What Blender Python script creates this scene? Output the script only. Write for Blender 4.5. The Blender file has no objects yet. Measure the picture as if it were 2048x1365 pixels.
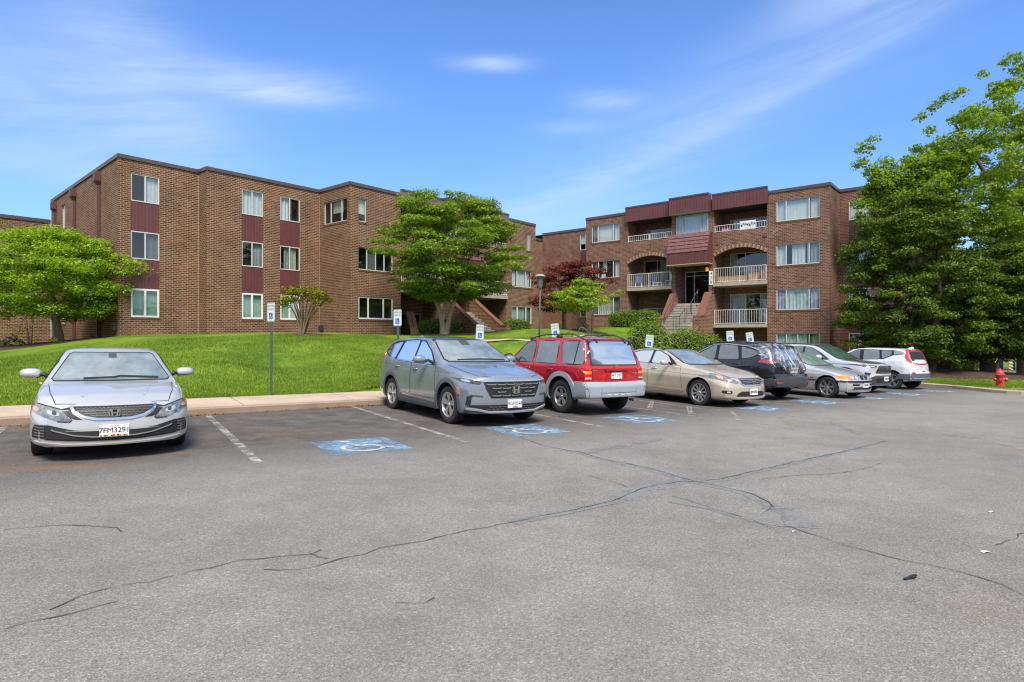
import bpy, bmesh, math, random
import numpy as np
from mathutils import Vector, Matrix
from mathutils.bvhtree import BVHTree

random.seed(7)
RNG = np.random.default_rng(11)
SC = bpy.context.scene
COL = SC.collection
R = math.radians

# ------------------------------------------------------------------ camera
cam_d = bpy.data.cameras.new('camera')
cam_d.sensor_width = 36.0
cam_d.lens = 36.0 * 1200.0 / 2048.0
cam_d.shift_y = -12.5 / 2048.0
cam_d.clip_start = 0.05
cam_d.clip_end = 3000.0
cam = bpy.data.objects.new('camera', cam_d)
COL.objects.link(cam)
cam.location = (0, 0, 1.55)
cam.rotation_euler = (R(90), 0, 0)
SC.camera = cam

# ------------------------------------------------------------------ sky, sun, exposure
SUN_EL, SUN_AZ = 54.0, 170.0         # azimuth clockwise from +Y (behind the camera, a little to the right)
SKY_STRENGTH = 0.092
world = bpy.data.worlds.new('World')
SC.world = world
world.use_nodes = True
SC.view_settings.view_transform = 'Standard'
SC.view_settings.look = 'None'
SC.view_settings.gamma = 1.0
SC.view_settings.exposure = 1.15
SC.render.engine = 'CYCLES'
SC.cycles.use_denoising = True
SC.cycles.filter_width = 1.2
SC.cycles.max_bounces = 8
SC.cycles.transparent_max_bounces = 12
SC.cycles.caustics_reflective = False
SC.cycles.caustics_refractive = False
SC.cycles.sample_clamp_indirect = 6.0


class NT:
    """small helper for node trees"""
    def __init__(self, tree):
        self.t = tree
        self.t.nodes.clear()
    def n(self, typ, **kw):
        nd = self.t.nodes.new(typ)
        for k, v in kw.items():
            if k.startswith('i_'):
                nd.inputs[k[2:].replace('_', ' ')].default_value = v
            else:
                setattr(nd, k, v)
        return nd
    def l(self, a, b):
        self.t.links.new(a, b)
    def math(self, op, a, b=None, c=None, clamp=False):
        nd = self.n('ShaderNodeMath', operation=op, use_clamp=clamp)
        for i, x in enumerate((a, b, c)):
            if x is None:
                continue
            if isinstance(x, (int, float)):
                nd.inputs[i].default_value = x
            else:
                self.l(x, nd.inputs[i])
        return nd.outputs[0]
    def mix(self, fac, a, b, mode='MIX'):
        nd = self.n('ShaderNodeMix', data_type='RGBA', blend_type=mode)
        for s, x in ((0, fac), (6, a), (7, b)):
            if isinstance(x, (int, float)):
                nd.inputs[s].default_value = x
            elif isinstance(x, (tuple, list)):
                nd.inputs[s].default_value = (*x[:3], 1)
            else:
                self.l(x, nd.inputs[s])
        return nd.outputs[2]
    def noise(self, vec, scale, detail=2.0, rough=0.5, dist=0.0):
        nd = self.n('ShaderNodeTexNoise')
        nd.inputs['Scale'].default_value = scale
        nd.inputs['Detail'].default_value = detail
        nd.inputs['Roughness'].default_value = rough
        nd.inputs['Distortion'].default_value = dist
        if vec is not None:
            self.l(vec, nd.inputs['Vector'])
        return nd.outputs['Fac']
    def ramp(self, fac, stops, interp='LINEAR'):
        nd = self.n('ShaderNodeValToRGB')
        cr = nd.color_ramp
        cr.interpolation = interp
        while len(cr.elements) < len(stops):
            cr.elements.new(0.5)
        for e, (p, c) in zip(cr.elements, stops):
            e.position = p
            e.color = (*c, 1) if isinstance(c, (tuple, list)) else (c, c, c, 1)
        self.l(fac, nd.inputs[0])
        return nd.outputs[0]
    def smooth(self, x, lo, hi):
        nd = self.n('ShaderNodeMapRange', interpolation_type='SMOOTHSTEP')
        nd.inputs[1].default_value = lo
        nd.inputs[2].default_value = hi
        self.l(x, nd.inputs[0])
        return nd.outputs[0]


def build_world():
    g = NT(world.node_tree)
    out = g.n('ShaderNodeOutputWorld')
    bg = g.n('ShaderNodeBackground')
    bg.inputs['Strength'].default_value = SKY_STRENGTH
    sky = g.n('ShaderNodeTexSky', sky_type='NISHITA', sun_disc=False)
    sky.sun_elevation = R(SUN_EL)
    sky.sun_rotation = R(SUN_AZ)
    sky.altitude = 100
    sky.air_density = 1.0
    sky.dust_density = 0.6
    sky.ozone_density = 2.2
    tc = g.n('ShaderNodeTexCoord')
    sep = g.n('ShaderNodeSeparateXYZ')
    g.l(tc.outputs['Generated'], sep.inputs[0])
    x, y, z = sep.outputs
    az = g.math('MULTIPLY', g.math('ARCTAN2', x, y), 180 / math.pi)
    el = g.math('MULTIPLY', g.math('ARCSINE', z), 180 / math.pi)
    # high thin cloud: streaks in azimuth / elevation, broken up by stretched noise
    comb = g.n('ShaderNodeCombineXYZ')
    g.l(g.math('MULTIPLY', g.math('ADD', az, g.math('MULTIPLY', el, -0.9)), 0.022), comb.inputs[0])
    g.l(g.math('MULTIPLY', g.math('ADD', el, g.math('MULTIPLY', az, -0.22)), 0.14), comb.inputs[1])
    n1 = g.noise(comb.outputs[0], 1.6, 5.0, 0.55, 0.6)
    comb2 = g.n('ShaderNodeCombineXYZ')
    g.l(g.math('MULTIPLY', az, 0.03), comb2.inputs[0])
    g.l(g.math('MULTIPLY', el, 0.09), comb2.inputs[1])
    comb2.inputs[2].default_value = 3.3
    n2 = g.noise(comb2.outputs[0], 1.4, 6.0, 0.6, 1.2)

    def blob(a0, e0, sa, se, slope=0.0, amp=1.0, skew=0.0):
        da = g.math('SUBTRACT', az, a0)
        de = g.math('SUBTRACT', g.math('SUBTRACT', el, e0), g.math('MULTIPLY', da, slope))
        if skew:
            # sharper on the lower edge
            de = g.math('MULTIPLY', de, g.math('ADD', 1.0, g.math('MULTIPLY', g.math('LESS_THAN', de, 0.0), skew)))
        q = g.math('ADD', g.math('POWER', g.math('ABSOLUTE', g.math('DIVIDE', da, sa)), 2.0),
                   g.math('POWER', g.math('ABSOLUTE', g.math('DIVIDE', de, se)), 2.0))
        return g.math('MULTIPLY', g.math('EXPONENT', g.math('MULTIPLY', q, -1.0)), amp)

    blobs = [
        blob(-37, 17.0, 11, 4.6, -0.05, 0.62, 0.3),     # wide veil on the left
        blob(-33.5, 24.0, 6.5, 5.5, -0.9, 0.36),
        blob(-36, 12.5, 10, 1.6, 0.0, 0.3),
        blob(-20.5, 20.6, 6.5, 1.6, 0.06, 0.7, 0.9),    # streak with a bright tip
        blob(-27, 21.6, 9, 1.4, -0.10, 0.45),
        blob(-2.2, 24.3, 3.4, 0.62, 0.0, 0.75),
        blob(8.5, 21.2, 3.0, 0.8, -0.05, 0.6),
        blob(5.5, 19.0, 3.0, 0.6, 0.0, 0.25),
        blob(30, 26.5, 6.0, 2.0, 0.05, 0.35),
        blob(20, 18.5, 26, 1.5, 0.36, 0.30, 1.2),       # the long diagonal band
        blob(24, 22.0, 20, 4.0, 0.30, 0.30),
        blob(5, 12.5, 12, 2.2, 0.25, 0.35),
        blob(0, 7, 60, 6, 0.0, 0.16),                   # pale low sky
    ]
    tot = blobs[0]
    for b in blobs[1:]:
        tot = g.math('ADD', tot, b)
    nn = g.math('ADD', g.math('MULTIPLY', n1, 0.9), g.math('MULTIPLY', n2, 0.75))
    fib = g.n('ShaderNodeCombineXYZ')
    g.l(g.math('MULTIPLY', g.math('ADD', az, g.math('MULTIPLY', el, -0.6)), 0.05), fib.inputs[0]); g.l(g.math('MULTIPLY', g.math('ADD', el, g.math('MULTIPLY', az, -0.18)), 0.75), fib.inputs[1])
    nf = g.noise(fib.outputs[0], 1.3, 6.0, 0.68, 0.9)
    nn = g.math('ADD', nn, g.math('MULTIPLY', g.math('SUBTRACT', nf, 0.5), 0.45))
    nn = g.smooth(nn, 0.40, 1.15)
    cl = g.math('MULTIPLY', tot, g.math('ADD', 0.12, g.math('MULTIPLY', nn, 1.10)), clamp=True)
    cl = g.math('MULTIPLY', cl, 0.80)
    # heavier broken cloud over the half of the sky behind the camera and overhead
    comb3 = g.n('ShaderNodeCombineXYZ')
    zz = g.math('ADD', g.math('MAXIMUM', z, 0.0), 0.18)
    g.l(g.math('DIVIDE', x, zz), comb3.inputs[0]); g.l(g.math('DIVIDE', y, zz), comb3.inputs[1])
    n3 = g.noise(comb3.outputs[0], 0.75, 6.0, 0.58, 0.5)
    back = g.math('MAXIMUM', g.smooth(g.math('ABSOLUTE', az), 47.0, 64.0), g.smooth(el, 38.0, 54.0))
    puff = g.math('MULTIPLY', g.smooth(n3, 0.34, 0.54), back)
    cl = g.math('MAXIMUM', cl, g.math('MULTIPLY', puff, 0.92))
    shade = g.smooth(g.noise(comb3.outputs[0], 1.5, 4.0, 0.6, 0.3), 0.3, 0.75)
    grad = g.ramp(g.math('DIVIDE', g.math('MAXIMUM', el, 0.0), 40.0), [(0.0, (0.44, 0.60, 0.84)), (0.18, (0.56, 0.76, 1.06)), (0.5, (0.64, 0.89, 1.26)), (1.0, (0.66, 0.90, 1.20))])
    tint = g.mix(1.0, sky.outputs[0], grad, 'MULTIPLY')
    col = g.mix(cl, tint, g.mix(g.math('MULTIPLY', shade, back), (3.6, 4.3, 5.5), g.mix(g.smooth(el, 35.0, 60.0), (3.7, 3.8, 4.0), (6.4, 6.3, 6.2))))
    g.l(col, bg.inputs['Color'])
    g.l(bg.outputs[0], out.inputs['Surface'])


build_world()

sun_d = bpy.data.lights.new('sun', 'SUN')
sun_d.energy = 2.7
sun_d.angle = R(22.0)
sun_d.color = (1.0, 0.94, 0.85)
sun = bpy.data.objects.new('sun', sun_d)
COL.objects.link(sun)
_sd = Vector((math.sin(R(SUN_AZ)) * math.cos(R(SUN_EL)), math.cos(R(SUN_AZ)) * math.cos(R(SUN_EL)), math.sin(R(SUN_EL))))
sun.rotation_euler = _sd.to_track_quat('Z', 'Y').to_euler()
sun.location = (0, -20, 40)

# ------------------------------------------------------------------ object helpers
ORIGIN = {}


def tag(o, label=None, cat=None, group=None, kind=None):
    if label: o['label'] = label
    if cat: o['category'] = cat
    if group: o['group'] = group
    if kind: o['kind'] = kind
    return o


def thing(name, label, cat, loc=(0, 0, 0), rotz=0.0, group=None, world_geo=True):
    o = bpy.data.objects.new(name, None)
    COL.objects.link(o)
    o.empty_display_size = 0.3
    o.location = loc
    o.rotation_euler = (0, 0, rotz)
    if world_geo:
        ORIGIN[o.name] = Vector(loc)
    return tag(o, label, cat, group)


def root_of(o):
    while o.parent is not None:
        o = o.parent
    return o


def copy_tree(o, parent=None):
    c = o.copy()
    COL.objects.link(c)
    c.parent = parent
    for ch in list(o.children):
        copy_tree(ch, c)
    return c


class MB:
    def __init__(self):
        self.v = []; self.f = []; self.m = []
    def quad(self, a, b, c, d, m=0):
        i = len(self.v)
        self.v += [tuple(a), tuple(b), tuple(c), tuple(d)]
        self.f.append((i, i + 1, i + 2, i + 3)); self.m.append(m)
    def poly(self, pts, m=0):
        i = len(self.v)
        self.v += [tuple(p) for p in pts]
        self.f.append(tuple(range(i, i + len(pts)))); self.m.append(m)
    def box(self, c, s, m=0, rz=0.0, M=None):
        cx, cy, cz = c
        hx, hy, hz = s[0] / 2, s[1] / 2, s[2] / 2
        ca, sa = math.cos(rz), math.sin(rz)
        i = len(self.v)
        for dz in (-hz, hz):
            for dx, dy in ((-hx, -hy), (hx, -hy), (hx, hy), (-hx, hy)):
                p = Vector((cx + dx * ca - dy * sa, cy + dx * sa + dy * ca, cz + dz))
                if M is not None: p = M @ p
                self.v.append(tuple(p))
        for q in ((0, 3, 2, 1), (4, 5, 6, 7), (0, 1, 5, 4), (1, 2, 6, 5), (2, 3, 7, 6), (3, 0, 4, 7)):
            self.f.append(tuple(i + k for k in q)); self.m.append(m)
    def hexa(self, p, m=0):
        """8 corners: bottom 4 (ccw), top 4"""
        i = len(self.v)
        self.v += [tuple(x) for x in p]
        for q in ((0, 3, 2, 1), (4, 5, 6, 7), (0, 1, 5, 4), (1, 2, 6, 5), (2, 3, 7, 6), (3, 0, 4, 7)):
            self.f.append(tuple(i + k for k in q)); self.m.append(m)
    def tube(self, pts, rad, n=8, m=0, cap=True):
        pts = [Vector(p) for p in pts]
        if isinstance(rad, (int, float)): rad = [rad] * len(pts)
        base = len(self.v)
        up = Vector((0, 0, 1))
        prev = None
        for k, p in enumerate(pts):
            if k == 0: t = pts[1] - p
            elif k == len(pts) - 1: t = p - pts[k - 1]
            else: t = pts[k + 1] - pts[k - 1]
            t.normalize()
            ref = prev if prev is not None else (Vector((1, 0, 0)) if abs(t.z) > 0.9 else up)
            a = ref - t * ref.dot(t)
            if a.length < 1e-5:
                a = Vector((1, 0, 0)) - t * t.x
            a.normalize(); prev = a
            b = t.cross(a)
            for j in range(n):
                th = 2 * math.pi * j / n
                self.v.append(tuple(p + (a * math.cos(th) + b * math.sin(th)) * rad[k]))
        for k in range(len(pts) - 1):
            for j in range(n):
                j2 = (j + 1) % n
                self.f.append((base + k * n + j, base + k * n + j2, base + (k + 1) * n + j2, base + (k + 1) * n + j)); self.m.append(m)
        if cap:
            self.f.append(tuple(base + j for j in reversed(range(n)))); self.m.append(m)
            e = base + (len(pts) - 1) * n
            self.f.append(tuple(e + j for j in range(n))); self.m.append(m)
    def lathe(self, prof, c=(0, 0, 0), n=24, m=0, axis='Z', M=None):
        """prof: (radius, height) pairs"""
        base = len(self.v)
        for r, h in prof:
            for j in range(n):
                th = 2 * math.pi * j / n
                if axis == 'Z': p = Vector((c[0] + r * math.cos(th), c[1] + r * math.sin(th), c[2] + h))
                elif axis == 'Y': p = Vector((c[0] + r * math.cos(th), c[1] + h, c[2] + r * math.sin(th)))
                else: p = Vector((c[0] + h, c[1] + r * math.cos(th), c[2] + r * math.sin(th)))
                if M is not None: p = M @ p
                self.v.append(tuple(p))
        for k in range(len(prof) - 1):
            for j in range(n):
                j2 = (j + 1) % n
                self.f.append((base + k * n + j, base + k * n + j2, base + (k + 1) * n + j2, base + (k + 1) * n + j)); self.m.append(m)
    def grid(self, rows, m=0):
        """rows: list of equal-length point lists"""
        base = len(self.v)
        nc = len(rows[0])
        for r in rows: self.v += [tuple(p) for p in r]
        for i in range(len(rows) - 1):
            for j in range(nc - 1):
                a = base + i * nc + j
                self.f.append((a, a + 1, a + nc + 1, a + nc)); self.m.append(m)
    def ellipsoid(self, c, r, nu=16, nv=10, m=0):
        prof = []
        base = len(self.v)
        for k in range(nv + 1):
            ph = -math.pi / 2 + math.pi * k / nv
            for j in range(nu):
                th = 2 * math.pi * j / nu
                self.v.append((c[0] + r[0] * math.cos(ph) * math.cos(th), c[1] + r[1] * math.cos(ph) * math.sin(th), c[2] + r[2] * math.sin(ph)))
        for k in range(nv):
            for j in range(nu):
                j2 = (j + 1) % nu
                self.f.append((base + k * nu + j, base + k * nu + j2, base + (k + 1) * nu + j2, base + (k + 1) * nu + j)); self.m.append(m)
    def build(self, name, mats, parent=None, smooth=False, brick=False, angle=None):
        if not isinstance(mats, (list, tuple)): mats = [mats]
        me = bpy.data.meshes.new(name)
        org = Vector((0, 0, 0))
        if parent is not None:
            org = ORIGIN.get(root_of(parent).name, org)
        v = np.array(self.v, dtype=float).reshape(-1, 3) - np.array(org)
        me.from_pydata([tuple(p) for p in v], [], self.f)
        for mm in mats: me.materials.append(mm)
        if any(self.m): me.polygons.foreach_set('material_index', self.m)
        if brick:
            uv = me.uv_layers.new(name='UVMap')
            for p in me.polygons:
                n = p.normal
                for li in p.loop_indices:
                    co = Vector(me.vertices[me.loops[li].vertex_index].co) + org
                    if abs(n.z) > 0.8: uv.data[li].uv = (co.x, co.y)
                    else:
                        h = math.hypot(n.x, n.y)
                        uv.data[li].uv = (co.x * (-n.y / h) + co.y * (n.x / h) + 300, co.z + 300)
        if smooth:
            me.polygons.foreach_set('use_smooth', [True] * len(me.polygons))
            if angle is not None:
                bm = bmesh.new(); bm.from_mesh(me)
                bmesh.ops.remove_doubles(bm, verts=bm.verts, dist=1e-5)
                for e in bm.edges:
                    if len(e.link_faces) == 2 and e.calc_face_angle(0) > angle: e.smooth = False
                bm.to_mesh(me); bm.free()
        me.update()
        o = bpy.data.objects.new(name, me)
        COL.objects.link(o)
        if parent is not None: o.parent = parent
        return o


def chaikin(pts, it=2, closed=True):
    for _ in range(it):
        q = []
        n = len(pts)
        rng = range(n) if closed else range(n - 1)
        if not closed: q.append(pts[0])
        for i in rng:
            a, b = pts[i], pts[(i + 1) % n]
            q.append(tuple(0.75 * x + 0.25 * y for x, y in zip(a, b)))
            q.append(tuple(0.25 * x + 0.75 * y for x, y in zip(a, b)))
        if not closed: q.append(pts[-1])
        pts = q
    return pts


def round_poly(poly, r):
    out = []
    n = len(poly)
    for i in range(n):
        a, b, c = Vector(poly[i - 1]), Vector(poly[i]), Vector(poly[(i + 1) % n])
        ra, rc = min(r, .42 * (a - b).length), min(r, .42 * (c - b).length)
        p, q = b + (a - b).normalized() * ra, b + (c - b).normalized() * rc
        for t in (0, .25, .5, .75, 1): out.append(tuple(p * (1 - t) ** 2 + b * 2 * t * (1 - t) + q * t * t))
    return out


# ------------------------------------------------------------------ materials
MATS = {}


def new_mat(name):
    m = bpy.data.materials.new(name)
    m.use_nodes = True
    MATS[name] = m
    return m, NT(m.node_tree)


def pmat(name, col, rough=0.5, metal=0.0, spec=0.5, coat=0.0, var=0.08, vscale=6.0, bump=0.0, bscale=40.0, emit=None, trans=None, coat_rough=0.03):
    """principled material with a little procedural tone variation"""
    m, g = new_mat(name)
    out = g.n('ShaderNodeOutputMaterial')
    b = g.n('ShaderNodeBsdfPrincipled')
    tc = g.n('ShaderNodeTexCoord')
    if var > 0:
        nz = g.noise(tc.outputs['Object'], vscale, 4.0, 0.6)
        c = g.ramp(nz, [(0.3, tuple(x * (1 - var) for x in col)), (0.7, tuple(min(1, x * (1 + var)) for x in col))])
        g.l(c, b.inputs['Base Color'])
    else:
        b.inputs['Base Color'].default_value = (*col, 1)
    b.inputs['Roughness'].default_value = rough
    b.inputs['Metallic'].default_value = metal
    b.inputs['Specular IOR Level'].default_value = spec
    b.inputs['Coat Weight'].default_value = coat
    b.inputs['Coat Roughness'].default_value = coat_rough
    if bump > 0:
        bn = g.n('ShaderNodeBump')
        bn.inputs['Strength'].default_value = bump
        bn.inputs['Distance'].default_value = 0.02
        g.l(g.noise(tc.outputs['Object'], bscale, 3.0, 0.6), bn.inputs['Height'])
        g.l(bn.outputs[0], b.inputs['Normal'])
    if emit:
        b.inputs['Emission Color'].default_value = (*emit[0], 1)
        b.inputs['Emission Strength'].default_value = emit[1]
    g.l(b.outputs[0], out.inputs['Surface'])
    return m


def brick_mat(name, c1, c2, c3, mortar, bw=0.235, bh=0.090):
    m, g = new_mat(name)
    out = g.n('ShaderNodeOutputMaterial')
    b = g.n('ShaderNodeBsdfPrincipled')
    uv = g.n('ShaderNodeUVMap')
    br = g.n('ShaderNodeTexBrick')
    br.offset = 0.5
    br.inputs['Scale'].default_value = 1.0
    br.inputs['Brick Width'].default_value = bw
    br.inputs['Row Height'].default_value = bh
    br.inputs['Mortar Size'].default_value = 0.0105
    br.inputs['Mortar Smooth'].default_value = 0.25
    br.inputs['Bias'].default_value = 0.0
    br.inputs['Color1'].default_value = (0, 0, 0, 1)
    br.inputs['Color2'].default_value = (1, 1, 1, 1)
    br.inputs['Mortar'].default_value = (0.5, 0.5, 0.5, 1)
    g.l(uv.outputs[0], br.inputs['Vector'])
    big = g.noise(uv.outputs[0], 0.9, 4.0, 0.6)
    fine = g.noise(uv.outputs[0], 30.0, 3.0, 0.6)
    t = g.ramp(br.outputs['Color'], [(0.0, c1), (0.45, c2), (0.8, c2), (1.0, c3)])
    t = g.mix(1.0, t, g.ramp(big, [(0.3, 0.80), (0.7, 1.18)]), 'MULTIPLY')
    t = g.mix(1.0, t, g.ramp(fine, [(0.3, 0.80), (0.7, 1.15)]), 'MULTIPLY')
    mo = g.mix(1.0, mortar, g.ramp(big, [(0.3, 0.72), (0.7, 1.12)]), 'MULTIPLY')
    c = g.mix(br.outputs['Fac'], t, mo)
    g.l(c, b.inputs['Base Color'])
    b.inputs['Roughness'].default_value = 0.88
    b.inputs['Specular IOR Level'].default_value = 0.25
    bn = g.n('ShaderNodeBump')
    bn.invert = True
    bn.inputs['Strength'].default_value = 0.5
    bn.inputs['Distance'].default_value = 0.008
    g.l(br.outputs['Fac'], bn.inputs['Height'])
    g.l(bn.outputs[0], b.inputs['Normal'])
    g.l(b.outputs[0], out.inputs['Surface'])
    return m


def leaf_mat(name, c1, c2, c3, trans=0.35, ns=0.9, lo=0.72, hi=1.22):
    m, g = new_mat(name)
    out = g.n('ShaderNodeOutputMaterial')
    geo = g.n('ShaderNodeNewGeometry')
    c = g.ramp(geo.outputs['Random Per Island'], [(0.0, c1), (0.5, c2), (1.0, c3)])
    tc = g.n('ShaderNodeTexCoord')
    nz = g.noise(tc.outputs['Object'], ns, 4.0, 0.6)
    c = g.mix(1.0, c, g.ramp(nz, [(0.3, lo), (0.7, hi)]), 'MULTIPLY')
    d = g.n('ShaderNodeBsdfDiffuse')
    t = g.n('ShaderNodeBsdfTranslucent')
    gl = g.n('ShaderNodeBsdfGlossy')
    gl.inputs['Roughness'].default_value = 0.5
    gl.inputs['Color'].default_value = (0.6, 0.62, 0.55, 1)
    g.l(c, d.inputs[0])
    g.l(g.mix(1.0, c, (1.05, 1.15, 0.55), 'MULTIPLY'), t.inputs[0])
    mx = g.n('ShaderNodeMixShader'); mx.inputs[0].default_value = trans
    g.l(d.outputs[0], mx.inputs[1]); g.l(t.outputs[0], mx.inputs[2])
    mx2 = g.n('ShaderNodeMixShader'); mx2.inputs[0].default_value = 0.02
    g.l(mx.outputs[0], mx2.inputs[1]); g.l(gl.outputs[0], mx2.inputs[2])
    g.l(mx2.outputs[0], out.inputs['Surface'])
    return m


def glass_mat(name, tint=(0.75, 0.82, 0.80), base=0.10, rough=0.01):
    m, g = new_mat(name)
    out = g.n('ShaderNodeOutputMaterial')
    tr = g.n('ShaderNodeBsdfTransparent'); tr.inputs[0].default_value = (*tint, 1)
    gl = g.n('ShaderNodeBsdfGlossy'); gl.inputs['Roughness'].default_value = rough
    gl.inputs['Color'].default_value = (0.95, 0.98, 1, 1)
    geo = g.n('ShaderNodeNewGeometry')
    dt = g.n('ShaderNodeVectorMath', operation='DOT_PRODUCT')
    g.l(geo.outputs['Normal'], dt.inputs[0]); g.l(geo.outputs['Incoming'], dt.inputs[1])
    cs = g.math('ABSOLUTE', dt.outputs['Value'])
    sch = g.math('POWER', g.math('SUBTRACT', 1.0, cs, clamp=True), 5.0)
    tc = g.n('ShaderNodeTexCoord')
    bn = g.n('ShaderNodeBump'); bn.inputs['Strength'].default_value = 0.04; bn.inputs['Distance'].default_value = 0.05
    g.l(g.noise(tc.outputs['Object'], 1.3, 1.0, 0.5), bn.inputs['Height'])
    g.l(bn.outputs[0], gl.inputs['Normal'])
    fac = g.math('ADD', g.math('MULTIPLY', sch, 0.9), base, clamp=True)
    mx = g.n('ShaderNodeMixShader')
    g.l(fac, mx.inputs[0]); g.l(tr.outputs[0], mx.inputs[1]); g.l(gl.outputs[0], mx.inputs[2])
    g.l(mx.outputs[0], out.inputs['Surface'])
    return m


# ------------------------------------------------------------------ frames of reference
def plane_z(x, y):
    return -(0.012 * y + 0.018 * x)


def RP(r, p):
    return (0.8319 * r - 0.5550 * p, 0.5550 * r + 0.8319 * p)


def AB(a, b):
    return (0.6428 * a - 0.7660 * b, 0.7660 * a + 0.6428 * b)


def GP(px, py):
    """where the sight line of a photo pixel meets the sloping car park"""
    t = (px - 1024) / 1200.0
    k = (py - 670) / 1200.0
    y = 1.55 / (k - 0.012 - 0.018 * t)
    return (t * y, y)


def PT(px, py, y):
    """point at distance y straight ahead on the sight line of a photo pixel"""
    return Vector(((px - 1024) / 1200.0 * y, y, 1.55 - (py - 670) / 1200.0 * y))


KERB_W = 0.16
WALK_W = 1.85


def kerb_p(r):
    return 13.28 + 0.085 * (r - 1.5)


# terrain of the lawn as a thin-plate spline through measured heights
_cp = []
for _r in (-34, -26, -18, -12, -7, -3, 1, 5, 9, 13, 17, 21, 25, 29):
    _x, _y = RP(_r, kerb_p(_r) + KERB_W + WALK_W)
    _cp.append((_x, _y, plane_z(_x, _y) + 0.13))
for _r in (5, 9, 13, 17, 21, 25):
    for _d, _h in ((2.2, 0.26), (4.4, 0.42)):
        _x, _y = RP(_r, kerb_p(_r) + KERB_W + WALK_W + _d)
        _cp.append((_x, _y, plane_z(_x, _y) + 0.13 + _h))
for _a, _b, _z in ((9.5, 31.6, 1.48), (13.1, 31.2, 1.60), (16, 30.6, 1.66), (19.4, 30.5, 1.68), (19.4, 27.6, 1.62), (22.9, 27.6, 1.50),
                   (28, 27.0, 1.46), (32.5, 27.6, 1.50), (36, 27.4, 1.62), (38.4, 25, 1.98), (38.4, 21.5, 2.02), (37.6, 18.5, 1.95),
                   (33.5, 18.3, 1.60), (30.4, 15.6, 0.75), (32.6, 13.4, 0.25), (31, 10.5, -0.2), (38.4, 11.6, -0.55), (38.4, 8.4, -0.62), (41, 5, -0.35),
                   (44, 0, -0.6)):
    _cp.append((*AB(_a, _b), _z))
_cp += [(-6.6, 21.6, 1.13), (-3.6, 21.4, 1.06), (-10.5, 20.6, 1.06), (-3.4, 24.2, 1.10), (-1.0, 28.5, 1.28), (1.5, 29.5, 1.30), (-6, 26, 1.28),
        (-8, 17.6, 0.66), (-4.5, 18.0, 0.62), (-12.5, 16.2, 0.60), (-1.2, 18.2, 0.42),
        (1.2, 26.6, 1.24), (4.0, 30.5, 1.34), (2.5, 22.0, 0.62), (-28.6, 36.8, 0.98), (-33, 33, 0.86), (-21.4, 28.6, 1.25),
        (-21.0, 24.5, 0.78), (-27, 27, 0.74), (-18.5, 27.0, 1.36), (-17, 20, 0.62), (-26, 20, 0.48), (-45, 20, 0.6), (-60, 40, 0.9), (-30, 60, 1.3), (0, 60, 1.4), (30, 75, -0.4),
        (20.6, 30.2, -0.28), (23.9, 30.2, -0.32), (22, 27.6, -0.50), (19.6, 24.2, -0.55), (21.5, 25.5, -0.60), (26, 33.5, -0.60), (30, 40, -0.85), (41, 52, -1.28), (55, 60, -1.5), (80, 60, -1.9), (70, 20, -1.5), (40, 25, -0.95),
        (48, 62, -0.95), (42, 64, -0.85)]
for _r, _p in ((28.9, 14), (28.5, 12), (28.0, 10.2), (27.0, 8.6), (30, 7), (34, 6)):
    _x, _y = RP(_r + 0.1, _p)
    _cp.append((_x, _y, plane_z(_x, _y) + 0.13))
_cp = np.array(_cp)


def _tps_fit(P):
    n = len(P)
    d = np.linalg.norm(P[:, None, :2] - P[None, :, :2], axis=2)
    K = np.where(d > 0, d * d * np.log(d + 1e-9), 0) + np.eye(n) * 0.6
    A = np.zeros((n + 3, n + 3))
    A[:n, :n] = K
    A[:n, n] = 1; A[:n, n + 1:] = P[:, :2]
    A[n, :n] = 1; A[n + 1:, :n] = P[:, :2].T
    rhs = np.concatenate([P[:, 2], np.zeros(3)])
    return np.linalg.solve(A, rhs)


_tw = _tps_fit(_cp)


def lawn_z(x, y):
    d = np.hypot(_cp[:, 0] - x, _cp[:, 1] - y)
    k = np.where(d > 0, d * d * np.log(d + 1e-9), 0)
    n = len(_cp)
    return float(k @ _tw[:n] + _tw[n] + _tw[n + 1] * x + _tw[n + 2] * y)


def lawn_zv(X, Y):
    d = np.hypot(X[:, None] - _cp[None, :, 0], Y[:, None] - _cp[None, :, 1])
    k = np.where(d > 0, d * d * np.log(d + 1e-9), 0)
    n = len(_cp)
    return k @ _tw[:n] + _tw[n] + _tw[n + 1] * X + _tw[n + 2] * Y

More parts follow.
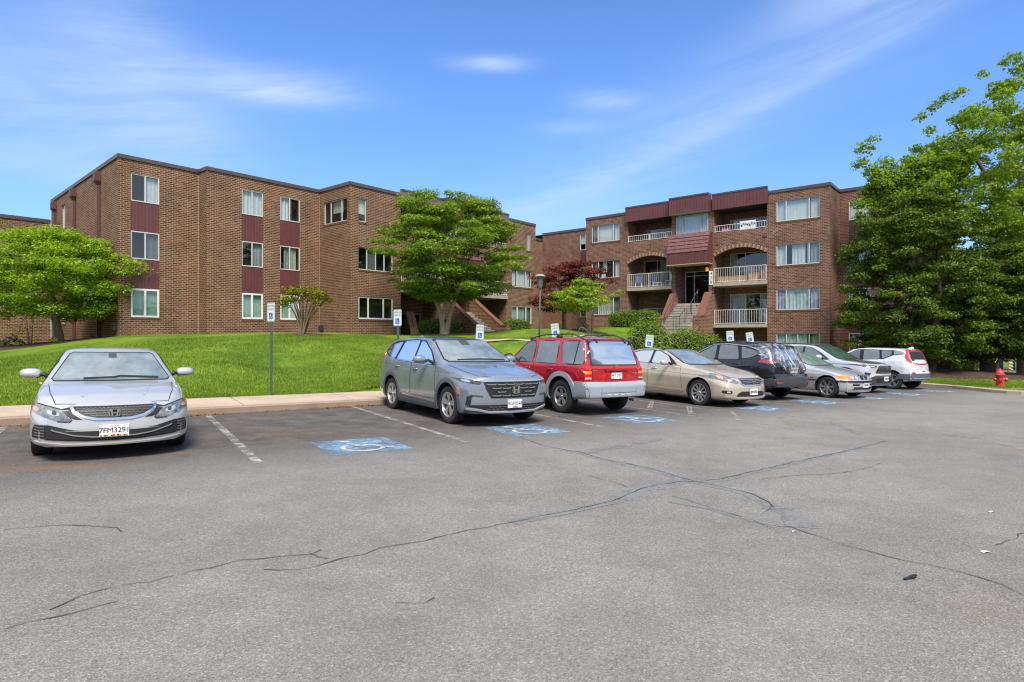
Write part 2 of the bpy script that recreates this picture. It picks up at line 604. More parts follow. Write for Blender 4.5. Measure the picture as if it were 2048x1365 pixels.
# ================================================================== SETTING: ground, lot, kerbs, lawn
def asphalt_mat():
    m, g = new_mat('asphalt')
    out = g.n('ShaderNodeOutputMaterial')
    b = g.n('ShaderNodeBsdfPrincipled')
    geo = g.n('ShaderNodeNewGeometry')
    P = geo.outputs['Position']
    sep = g.n('ShaderNodeSeparateXYZ'); g.l(P, sep.inputs[0])
    x, y = sep.outputs[0], sep.outputs[1]
    r = g.math('ADD', g.math('MULTIPLY', x, 0.8319), g.math('MULTIPLY', y, 0.5550))
    p = g.math('ADD', g.math('MULTIPLY', x, -0.5550), g.math('MULTIPLY', y, 0.8319))
    big = g.noise(P, 0.35, 5.0, 0.6)
    mid = g.noise(P, 2.2, 4.0, 0.65)
    # gravel speckle at several sizes
    v1 = g.n('ShaderNodeTexVoronoi'); v1.inputs['Scale'].default_value = 95.0; g.l(P, v1.inputs['Vector'])
    v2 = g.n('ShaderNodeTexVoronoi'); v2.inputs['Scale'].default_value = 190.0; g.l(P, v2.inputs['Vector'])
    sepc = g.n('ShaderNodeSeparateColor'); g.l(v1.outputs['Color'], sepc.inputs[0])
    sepc2 = g.n('ShaderNodeSeparateColor'); g.l(v2.outputs['Color'], sepc2.inputs[0])
    base = g.mix(g.smooth(big, 0.35, 0.65), (0.180, 0.168, 0.151), (0.213, 0.200, 0.182))
    # bays: newer, browner surface, less worn by traffic
    edge = g.math('ADD', p, g.math('MULTIPLY', g.math('SUBTRACT', mid, 0.5), 1.3))
    edge = g.math('SUBTRACT', edge, g.math('MULTIPLY', r, 0.05))
    bay = g.smooth(edge, 6.4, 9.6)
    base = g.mix(bay, base, g.mix(g.smooth(mid, 0.3, 0.7), (0.078, 0.070, 0.063), (0.108, 0.097, 0.088)))
    # dusty wheel tracks
    trk = g.noise(P, 0.9, 3.0, 0.5)
    base = g.mix(1.0, base, g.ramp(mid, [(0.25, 0.86), (0.75, 1.13)]), 'MULTIPLY')
    sp = g.ramp(sepc.outputs[0], [(0.0, 0.74), (0.35, 0.94), (0.78, 1.03), (0.90, 1.12), (1.0, 1.42)])
    sp2 = g.ramp(sepc2.outputs[0], [(0.0, 0.70), (0.5, 1.0), (1.0, 1.32)])
    base = g.mix(1.0, base, sp, 'MULTIPLY')
    base = g.mix(1.0, base, sp2, 'MULTIPLY')
    # rust-coloured mud stains, each at its own place
    def stain(cx, cy, sx, sy, amp, rot=0.0):
        ca, sa = math.cos(rot), math.sin(rot)
        dx = g.math('SUBTRACT', x, cx); dy = g.math('SUBTRACT', y, cy)
        u = g.math('DIVIDE', g.math('ADD', g.math('MULTIPLY', dx, ca), g.math('MULTIPLY', dy, sa)), sx)
        v = g.math('DIVIDE', g.math('SUBTRACT', g.math('MULTIPLY', dy, ca), g.math('MULTIPLY', dx, sa)), sy)
        q = g.math('ADD', g.math('MULTIPLY', u, u), g.math('MULTIPLY', v, v))
        return g.math('MULTIPLY', g.math('EXPONENT', g.math('MULTIPLY', q, -1.0)), amp)
    st = None
    for px, py, sx, sy, amp, rot in ((345, 906, 0.30, 0.10, 1.3, 0.5), (80, 938, 0.75, 0.12, 0.85, 0.35), (180, 930, 0.5, 0.12, 0.6, 0.4), (30, 935, 0.5, 0.2, 0.5, 0.3), (590, 866, 0.8, 0.5, 0.42, 0.3),
                                     (760, 868, 0.6, 0.4, 0.30, 0.3), (540, 838, 0.9, 0.25, 0.30, 0.6), (1088, 812, 0.15, 0.08, 1.1, 0.2), (1350, 822, 0.35, 0.10, 1.0, 0.5),
                                     (1346, 806, 0.25, 0.08, 0.8, 0.5), (1945, 1220, 0.25, 0.15, 0.5, 0.0), (330, 833, 2.2, 0.10, 1.1, 0.70), (700, 803, 1.4, 0.10, 1.0, 0.70), (0, 862, 1.5, 0.12, 1.0, 0.72)):
        X, Y = GP(px, py)
        s = stain(X, Y, sx, sy, amp, rot)
        st = s if st is None else g.math('ADD', st, s)
    st = g.math('MULTIPLY', st, g.smooth(g.noise(P, 5.0, 5.0, 0.7), 0.28, 0.72), clamp=True)
    base = g.mix(g.math('MULTIPLY', st, 0.75), base, (0.21, 0.105, 0.045))
    # dark oil drips in the bays
    oil = g.math('MULTIPLY', g.smooth(g.noise(P, 1.6, 3.0, 0.5), 0.62, 0.74), bay)
    base = g.mix(g.math('MULTIPLY', oil, 0.35), base, (0.03, 0.029, 0.028))
    g.l(base, b.inputs['Base Color'])
    b.inputs['Roughness'].default_value = 0.85
    b.inputs['Specular IOR Level'].default_value = 0.3
    bn = g.n('ShaderNodeBump'); bn.inputs['Strength'].default_value = 0.55; bn.inputs['Distance'].default_value = 0.006
    g.l(v1.outputs['Distance'], bn.inputs['Height'])
    g.l(bn.outputs[0], b.inputs['Normal'])
    g.l(b.outputs[0], out.inputs['Surface'])
    return m


def concrete_mat(name, c, dirt=(0.25, 0.15, 0.08)):
    m, g = new_mat(name)
    out = g.n('ShaderNodeOutputMaterial')
    b = g.n('ShaderNodeBsdfPrincipled')
    geo = g.n('ShaderNodeNewGeometry')
    P = geo.outputs['Position']
    a = g.noise(P, 1.1, 5.0, 0.6); f = g.noise(P, 45.0, 3.0, 0.6)
    col = g.mix(1.0, c, g.ramp(a, [(0.3, 0.80), (0.7, 1.12)]), 'MULTIPLY')
    col = g.mix(1.0, col, g.ramp(f, [(0.3, 0.86), (0.7, 1.10)]), 'MULTIPLY')
    col = g.mix(g.math('MULTIPLY', g.smooth(g.noise(P, 2.6, 5.0, 0.7), 0.55, 0.8), 0.55), col, dirt)
    g.l(col, b.inputs['Base Color'])
    b.inputs['Roughness'].default_value = 0.9
    g.l(b.outputs[0], out.inputs['Surface'])
    return m


def lawn_mat():
    m, g = new_mat('lawn_grass')
    out = g.n('ShaderNodeOutputMaterial')
    b = g.n('ShaderNodeBsdfPrincipled')
    geo = g.n('ShaderNodeNewGeometry')
    P = geo.outputs['Position']
    a = g.noise(P, 0.5, 4.0, 0.6); c = g.noise(P, 3.0, 4.0, 0.65); f = g.noise(P, 38.0, 4.0, 0.7)
    col = g.mix(g.smooth(a, 0.36, 0.64), (0.076, 0.150, 0.011), (0.165, 0.245, 0.018))
    col = g.mix(g.smooth(c, 0.45, 0.8), col, (0.195, 0.270, 0.030))
    col = g.mix(1.0, col, g.ramp(f, [(0.25, 0.50), (0.5, 0.95), (0.75, 1.40)]), 'MULTIPLY')
    bare = g.smooth(g.noise(P, 1.3, 4.0, 0.6), 0.70, 0.78)
    col = g.mix(g.math('MULTIPLY', bare, 0.35), col, (0.16, 0.085, 0.04))
    g.l(col, b.inputs['Base Color'])
    b.inputs['Roughness'].default_value = 0.85
    b.inputs['Specular IOR Level'].default_value = 0.15
    bn = g.n('ShaderNodeBump'); bn.inputs['Strength'].default_value = 0.9; bn.inputs['Distance'].default_value = 0.05
    g.l(g.noise(P, 22.0, 4.0, 0.7), bn.inputs['Height'])
    g.l(bn.outputs[0], b.inputs['Normal'])
    g.l(b.outputs[0], out.inputs['Surface'])
    return m


def mulch_mat():
    m, g = new_mat('mulch')
    out = g.n('ShaderNodeOutputMaterial')
    b = g.n('ShaderNodeBsdfPrincipled')
    geo = g.n('ShaderNodeNewGeometry'); P = geo.outputs['Position']
    v = g.n('ShaderNodeTexVoronoi'); v.inputs['Scale'].default_value = 24.0; g.l(P, v.inputs['Vector'])
    sc = g.n('ShaderNodeSeparateColor'); g.l(v.outputs['Color'], sc.inputs[0])
    c = g.ramp(sc.outputs[0], [(0.0, (0.022, 0.012, 0.008)), (0.6, (0.070, 0.036, 0.022)), (1.0, (0.15, 0.085, 0.05))])
    g.l(c, b.inputs['Base Color']); b.inputs['Roughness'].default_value = 0.95
    bn = g.n('ShaderNodeBump'); bn.inputs['Strength'].default_value = 1.0; bn.inputs['Distance'].default_value = 0.03
    g.l(v.outputs['Distance'], bn.inputs['Height']); g.l(bn.outputs[0], b.inputs['Normal'])
    g.l(b.outputs[0], out.inputs['Surface'])
    return m


def paint_mat(name, col, wear_lo, wear_hi, scale=7.0):
    """road paint worn away in patches"""
    m, g = new_mat(name)
    out = g.n('ShaderNodeOutputMaterial')
    b = g.n('ShaderNodeBsdfPrincipled')
    geo = g.n('ShaderNodeNewGeometry'); P = geo.outputs['Position']
    w = g.math('ADD', g.math('MULTIPLY', g.noise(P, scale, 6.0, 0.75), 0.75), g.math('MULTIPLY', g.noise(P, 90.0, 2.0, 0.5), 0.25))
    fac = g.smooth(w, wear_lo, wear_hi)
    c = g.mix(1.0, col, g.ramp(g.noise(P, 3.0, 4.0, 0.6), [(0.3, 0.75), (0.7, 1.15)]), 'MULTIPLY')
    g.l(c, b.inputs['Base Color']); b.inputs['Roughness'].default_value = 0.8
    tr = g.n('ShaderNodeBsdfTransparent')
    mx = g.n('ShaderNodeMixShader')
    g.l(fac, mx.inputs[0]); g.l(b.outputs[0], mx.inputs[1]); g.l(tr.outputs[0], mx.inputs[2])
    g.l(mx.outputs[0], out.inputs['Surface'])
    return m


M_ASPH = asphalt_mat()
M_WALK = concrete_mat('pinkish_concrete', (0.44, 0.34, 0.25))
M_KERB = concrete_mat('kerb_concrete', (0.30, 0.22, 0.155), (0.12, 0.075, 0.045))
M_CONC = concrete_mat('grey_concrete', (0.36, 0.33, 0.27), (0.16, 0.13, 0.10))
M_LAWN = lawn_mat()
M_MULCH = mulch_mat()
M_WHITE_PAINT = paint_mat('white_road_paint', (0.33, 0.315, 0.29), 0.38, 0.62, 4.0)
M_FAINT_PAINT = paint_mat('faint_road_paint', (0.28, 0.25, 0.22), 0.36, 0.58, 5.0)
M_ORANGE_PAINT = paint_mat('orange_faded_paint', (0.33, 0.25, 0.18), 0.36, 0.56, 5.0)
M_BLUE_PAINT = paint_mat('blue_road_paint', (0.165, 0.285, 0.41), 0.41, 0.61, 3.6)
M_SYM_PAINT = paint_mat('white_symbol_paint', (0.46, 0.45, 0.43), 0.46, 0.64, 5.0)
M_CRACK = pmat('crack_dark', (0.045, 0.042, 0.038), 0.95, var=0.3)
M_SEAL = paint_mat('crack_sealer', (0.205, 0.207, 0.198), 0.44, 0.62, 3.0)

# car park
mb = MB()
rs = [-120, -60, -34, -20, -10, 0, 10, 20, 26, 29.25]
for i in range(len(rs) - 1):
    rows = []
    for p0 in np.concatenate([np.linspace(-90, -10, 5), np.linspace(0, 1, 6)]):
        row = []
        for r in (rs[i], rs[i + 1]):
            pp = p0 if p0 < -5 else p0 * (kerb_p(r) + 0.04)
            x, y = RP(r, pp)
            row.append((x, y, plane_z(x, y)))
        rows.append(row)
    mb.grid(rows)
rows = []
for p0 in (-90, -50, -20, 0, 8.0):
    rows.append([(*RP(r, p0), plane_z(*RP(r, p0))) for r in (29.25, 45, 70, 120)])
mb.grid(rows)
tag(mb.build('parking_lot', M_ASPH), 'grey worn asphalt car park surface', 'car park', kind='structure')

# far ground that carries everything to the horizon
mb = MB()
mb.poly([(900 * math.cos(a), 900 * math.sin(a), -6.0) for a in np.linspace(0, 2 * math.pi, 48, endpoint=False)])
tag(mb.build('ground', pmat('far_ground', (0.06, 0.10, 0.03), 0.95, vscale=0.05, var=0.3)), 'distant green ground reaching the horizon', 'ground', kind='structure')

# sidewalk slabs with kerb face
mb = MB()
r0 = -34.0
while r0 < 29.0:
    r1 = min(r0 + 2.42, 29.1)
    g0, g1 = r0 + 0.010, r1 - 0.010
    c = []
    for (r, off, dz) in ((g0, KERB_W + 0.004, -0.3), (g1, KERB_W + 0.004, -0.3), (g1, KERB_W + WALK_W, -0.3), (g0, KERB_W + WALK_W, -0.3),
                         (g0, KERB_W + 0.004, 0.13), (g1, KERB_W + 0.004, 0.13), (g1, KERB_W + WALK_W, 0.145), (g0, KERB_W + WALK_W, 0.145)):
        x, y = RP(r, kerb_p(r) + off)
        c.append((x, y, plane_z(x, y) + dz + RNG.normal() * 0.001))
    mb.hexa(c)
    r0 = r1
tag(mb.build('sidewalk', M_WALK), 'pinkish concrete sidewalk along the parking bays', 'sidewalk', kind='structure')

kerb_right = [(29.3, 15.75), (29.15, 15.0), (28.9, 14), (28.5, 12), (28.0, 10.2), (27.5, 9.3), (27.05, 8.6), (26.85, 8.1), (26.9, 7.7), (27.3, 7.35), (28.5, 7.0), (31, 6.6), (36, 6.2), (45, 6.0), (70, 6.0)]


def kr_of_p(p):
    pts = kerb_right
    for (ra, pa), (rb, pb) in zip(pts[:-1], pts[1:]):
        if pb <= p <= pa and pa > pb:
            return ra + (rb - ra) * (pa - p) / (pa - pb)
    return 29.3 if p > 15 else 70.0


def kerb_strip(path, w, h, name, mat, label):
    """path: (r,p); grass lies to the left of travel when w>0"""
    mb = MB()
    pts = [Vector(RP(*q)) for q in path]
    prof = [(-0.004, -0.25), (0.0, h - 0.025), (0.025, h), (w, h), (w, -0.25)]
    rows = []
    for i, q in enumerate(pts):
        t = (pts[min(i + 1, len(pts) - 1)] - pts[max(i - 1, 0)]).normalized()
        n = Vector((-t.y, t.x))
        row = []
        for d, z in prof:
            xy = q + n * d
            row.append((xy.x, xy.y, plane_z(q.x, q.y) + z))
        rows.append(row)
    mb.grid(rows)
    return tag(mb.build(name, mat), label, 'kerb', kind='structure')


kerb_strip([(r, kerb_p(r)) for r in np.linspace(-34, 29.2, 60)], KERB_W, 0.135, 'kerb', M_KERB, 'long brown stained kerb at the head of the bays')
kr_dense = []
for (a, b) in zip(kerb_right[:-1], kerb_right[1:]):
    for t in np.linspace(0, 1, 4, endpoint=False):
        kr_dense.append((a[0] + (b[0] - a[0]) * t, a[1] + (b[1] - a[1]) * t))
kerb_strip(kr_dense, 0.20, 0.135, 'kerb', M_WALK, 'pale curved kerb along the right-hand lawn')

# lawn sheets
def lawn_grid(rows_rp, name):
    P = np.array([[RP(*q) for q in row] for row in rows_rp])
    nr, nc = P.shape[:2]
    Z = lawn_zv(P[:, :, 0].ravel(), P[:, :, 1].ravel()).reshape(nr, nc)
    return [[(P[i, j, 0], P[i, j, 1], Z[i, j]) for j in range(nc)] for i in range(nr)]


mb = MB()
rcols = np.concatenate([np.linspace(-60, -34, 8, endpoint=False), np.linspace(-34, 29.2, 90)])
tt = np.concatenate([np.linspace(0, 1, 60) ** 1.4 * 30, [36, 44, 55, 70]])
rows = lawn_grid([[(r, kerb_p(r) + KERB_W + WALK_W - 0.01 + t) for r in rcols] for t in tt], 'lawn')
for j in range(len(rcols)):
    x, y, z = rows[0][j]
    rows[0][j] = (x, y, plane_z(x, y) + 0.125)
mb.grid(rows)
rows = lawn_grid([[(kr_of_p(p) + 0.18 + (90 - kr_of_p(p)) * s, p) for s in np.linspace(0, 1, 60) ** 2] for p in np.concatenate([np.linspace(6.05, 15.7, 36)])], 'lawn')
for i in range(len(rows)):
    x, y, z = rows[i][0]
    rows[i][0] = (x, y, plane_z(x, y) + 0.128)
mb.grid(rows)
pst = 15.7
rcols2 = np.concatenate([np.linspace(29.2, 45, 40), np.linspace(46, 95, 16)])
rows = lawn_grid([[(r, 15.7 + t) for r in rcols2] for t in np.concatenate([[0], np.linspace(0.5, 40, 40), [50, 70]])], 'lawn')
mb.grid(rows)
tag(mb.build('lawn', M_LAWN, smooth=True), 'bright green sloping lawn in front of the brick buildings', 'lawn', kind='structure')


# grass blades where the lawn is close enough for them to show
def grass_blades():
    N = 170000
    U = RNG.random((N, 3))
    r = -13 + U[:, 0] * 24
    d = (U[:, 1] ** 1.7) * 13.5
    p = 13.28 + 0.085 * (r - 1.5) + KERB_W + WALK_W + d
    N2 = 26000
    V = RNG.random((N2, 2))
    p2 = 7.6 + V[:, 1] * 8.0
    kr = np.array([kr_of_p(q) for q in p2])
    r2 = kr + 0.22 + V[:, 0] ** 1.4 * 7
    N3 = 9000
    W = RNG.random((N3, 2))
    r3 = -16 + W[:, 0] * 40
    p3 = 13.28 + 0.085 * (r3 - 1.5) + KERB_W + WALK_W - 0.03 + W[:, 1] ** 2 * 0.12
    r = np.concatenate([r, r2, r3]); p = np.concatenate([p, p2, p3])
    X = 0.8319 * r - 0.5550 * p; Y = 0.5550 * r + 0.8319 * p
    Z = np.concatenate([lawn_zv(X[i:i + 20000], Y[i:i + 20000]) for i in range(0, len(X), 20000)])
    Zp = -(0.012 * Y + 0.018 * X)
    Z = np.maximum(Z, Zp + 0.12)
    n = len(X)
    h = 0.028 + RNG.random(n) * 0.042
    th = RNG.random(n) * 2 * np.pi
    w = 0.006 + RNG.random(n) * 0.006
    lean = (RNG.random((n, 2)) - 0.5) * 0.06
    v = np.zeros((n, 3, 3))
    v[:, 0] = np.stack([X - np.cos(th) * w, Y - np.sin(th) * w, Z - 0.005], 1)
    v[:, 1] = np.stack([X + np.cos(th) * w, Y + np.sin(th) * w, Z - 0.005], 1)
    v[:, 2] = np.stack([X + lean[:, 0], Y + lean[:, 1], Z + h], 1)
    me = bpy.data.meshes.new('grass')
    me.vertices.add(n * 3); me.loops.add(n * 3); me.polygons.add(n)
    me.vertices.foreach_set('co', v.ravel())
    me.loops.foreach_set('vertex_index', np.arange(n * 3))
    me.polygons.foreach_set('loop_start', np.arange(n) * 3)
    me.polygons.foreach_set('loop_total', np.full(n, 3))
    me.materials.append(leaf_mat('grass_blade', (0.090, 0.170, 0.012), (0.145, 0.235, 0.016), (0.225, 0.30, 0.040), 0.3, 0.55, (0.66, 0.70, 0.8), (1.42, 1.26, 1.3)))
    me.update(calc_edges=True)
    o = bpy.data.objects.new('grass', me); COL.objects.link(o)
    tag(o, 'short mown grass blades covering the near lawn', 'grass', kind='stuff')


grass_blades()


def drape(path_xy, name, mat, label, cat, lift=0.03, thick=0.0, kind='structure', rings=7):
    """thin sheet over the lawn inside a star-shaped outline"""
    c = Vector((sum(p[0] for p in path_xy) / len(path_xy), sum(p[1] for p in path_xy) / len(path_xy)))
    pts = chaikin(path_xy, 3)
    rows = []
    for k in range(rings + 1):
        f = k / rings
        row = []
        for j, q in enumerate(pts + [pts[0]]):
            x, y = c.x + (q[0] - c.x) * f, c.y + (q[1] - c.y) * f
            z = lawn_z(x, y) + (lift if k < rings else -0.01)
            row.append((x, y, z))
        rows.append(row)
    mb = MB(); mb.grid(rows)
    return tag(mb.build(name, mat, smooth=True), label, cat, kind=kind)


def ribbon_ground(pts, w, zfun, lift=0.004, mat=None, name='', mats=None, jit=0.0):
    mb = MB()
    P = [Vector(q) for q in pts]
    rows = []
    for i, q in enumerate(P):
        t = (P[min(i + 1, len(P) - 1)] - P[max(i - 1, 0)]).normalized()
        n = Vector((-t.y, t.x))
        ww = w[i] if isinstance(w, (list, tuple)) else w
        ww = max(0.001, ww * (1 + RNG.normal() * jit))
        rows.append([(*(q + n * ww / 2), zfun(*(q + n * ww / 2)) + lift), (*(q - n * ww / 2), zfun(*(q - n * ww / 2)) + lift)])
    mb.grid(rows)
    return mb.build(name, mat)


def dense(pts, step):
    out = []
    for a, b in zip(pts[:-1], pts[1:]):
        a, b = Vector(a), Vector(b)
        n = max(1, int((b - a).length / step))
        for k in range(n): out.append(tuple(a + (b - a) * k / n))
    out.append(tuple(pts[-1]))
    return out


# mulch beds
drape([(-30.5, 34.5), (-27.5, 34.6), (-21.5, 30.0), (-18.6, 28.6), (-18.3, 28.0), (-20.2, 26.3), (-23, 24.6), (-27, 23.6), (-31, 26), (-33, 30)], 'mulch_bed', M_MULCH, 'long brown mulch bed at the foot of the left wall', 'mulch bed')
drape([(-10.6, 27.7), (-9.3, 27.4), (-8.3, 27.9), (-8.5, 28.8), (-9.8, 29.3), (-10.8, 28.7)], 'mulch_bed', M_MULCH, 'small round mulch bed under the bare-stemmed shrub', 'mulch bed', 0.06)
drape([(-5.6, 31.2), (-3.0, 30.6), (-1.4, 31.6), (-1.7, 33.4), (-3.6, 34.2), (-5.6, 33.4)], 'mulch_bed', M_MULCH, 'mulch bed under the layered tree by the left stair', 'mulch bed', 0.05)
drape([(3.3, 34.4), (5.0, 33.6), (6.0, 34.6), (5.4, 36.4), (3.6, 36.6)], 'mulch_bed', M_MULCH, 'mulch ring below the lime green maple', 'mulch bed', 0.05)
drape([(18.6, 29.6), (19.6, 27.6), (21.8, 27.5), (24.8, 27.2), (27.5, 27.0), (28.2, 28.4), (26.0, 30.6), (23, 31.6), (20, 31.6)], 'mulch_bed', M_MULCH, 'dark mulch bed round the two big trunks on the right', 'mulch bed', 0.05)

# concrete path over the lawn and a branch to the left stair
pp = dense([(-3.2, 27.0), (-1.0, 27.6), (0.8, 28.2), (2.4, 29.0), (4.0, 30.6), (6.5, 32.6)], 0.7)
tag(ribbon_ground(pp, 1.0, lawn_z, 0.05, M_WALK, 'path'), 'narrow pale concrete path crossing the lawn', 'path', kind='structure')
# apron on the right
mb = MB()
inner = [(27.62, 9.2), (27.2, 8.55), (27.06, 8.05), (27.15, 7.75), (27.5, 7.55), (28.6, 7.2), (31, 6.8), (36, 6.4), (45, 6.2)]
outer = [(27.7, 9.25), (27.65, 8.85), (27.8, 8.6), (28.1, 8.5), (28.6, 8.4), (29.6, 8.1), (31.6, 7.8), (36, 7.5), (45, 7.3)]
mb.grid([[(*RP(*q), plane_z(*RP(*q)) + 0.145) for q in inner], [(*RP(*q), plane_z(*RP(*q)) + 0.15) for q in outer]])
tag(mb.build('path', M_WALK), 'pale concrete ramp beside the hydrant', 'path', kind='structure')

# ------------------------------------------------------------------ painted markings
LINES_R = [-4.55, -1.50, 1.54, 4.56, 7.60, 10.60, 12.05, 15.04, 18.05, 21.05, 24.05, 27.0]


def p_open(r):
    return 7.84 + 0.05 * (r - 1.5)


line_names = ['first faded bay line at the left edge', 'white bay line left of the silver sedan', 'white bay line between the silver sedan and the empty bay', 'white bay line left of the blue grey crossover',
              'white bay line right of the blue grey crossover', 'faded line beside the red wagon', 'faded line left of the beige sedan', 'bay line right of the beige sedan',
              'bay line right of the black crossover', 'bay line right of the silver coupe-like sedan', 'bay line right of the silver hybrid crossover', 'last bay line before the right lawn']
for r, nm in zip(LINES_R, line_names):
    p0, p1 = p_open(r), kerb_p(r) - 0.12
    if r > 26: p0 = 9.8
    pts = dense([RP(r - 0.03, p0), RP(r + 0.03, p1)], 0.5)
    tag(ribbon_ground(pts, 0.11, plane_z, 0.004, M_WHITE_PAINT if r < 8 else M_FAINT_PAINT, 'parking_line'), nm, 'bay line', 'painted bay lines', 'structure')


def symbol_shapes():
    """wheelchair figure in a unit square, as polygons (u right, v up)"""
    S = []
    def stroke(pts, w):
        P = [Vector(q) for q in pts]
        L, Rr = [], []
        for i, q in enumerate(P):
            t = (P[min(i + 1, len(P) - 1)] - P[max(i - 1, 0)]).normalized()
            n = Vector((-t.y, t.x)) * w / 2
            L.append(q + n); Rr.append(q - n)
        for i in range(len(P) - 1):
            S.append([Rr[i], Rr[i + 1], L[i + 1], L[i]])
    c = [(0.40 + 0.065 * math.cos(a), 0.855 + 0.065 * math.sin(a)) for a in np.linspace(0, 2 * math.pi, 14, endpoint=False)]
    S.append(c)
    stroke([(0.41, 0.76), (0.445, 0.60), (0.465, 0.455)], 0.085)
    stroke([(0.43, 0.625), (0.62, 0.625)], 0.055)
    stroke([(0.45, 0.470), (0.64, 0.470), (0.70, 0.36), (0.765, 0.225), (0.85, 0.245)], 0.075)
    stroke([(0.475 + 0.245 * math.cos(a), 0.345 + 0.245 * math.sin(a)) for a in np.linspace(R(118), R(350), 20)], 0.062)
    return S


SYM = symbol_shapes()
mark_names = ['in the empty bay', 'in front of the blue grey crossover', 'behind the red wagon', 'in front of the beige sedan', 'behind the black crossover', 'in front of the silver coupe-like sedan', 'in front of the silver hybrid crossover', 'behind the boxy white hatchback']
for k, (rc, nm) in enumerate(zip([3.02, 6.08, 9.1, 13.5, 16.6, 19.6, 22.6, 25.6], mark_names)):
    pc = 8.50 + 0.06 * (rc - 3.0)
    s = 1.14
    mb = MB()
    nseg = 6
    mb.grid([[(*RP(rc + (u - 0.5) * s, pc + (v - 0.5) * s), plane_z(*RP(rc + (u - 0.5) * s, pc + (v - 0.5) * s)) + 0.004) for u in np.linspace(0, 1, nseg)] for v in np.linspace(0, 1, nseg)], 0)
    for poly in SYM:
        mb.poly([(*RP(rc + (q[0] - 0.5) * s, pc + (q[1] - 0.5) * s), plane_z(*RP(rc + (q[0] - 0.5) * s, pc + (q[1] - 0.5) * s)) + 0.008) for q in poly], 1)
    tag(mb.build('accessible_bay_marking', [M_BLUE_PAINT, M_SYM_PAINT]), 'worn blue wheelchair marking ' + nm, 'bay marking', 'painted wheelchair markings', 'structure')


def ground_poly(pix, mat, name, label, lift=0.004):
    mb = MB()
    mb.poly([(*GP(*q), plane_z(*GP(*q)) + lift) for q in pix])
    return tag(mb.build(name, mat), label, 'bay marking', 'faded hatch marks', 'structure')


def px_outline(a, b, c, d, w=0.05):
    mb = MB()
    P = [Vector(GP(*q)) for q in (a, b, c, d)]
    for i in range(4):
        p, q = P[i], P[(i + 1) % 4]
        t = (q - p).normalized(); n = Vector((-t.y, t.x)) * w
        mb.poly([(*u, plane_z(*u) + 0.005) for u in (p, q, q + n, p + n)])
    return mb


for nm, quad_ in (('hatch box nearest the red wagon', ((1294, 817), (1304, 818), (1309, 803), (1301, 802))), ('hatch box in the middle of the aisle', ((1376, 829), (1386, 829), (1383, 813), (1372, 812))),
                  ('hatch box at the open end of the aisle', ((1472, 842), (1481, 842), (1468, 824), (1459, 823)))):
    mbx = px_outline(*quad_)
    tag(mbx.build('hatch_mark', M_WHITE_PAINT), 'white ' + nm, 'bay marking', 'faded hatch marks', 'structure')
for nm, pix in (('short orange bar past the beige sedan', ((1553, 835), (1566, 834), (1596, 856), (1584, 857))), ('second orange bar further right', ((1655, 845), (1668, 844), (1728, 869), (1712, 871))),
                ('long faded orange line at the right', ((1784, 857), (1786, 860), (1962, 880), (1958, 876))), ('orange line running off at the right edge', ((1958, 876), (1962, 880), (2050, 903), (2050, 899)))):
    ground_poly(pix, M_ORANGE_PAINT, 'hatch_mark', nm)
ll = [(1080, 833), (1222, 857)]
for nm, a, b in (('thin faded line across the drive lane', (1395, 838), (1560, 852)), ('thin faded line beyond the orange bars', (1480, 820), (1650, 842))):
    tag(ribbon_ground(dense([GP(*a), GP(*b)], 0.4), 0.08, plane_z, 0.004, M_FAINT_PAINT, 'hatch_mark'), nm, 'bay marking', 'faded hatch marks', 'structure')

# ------------------------------------------------------------------ cracks and sealer bands
def zp2(l): return [(x / 2, 840 + y / 2) for x, y in l]
def zp3(l): return [(1024 + x / 2, 760 + y / 2) for x, y in l]


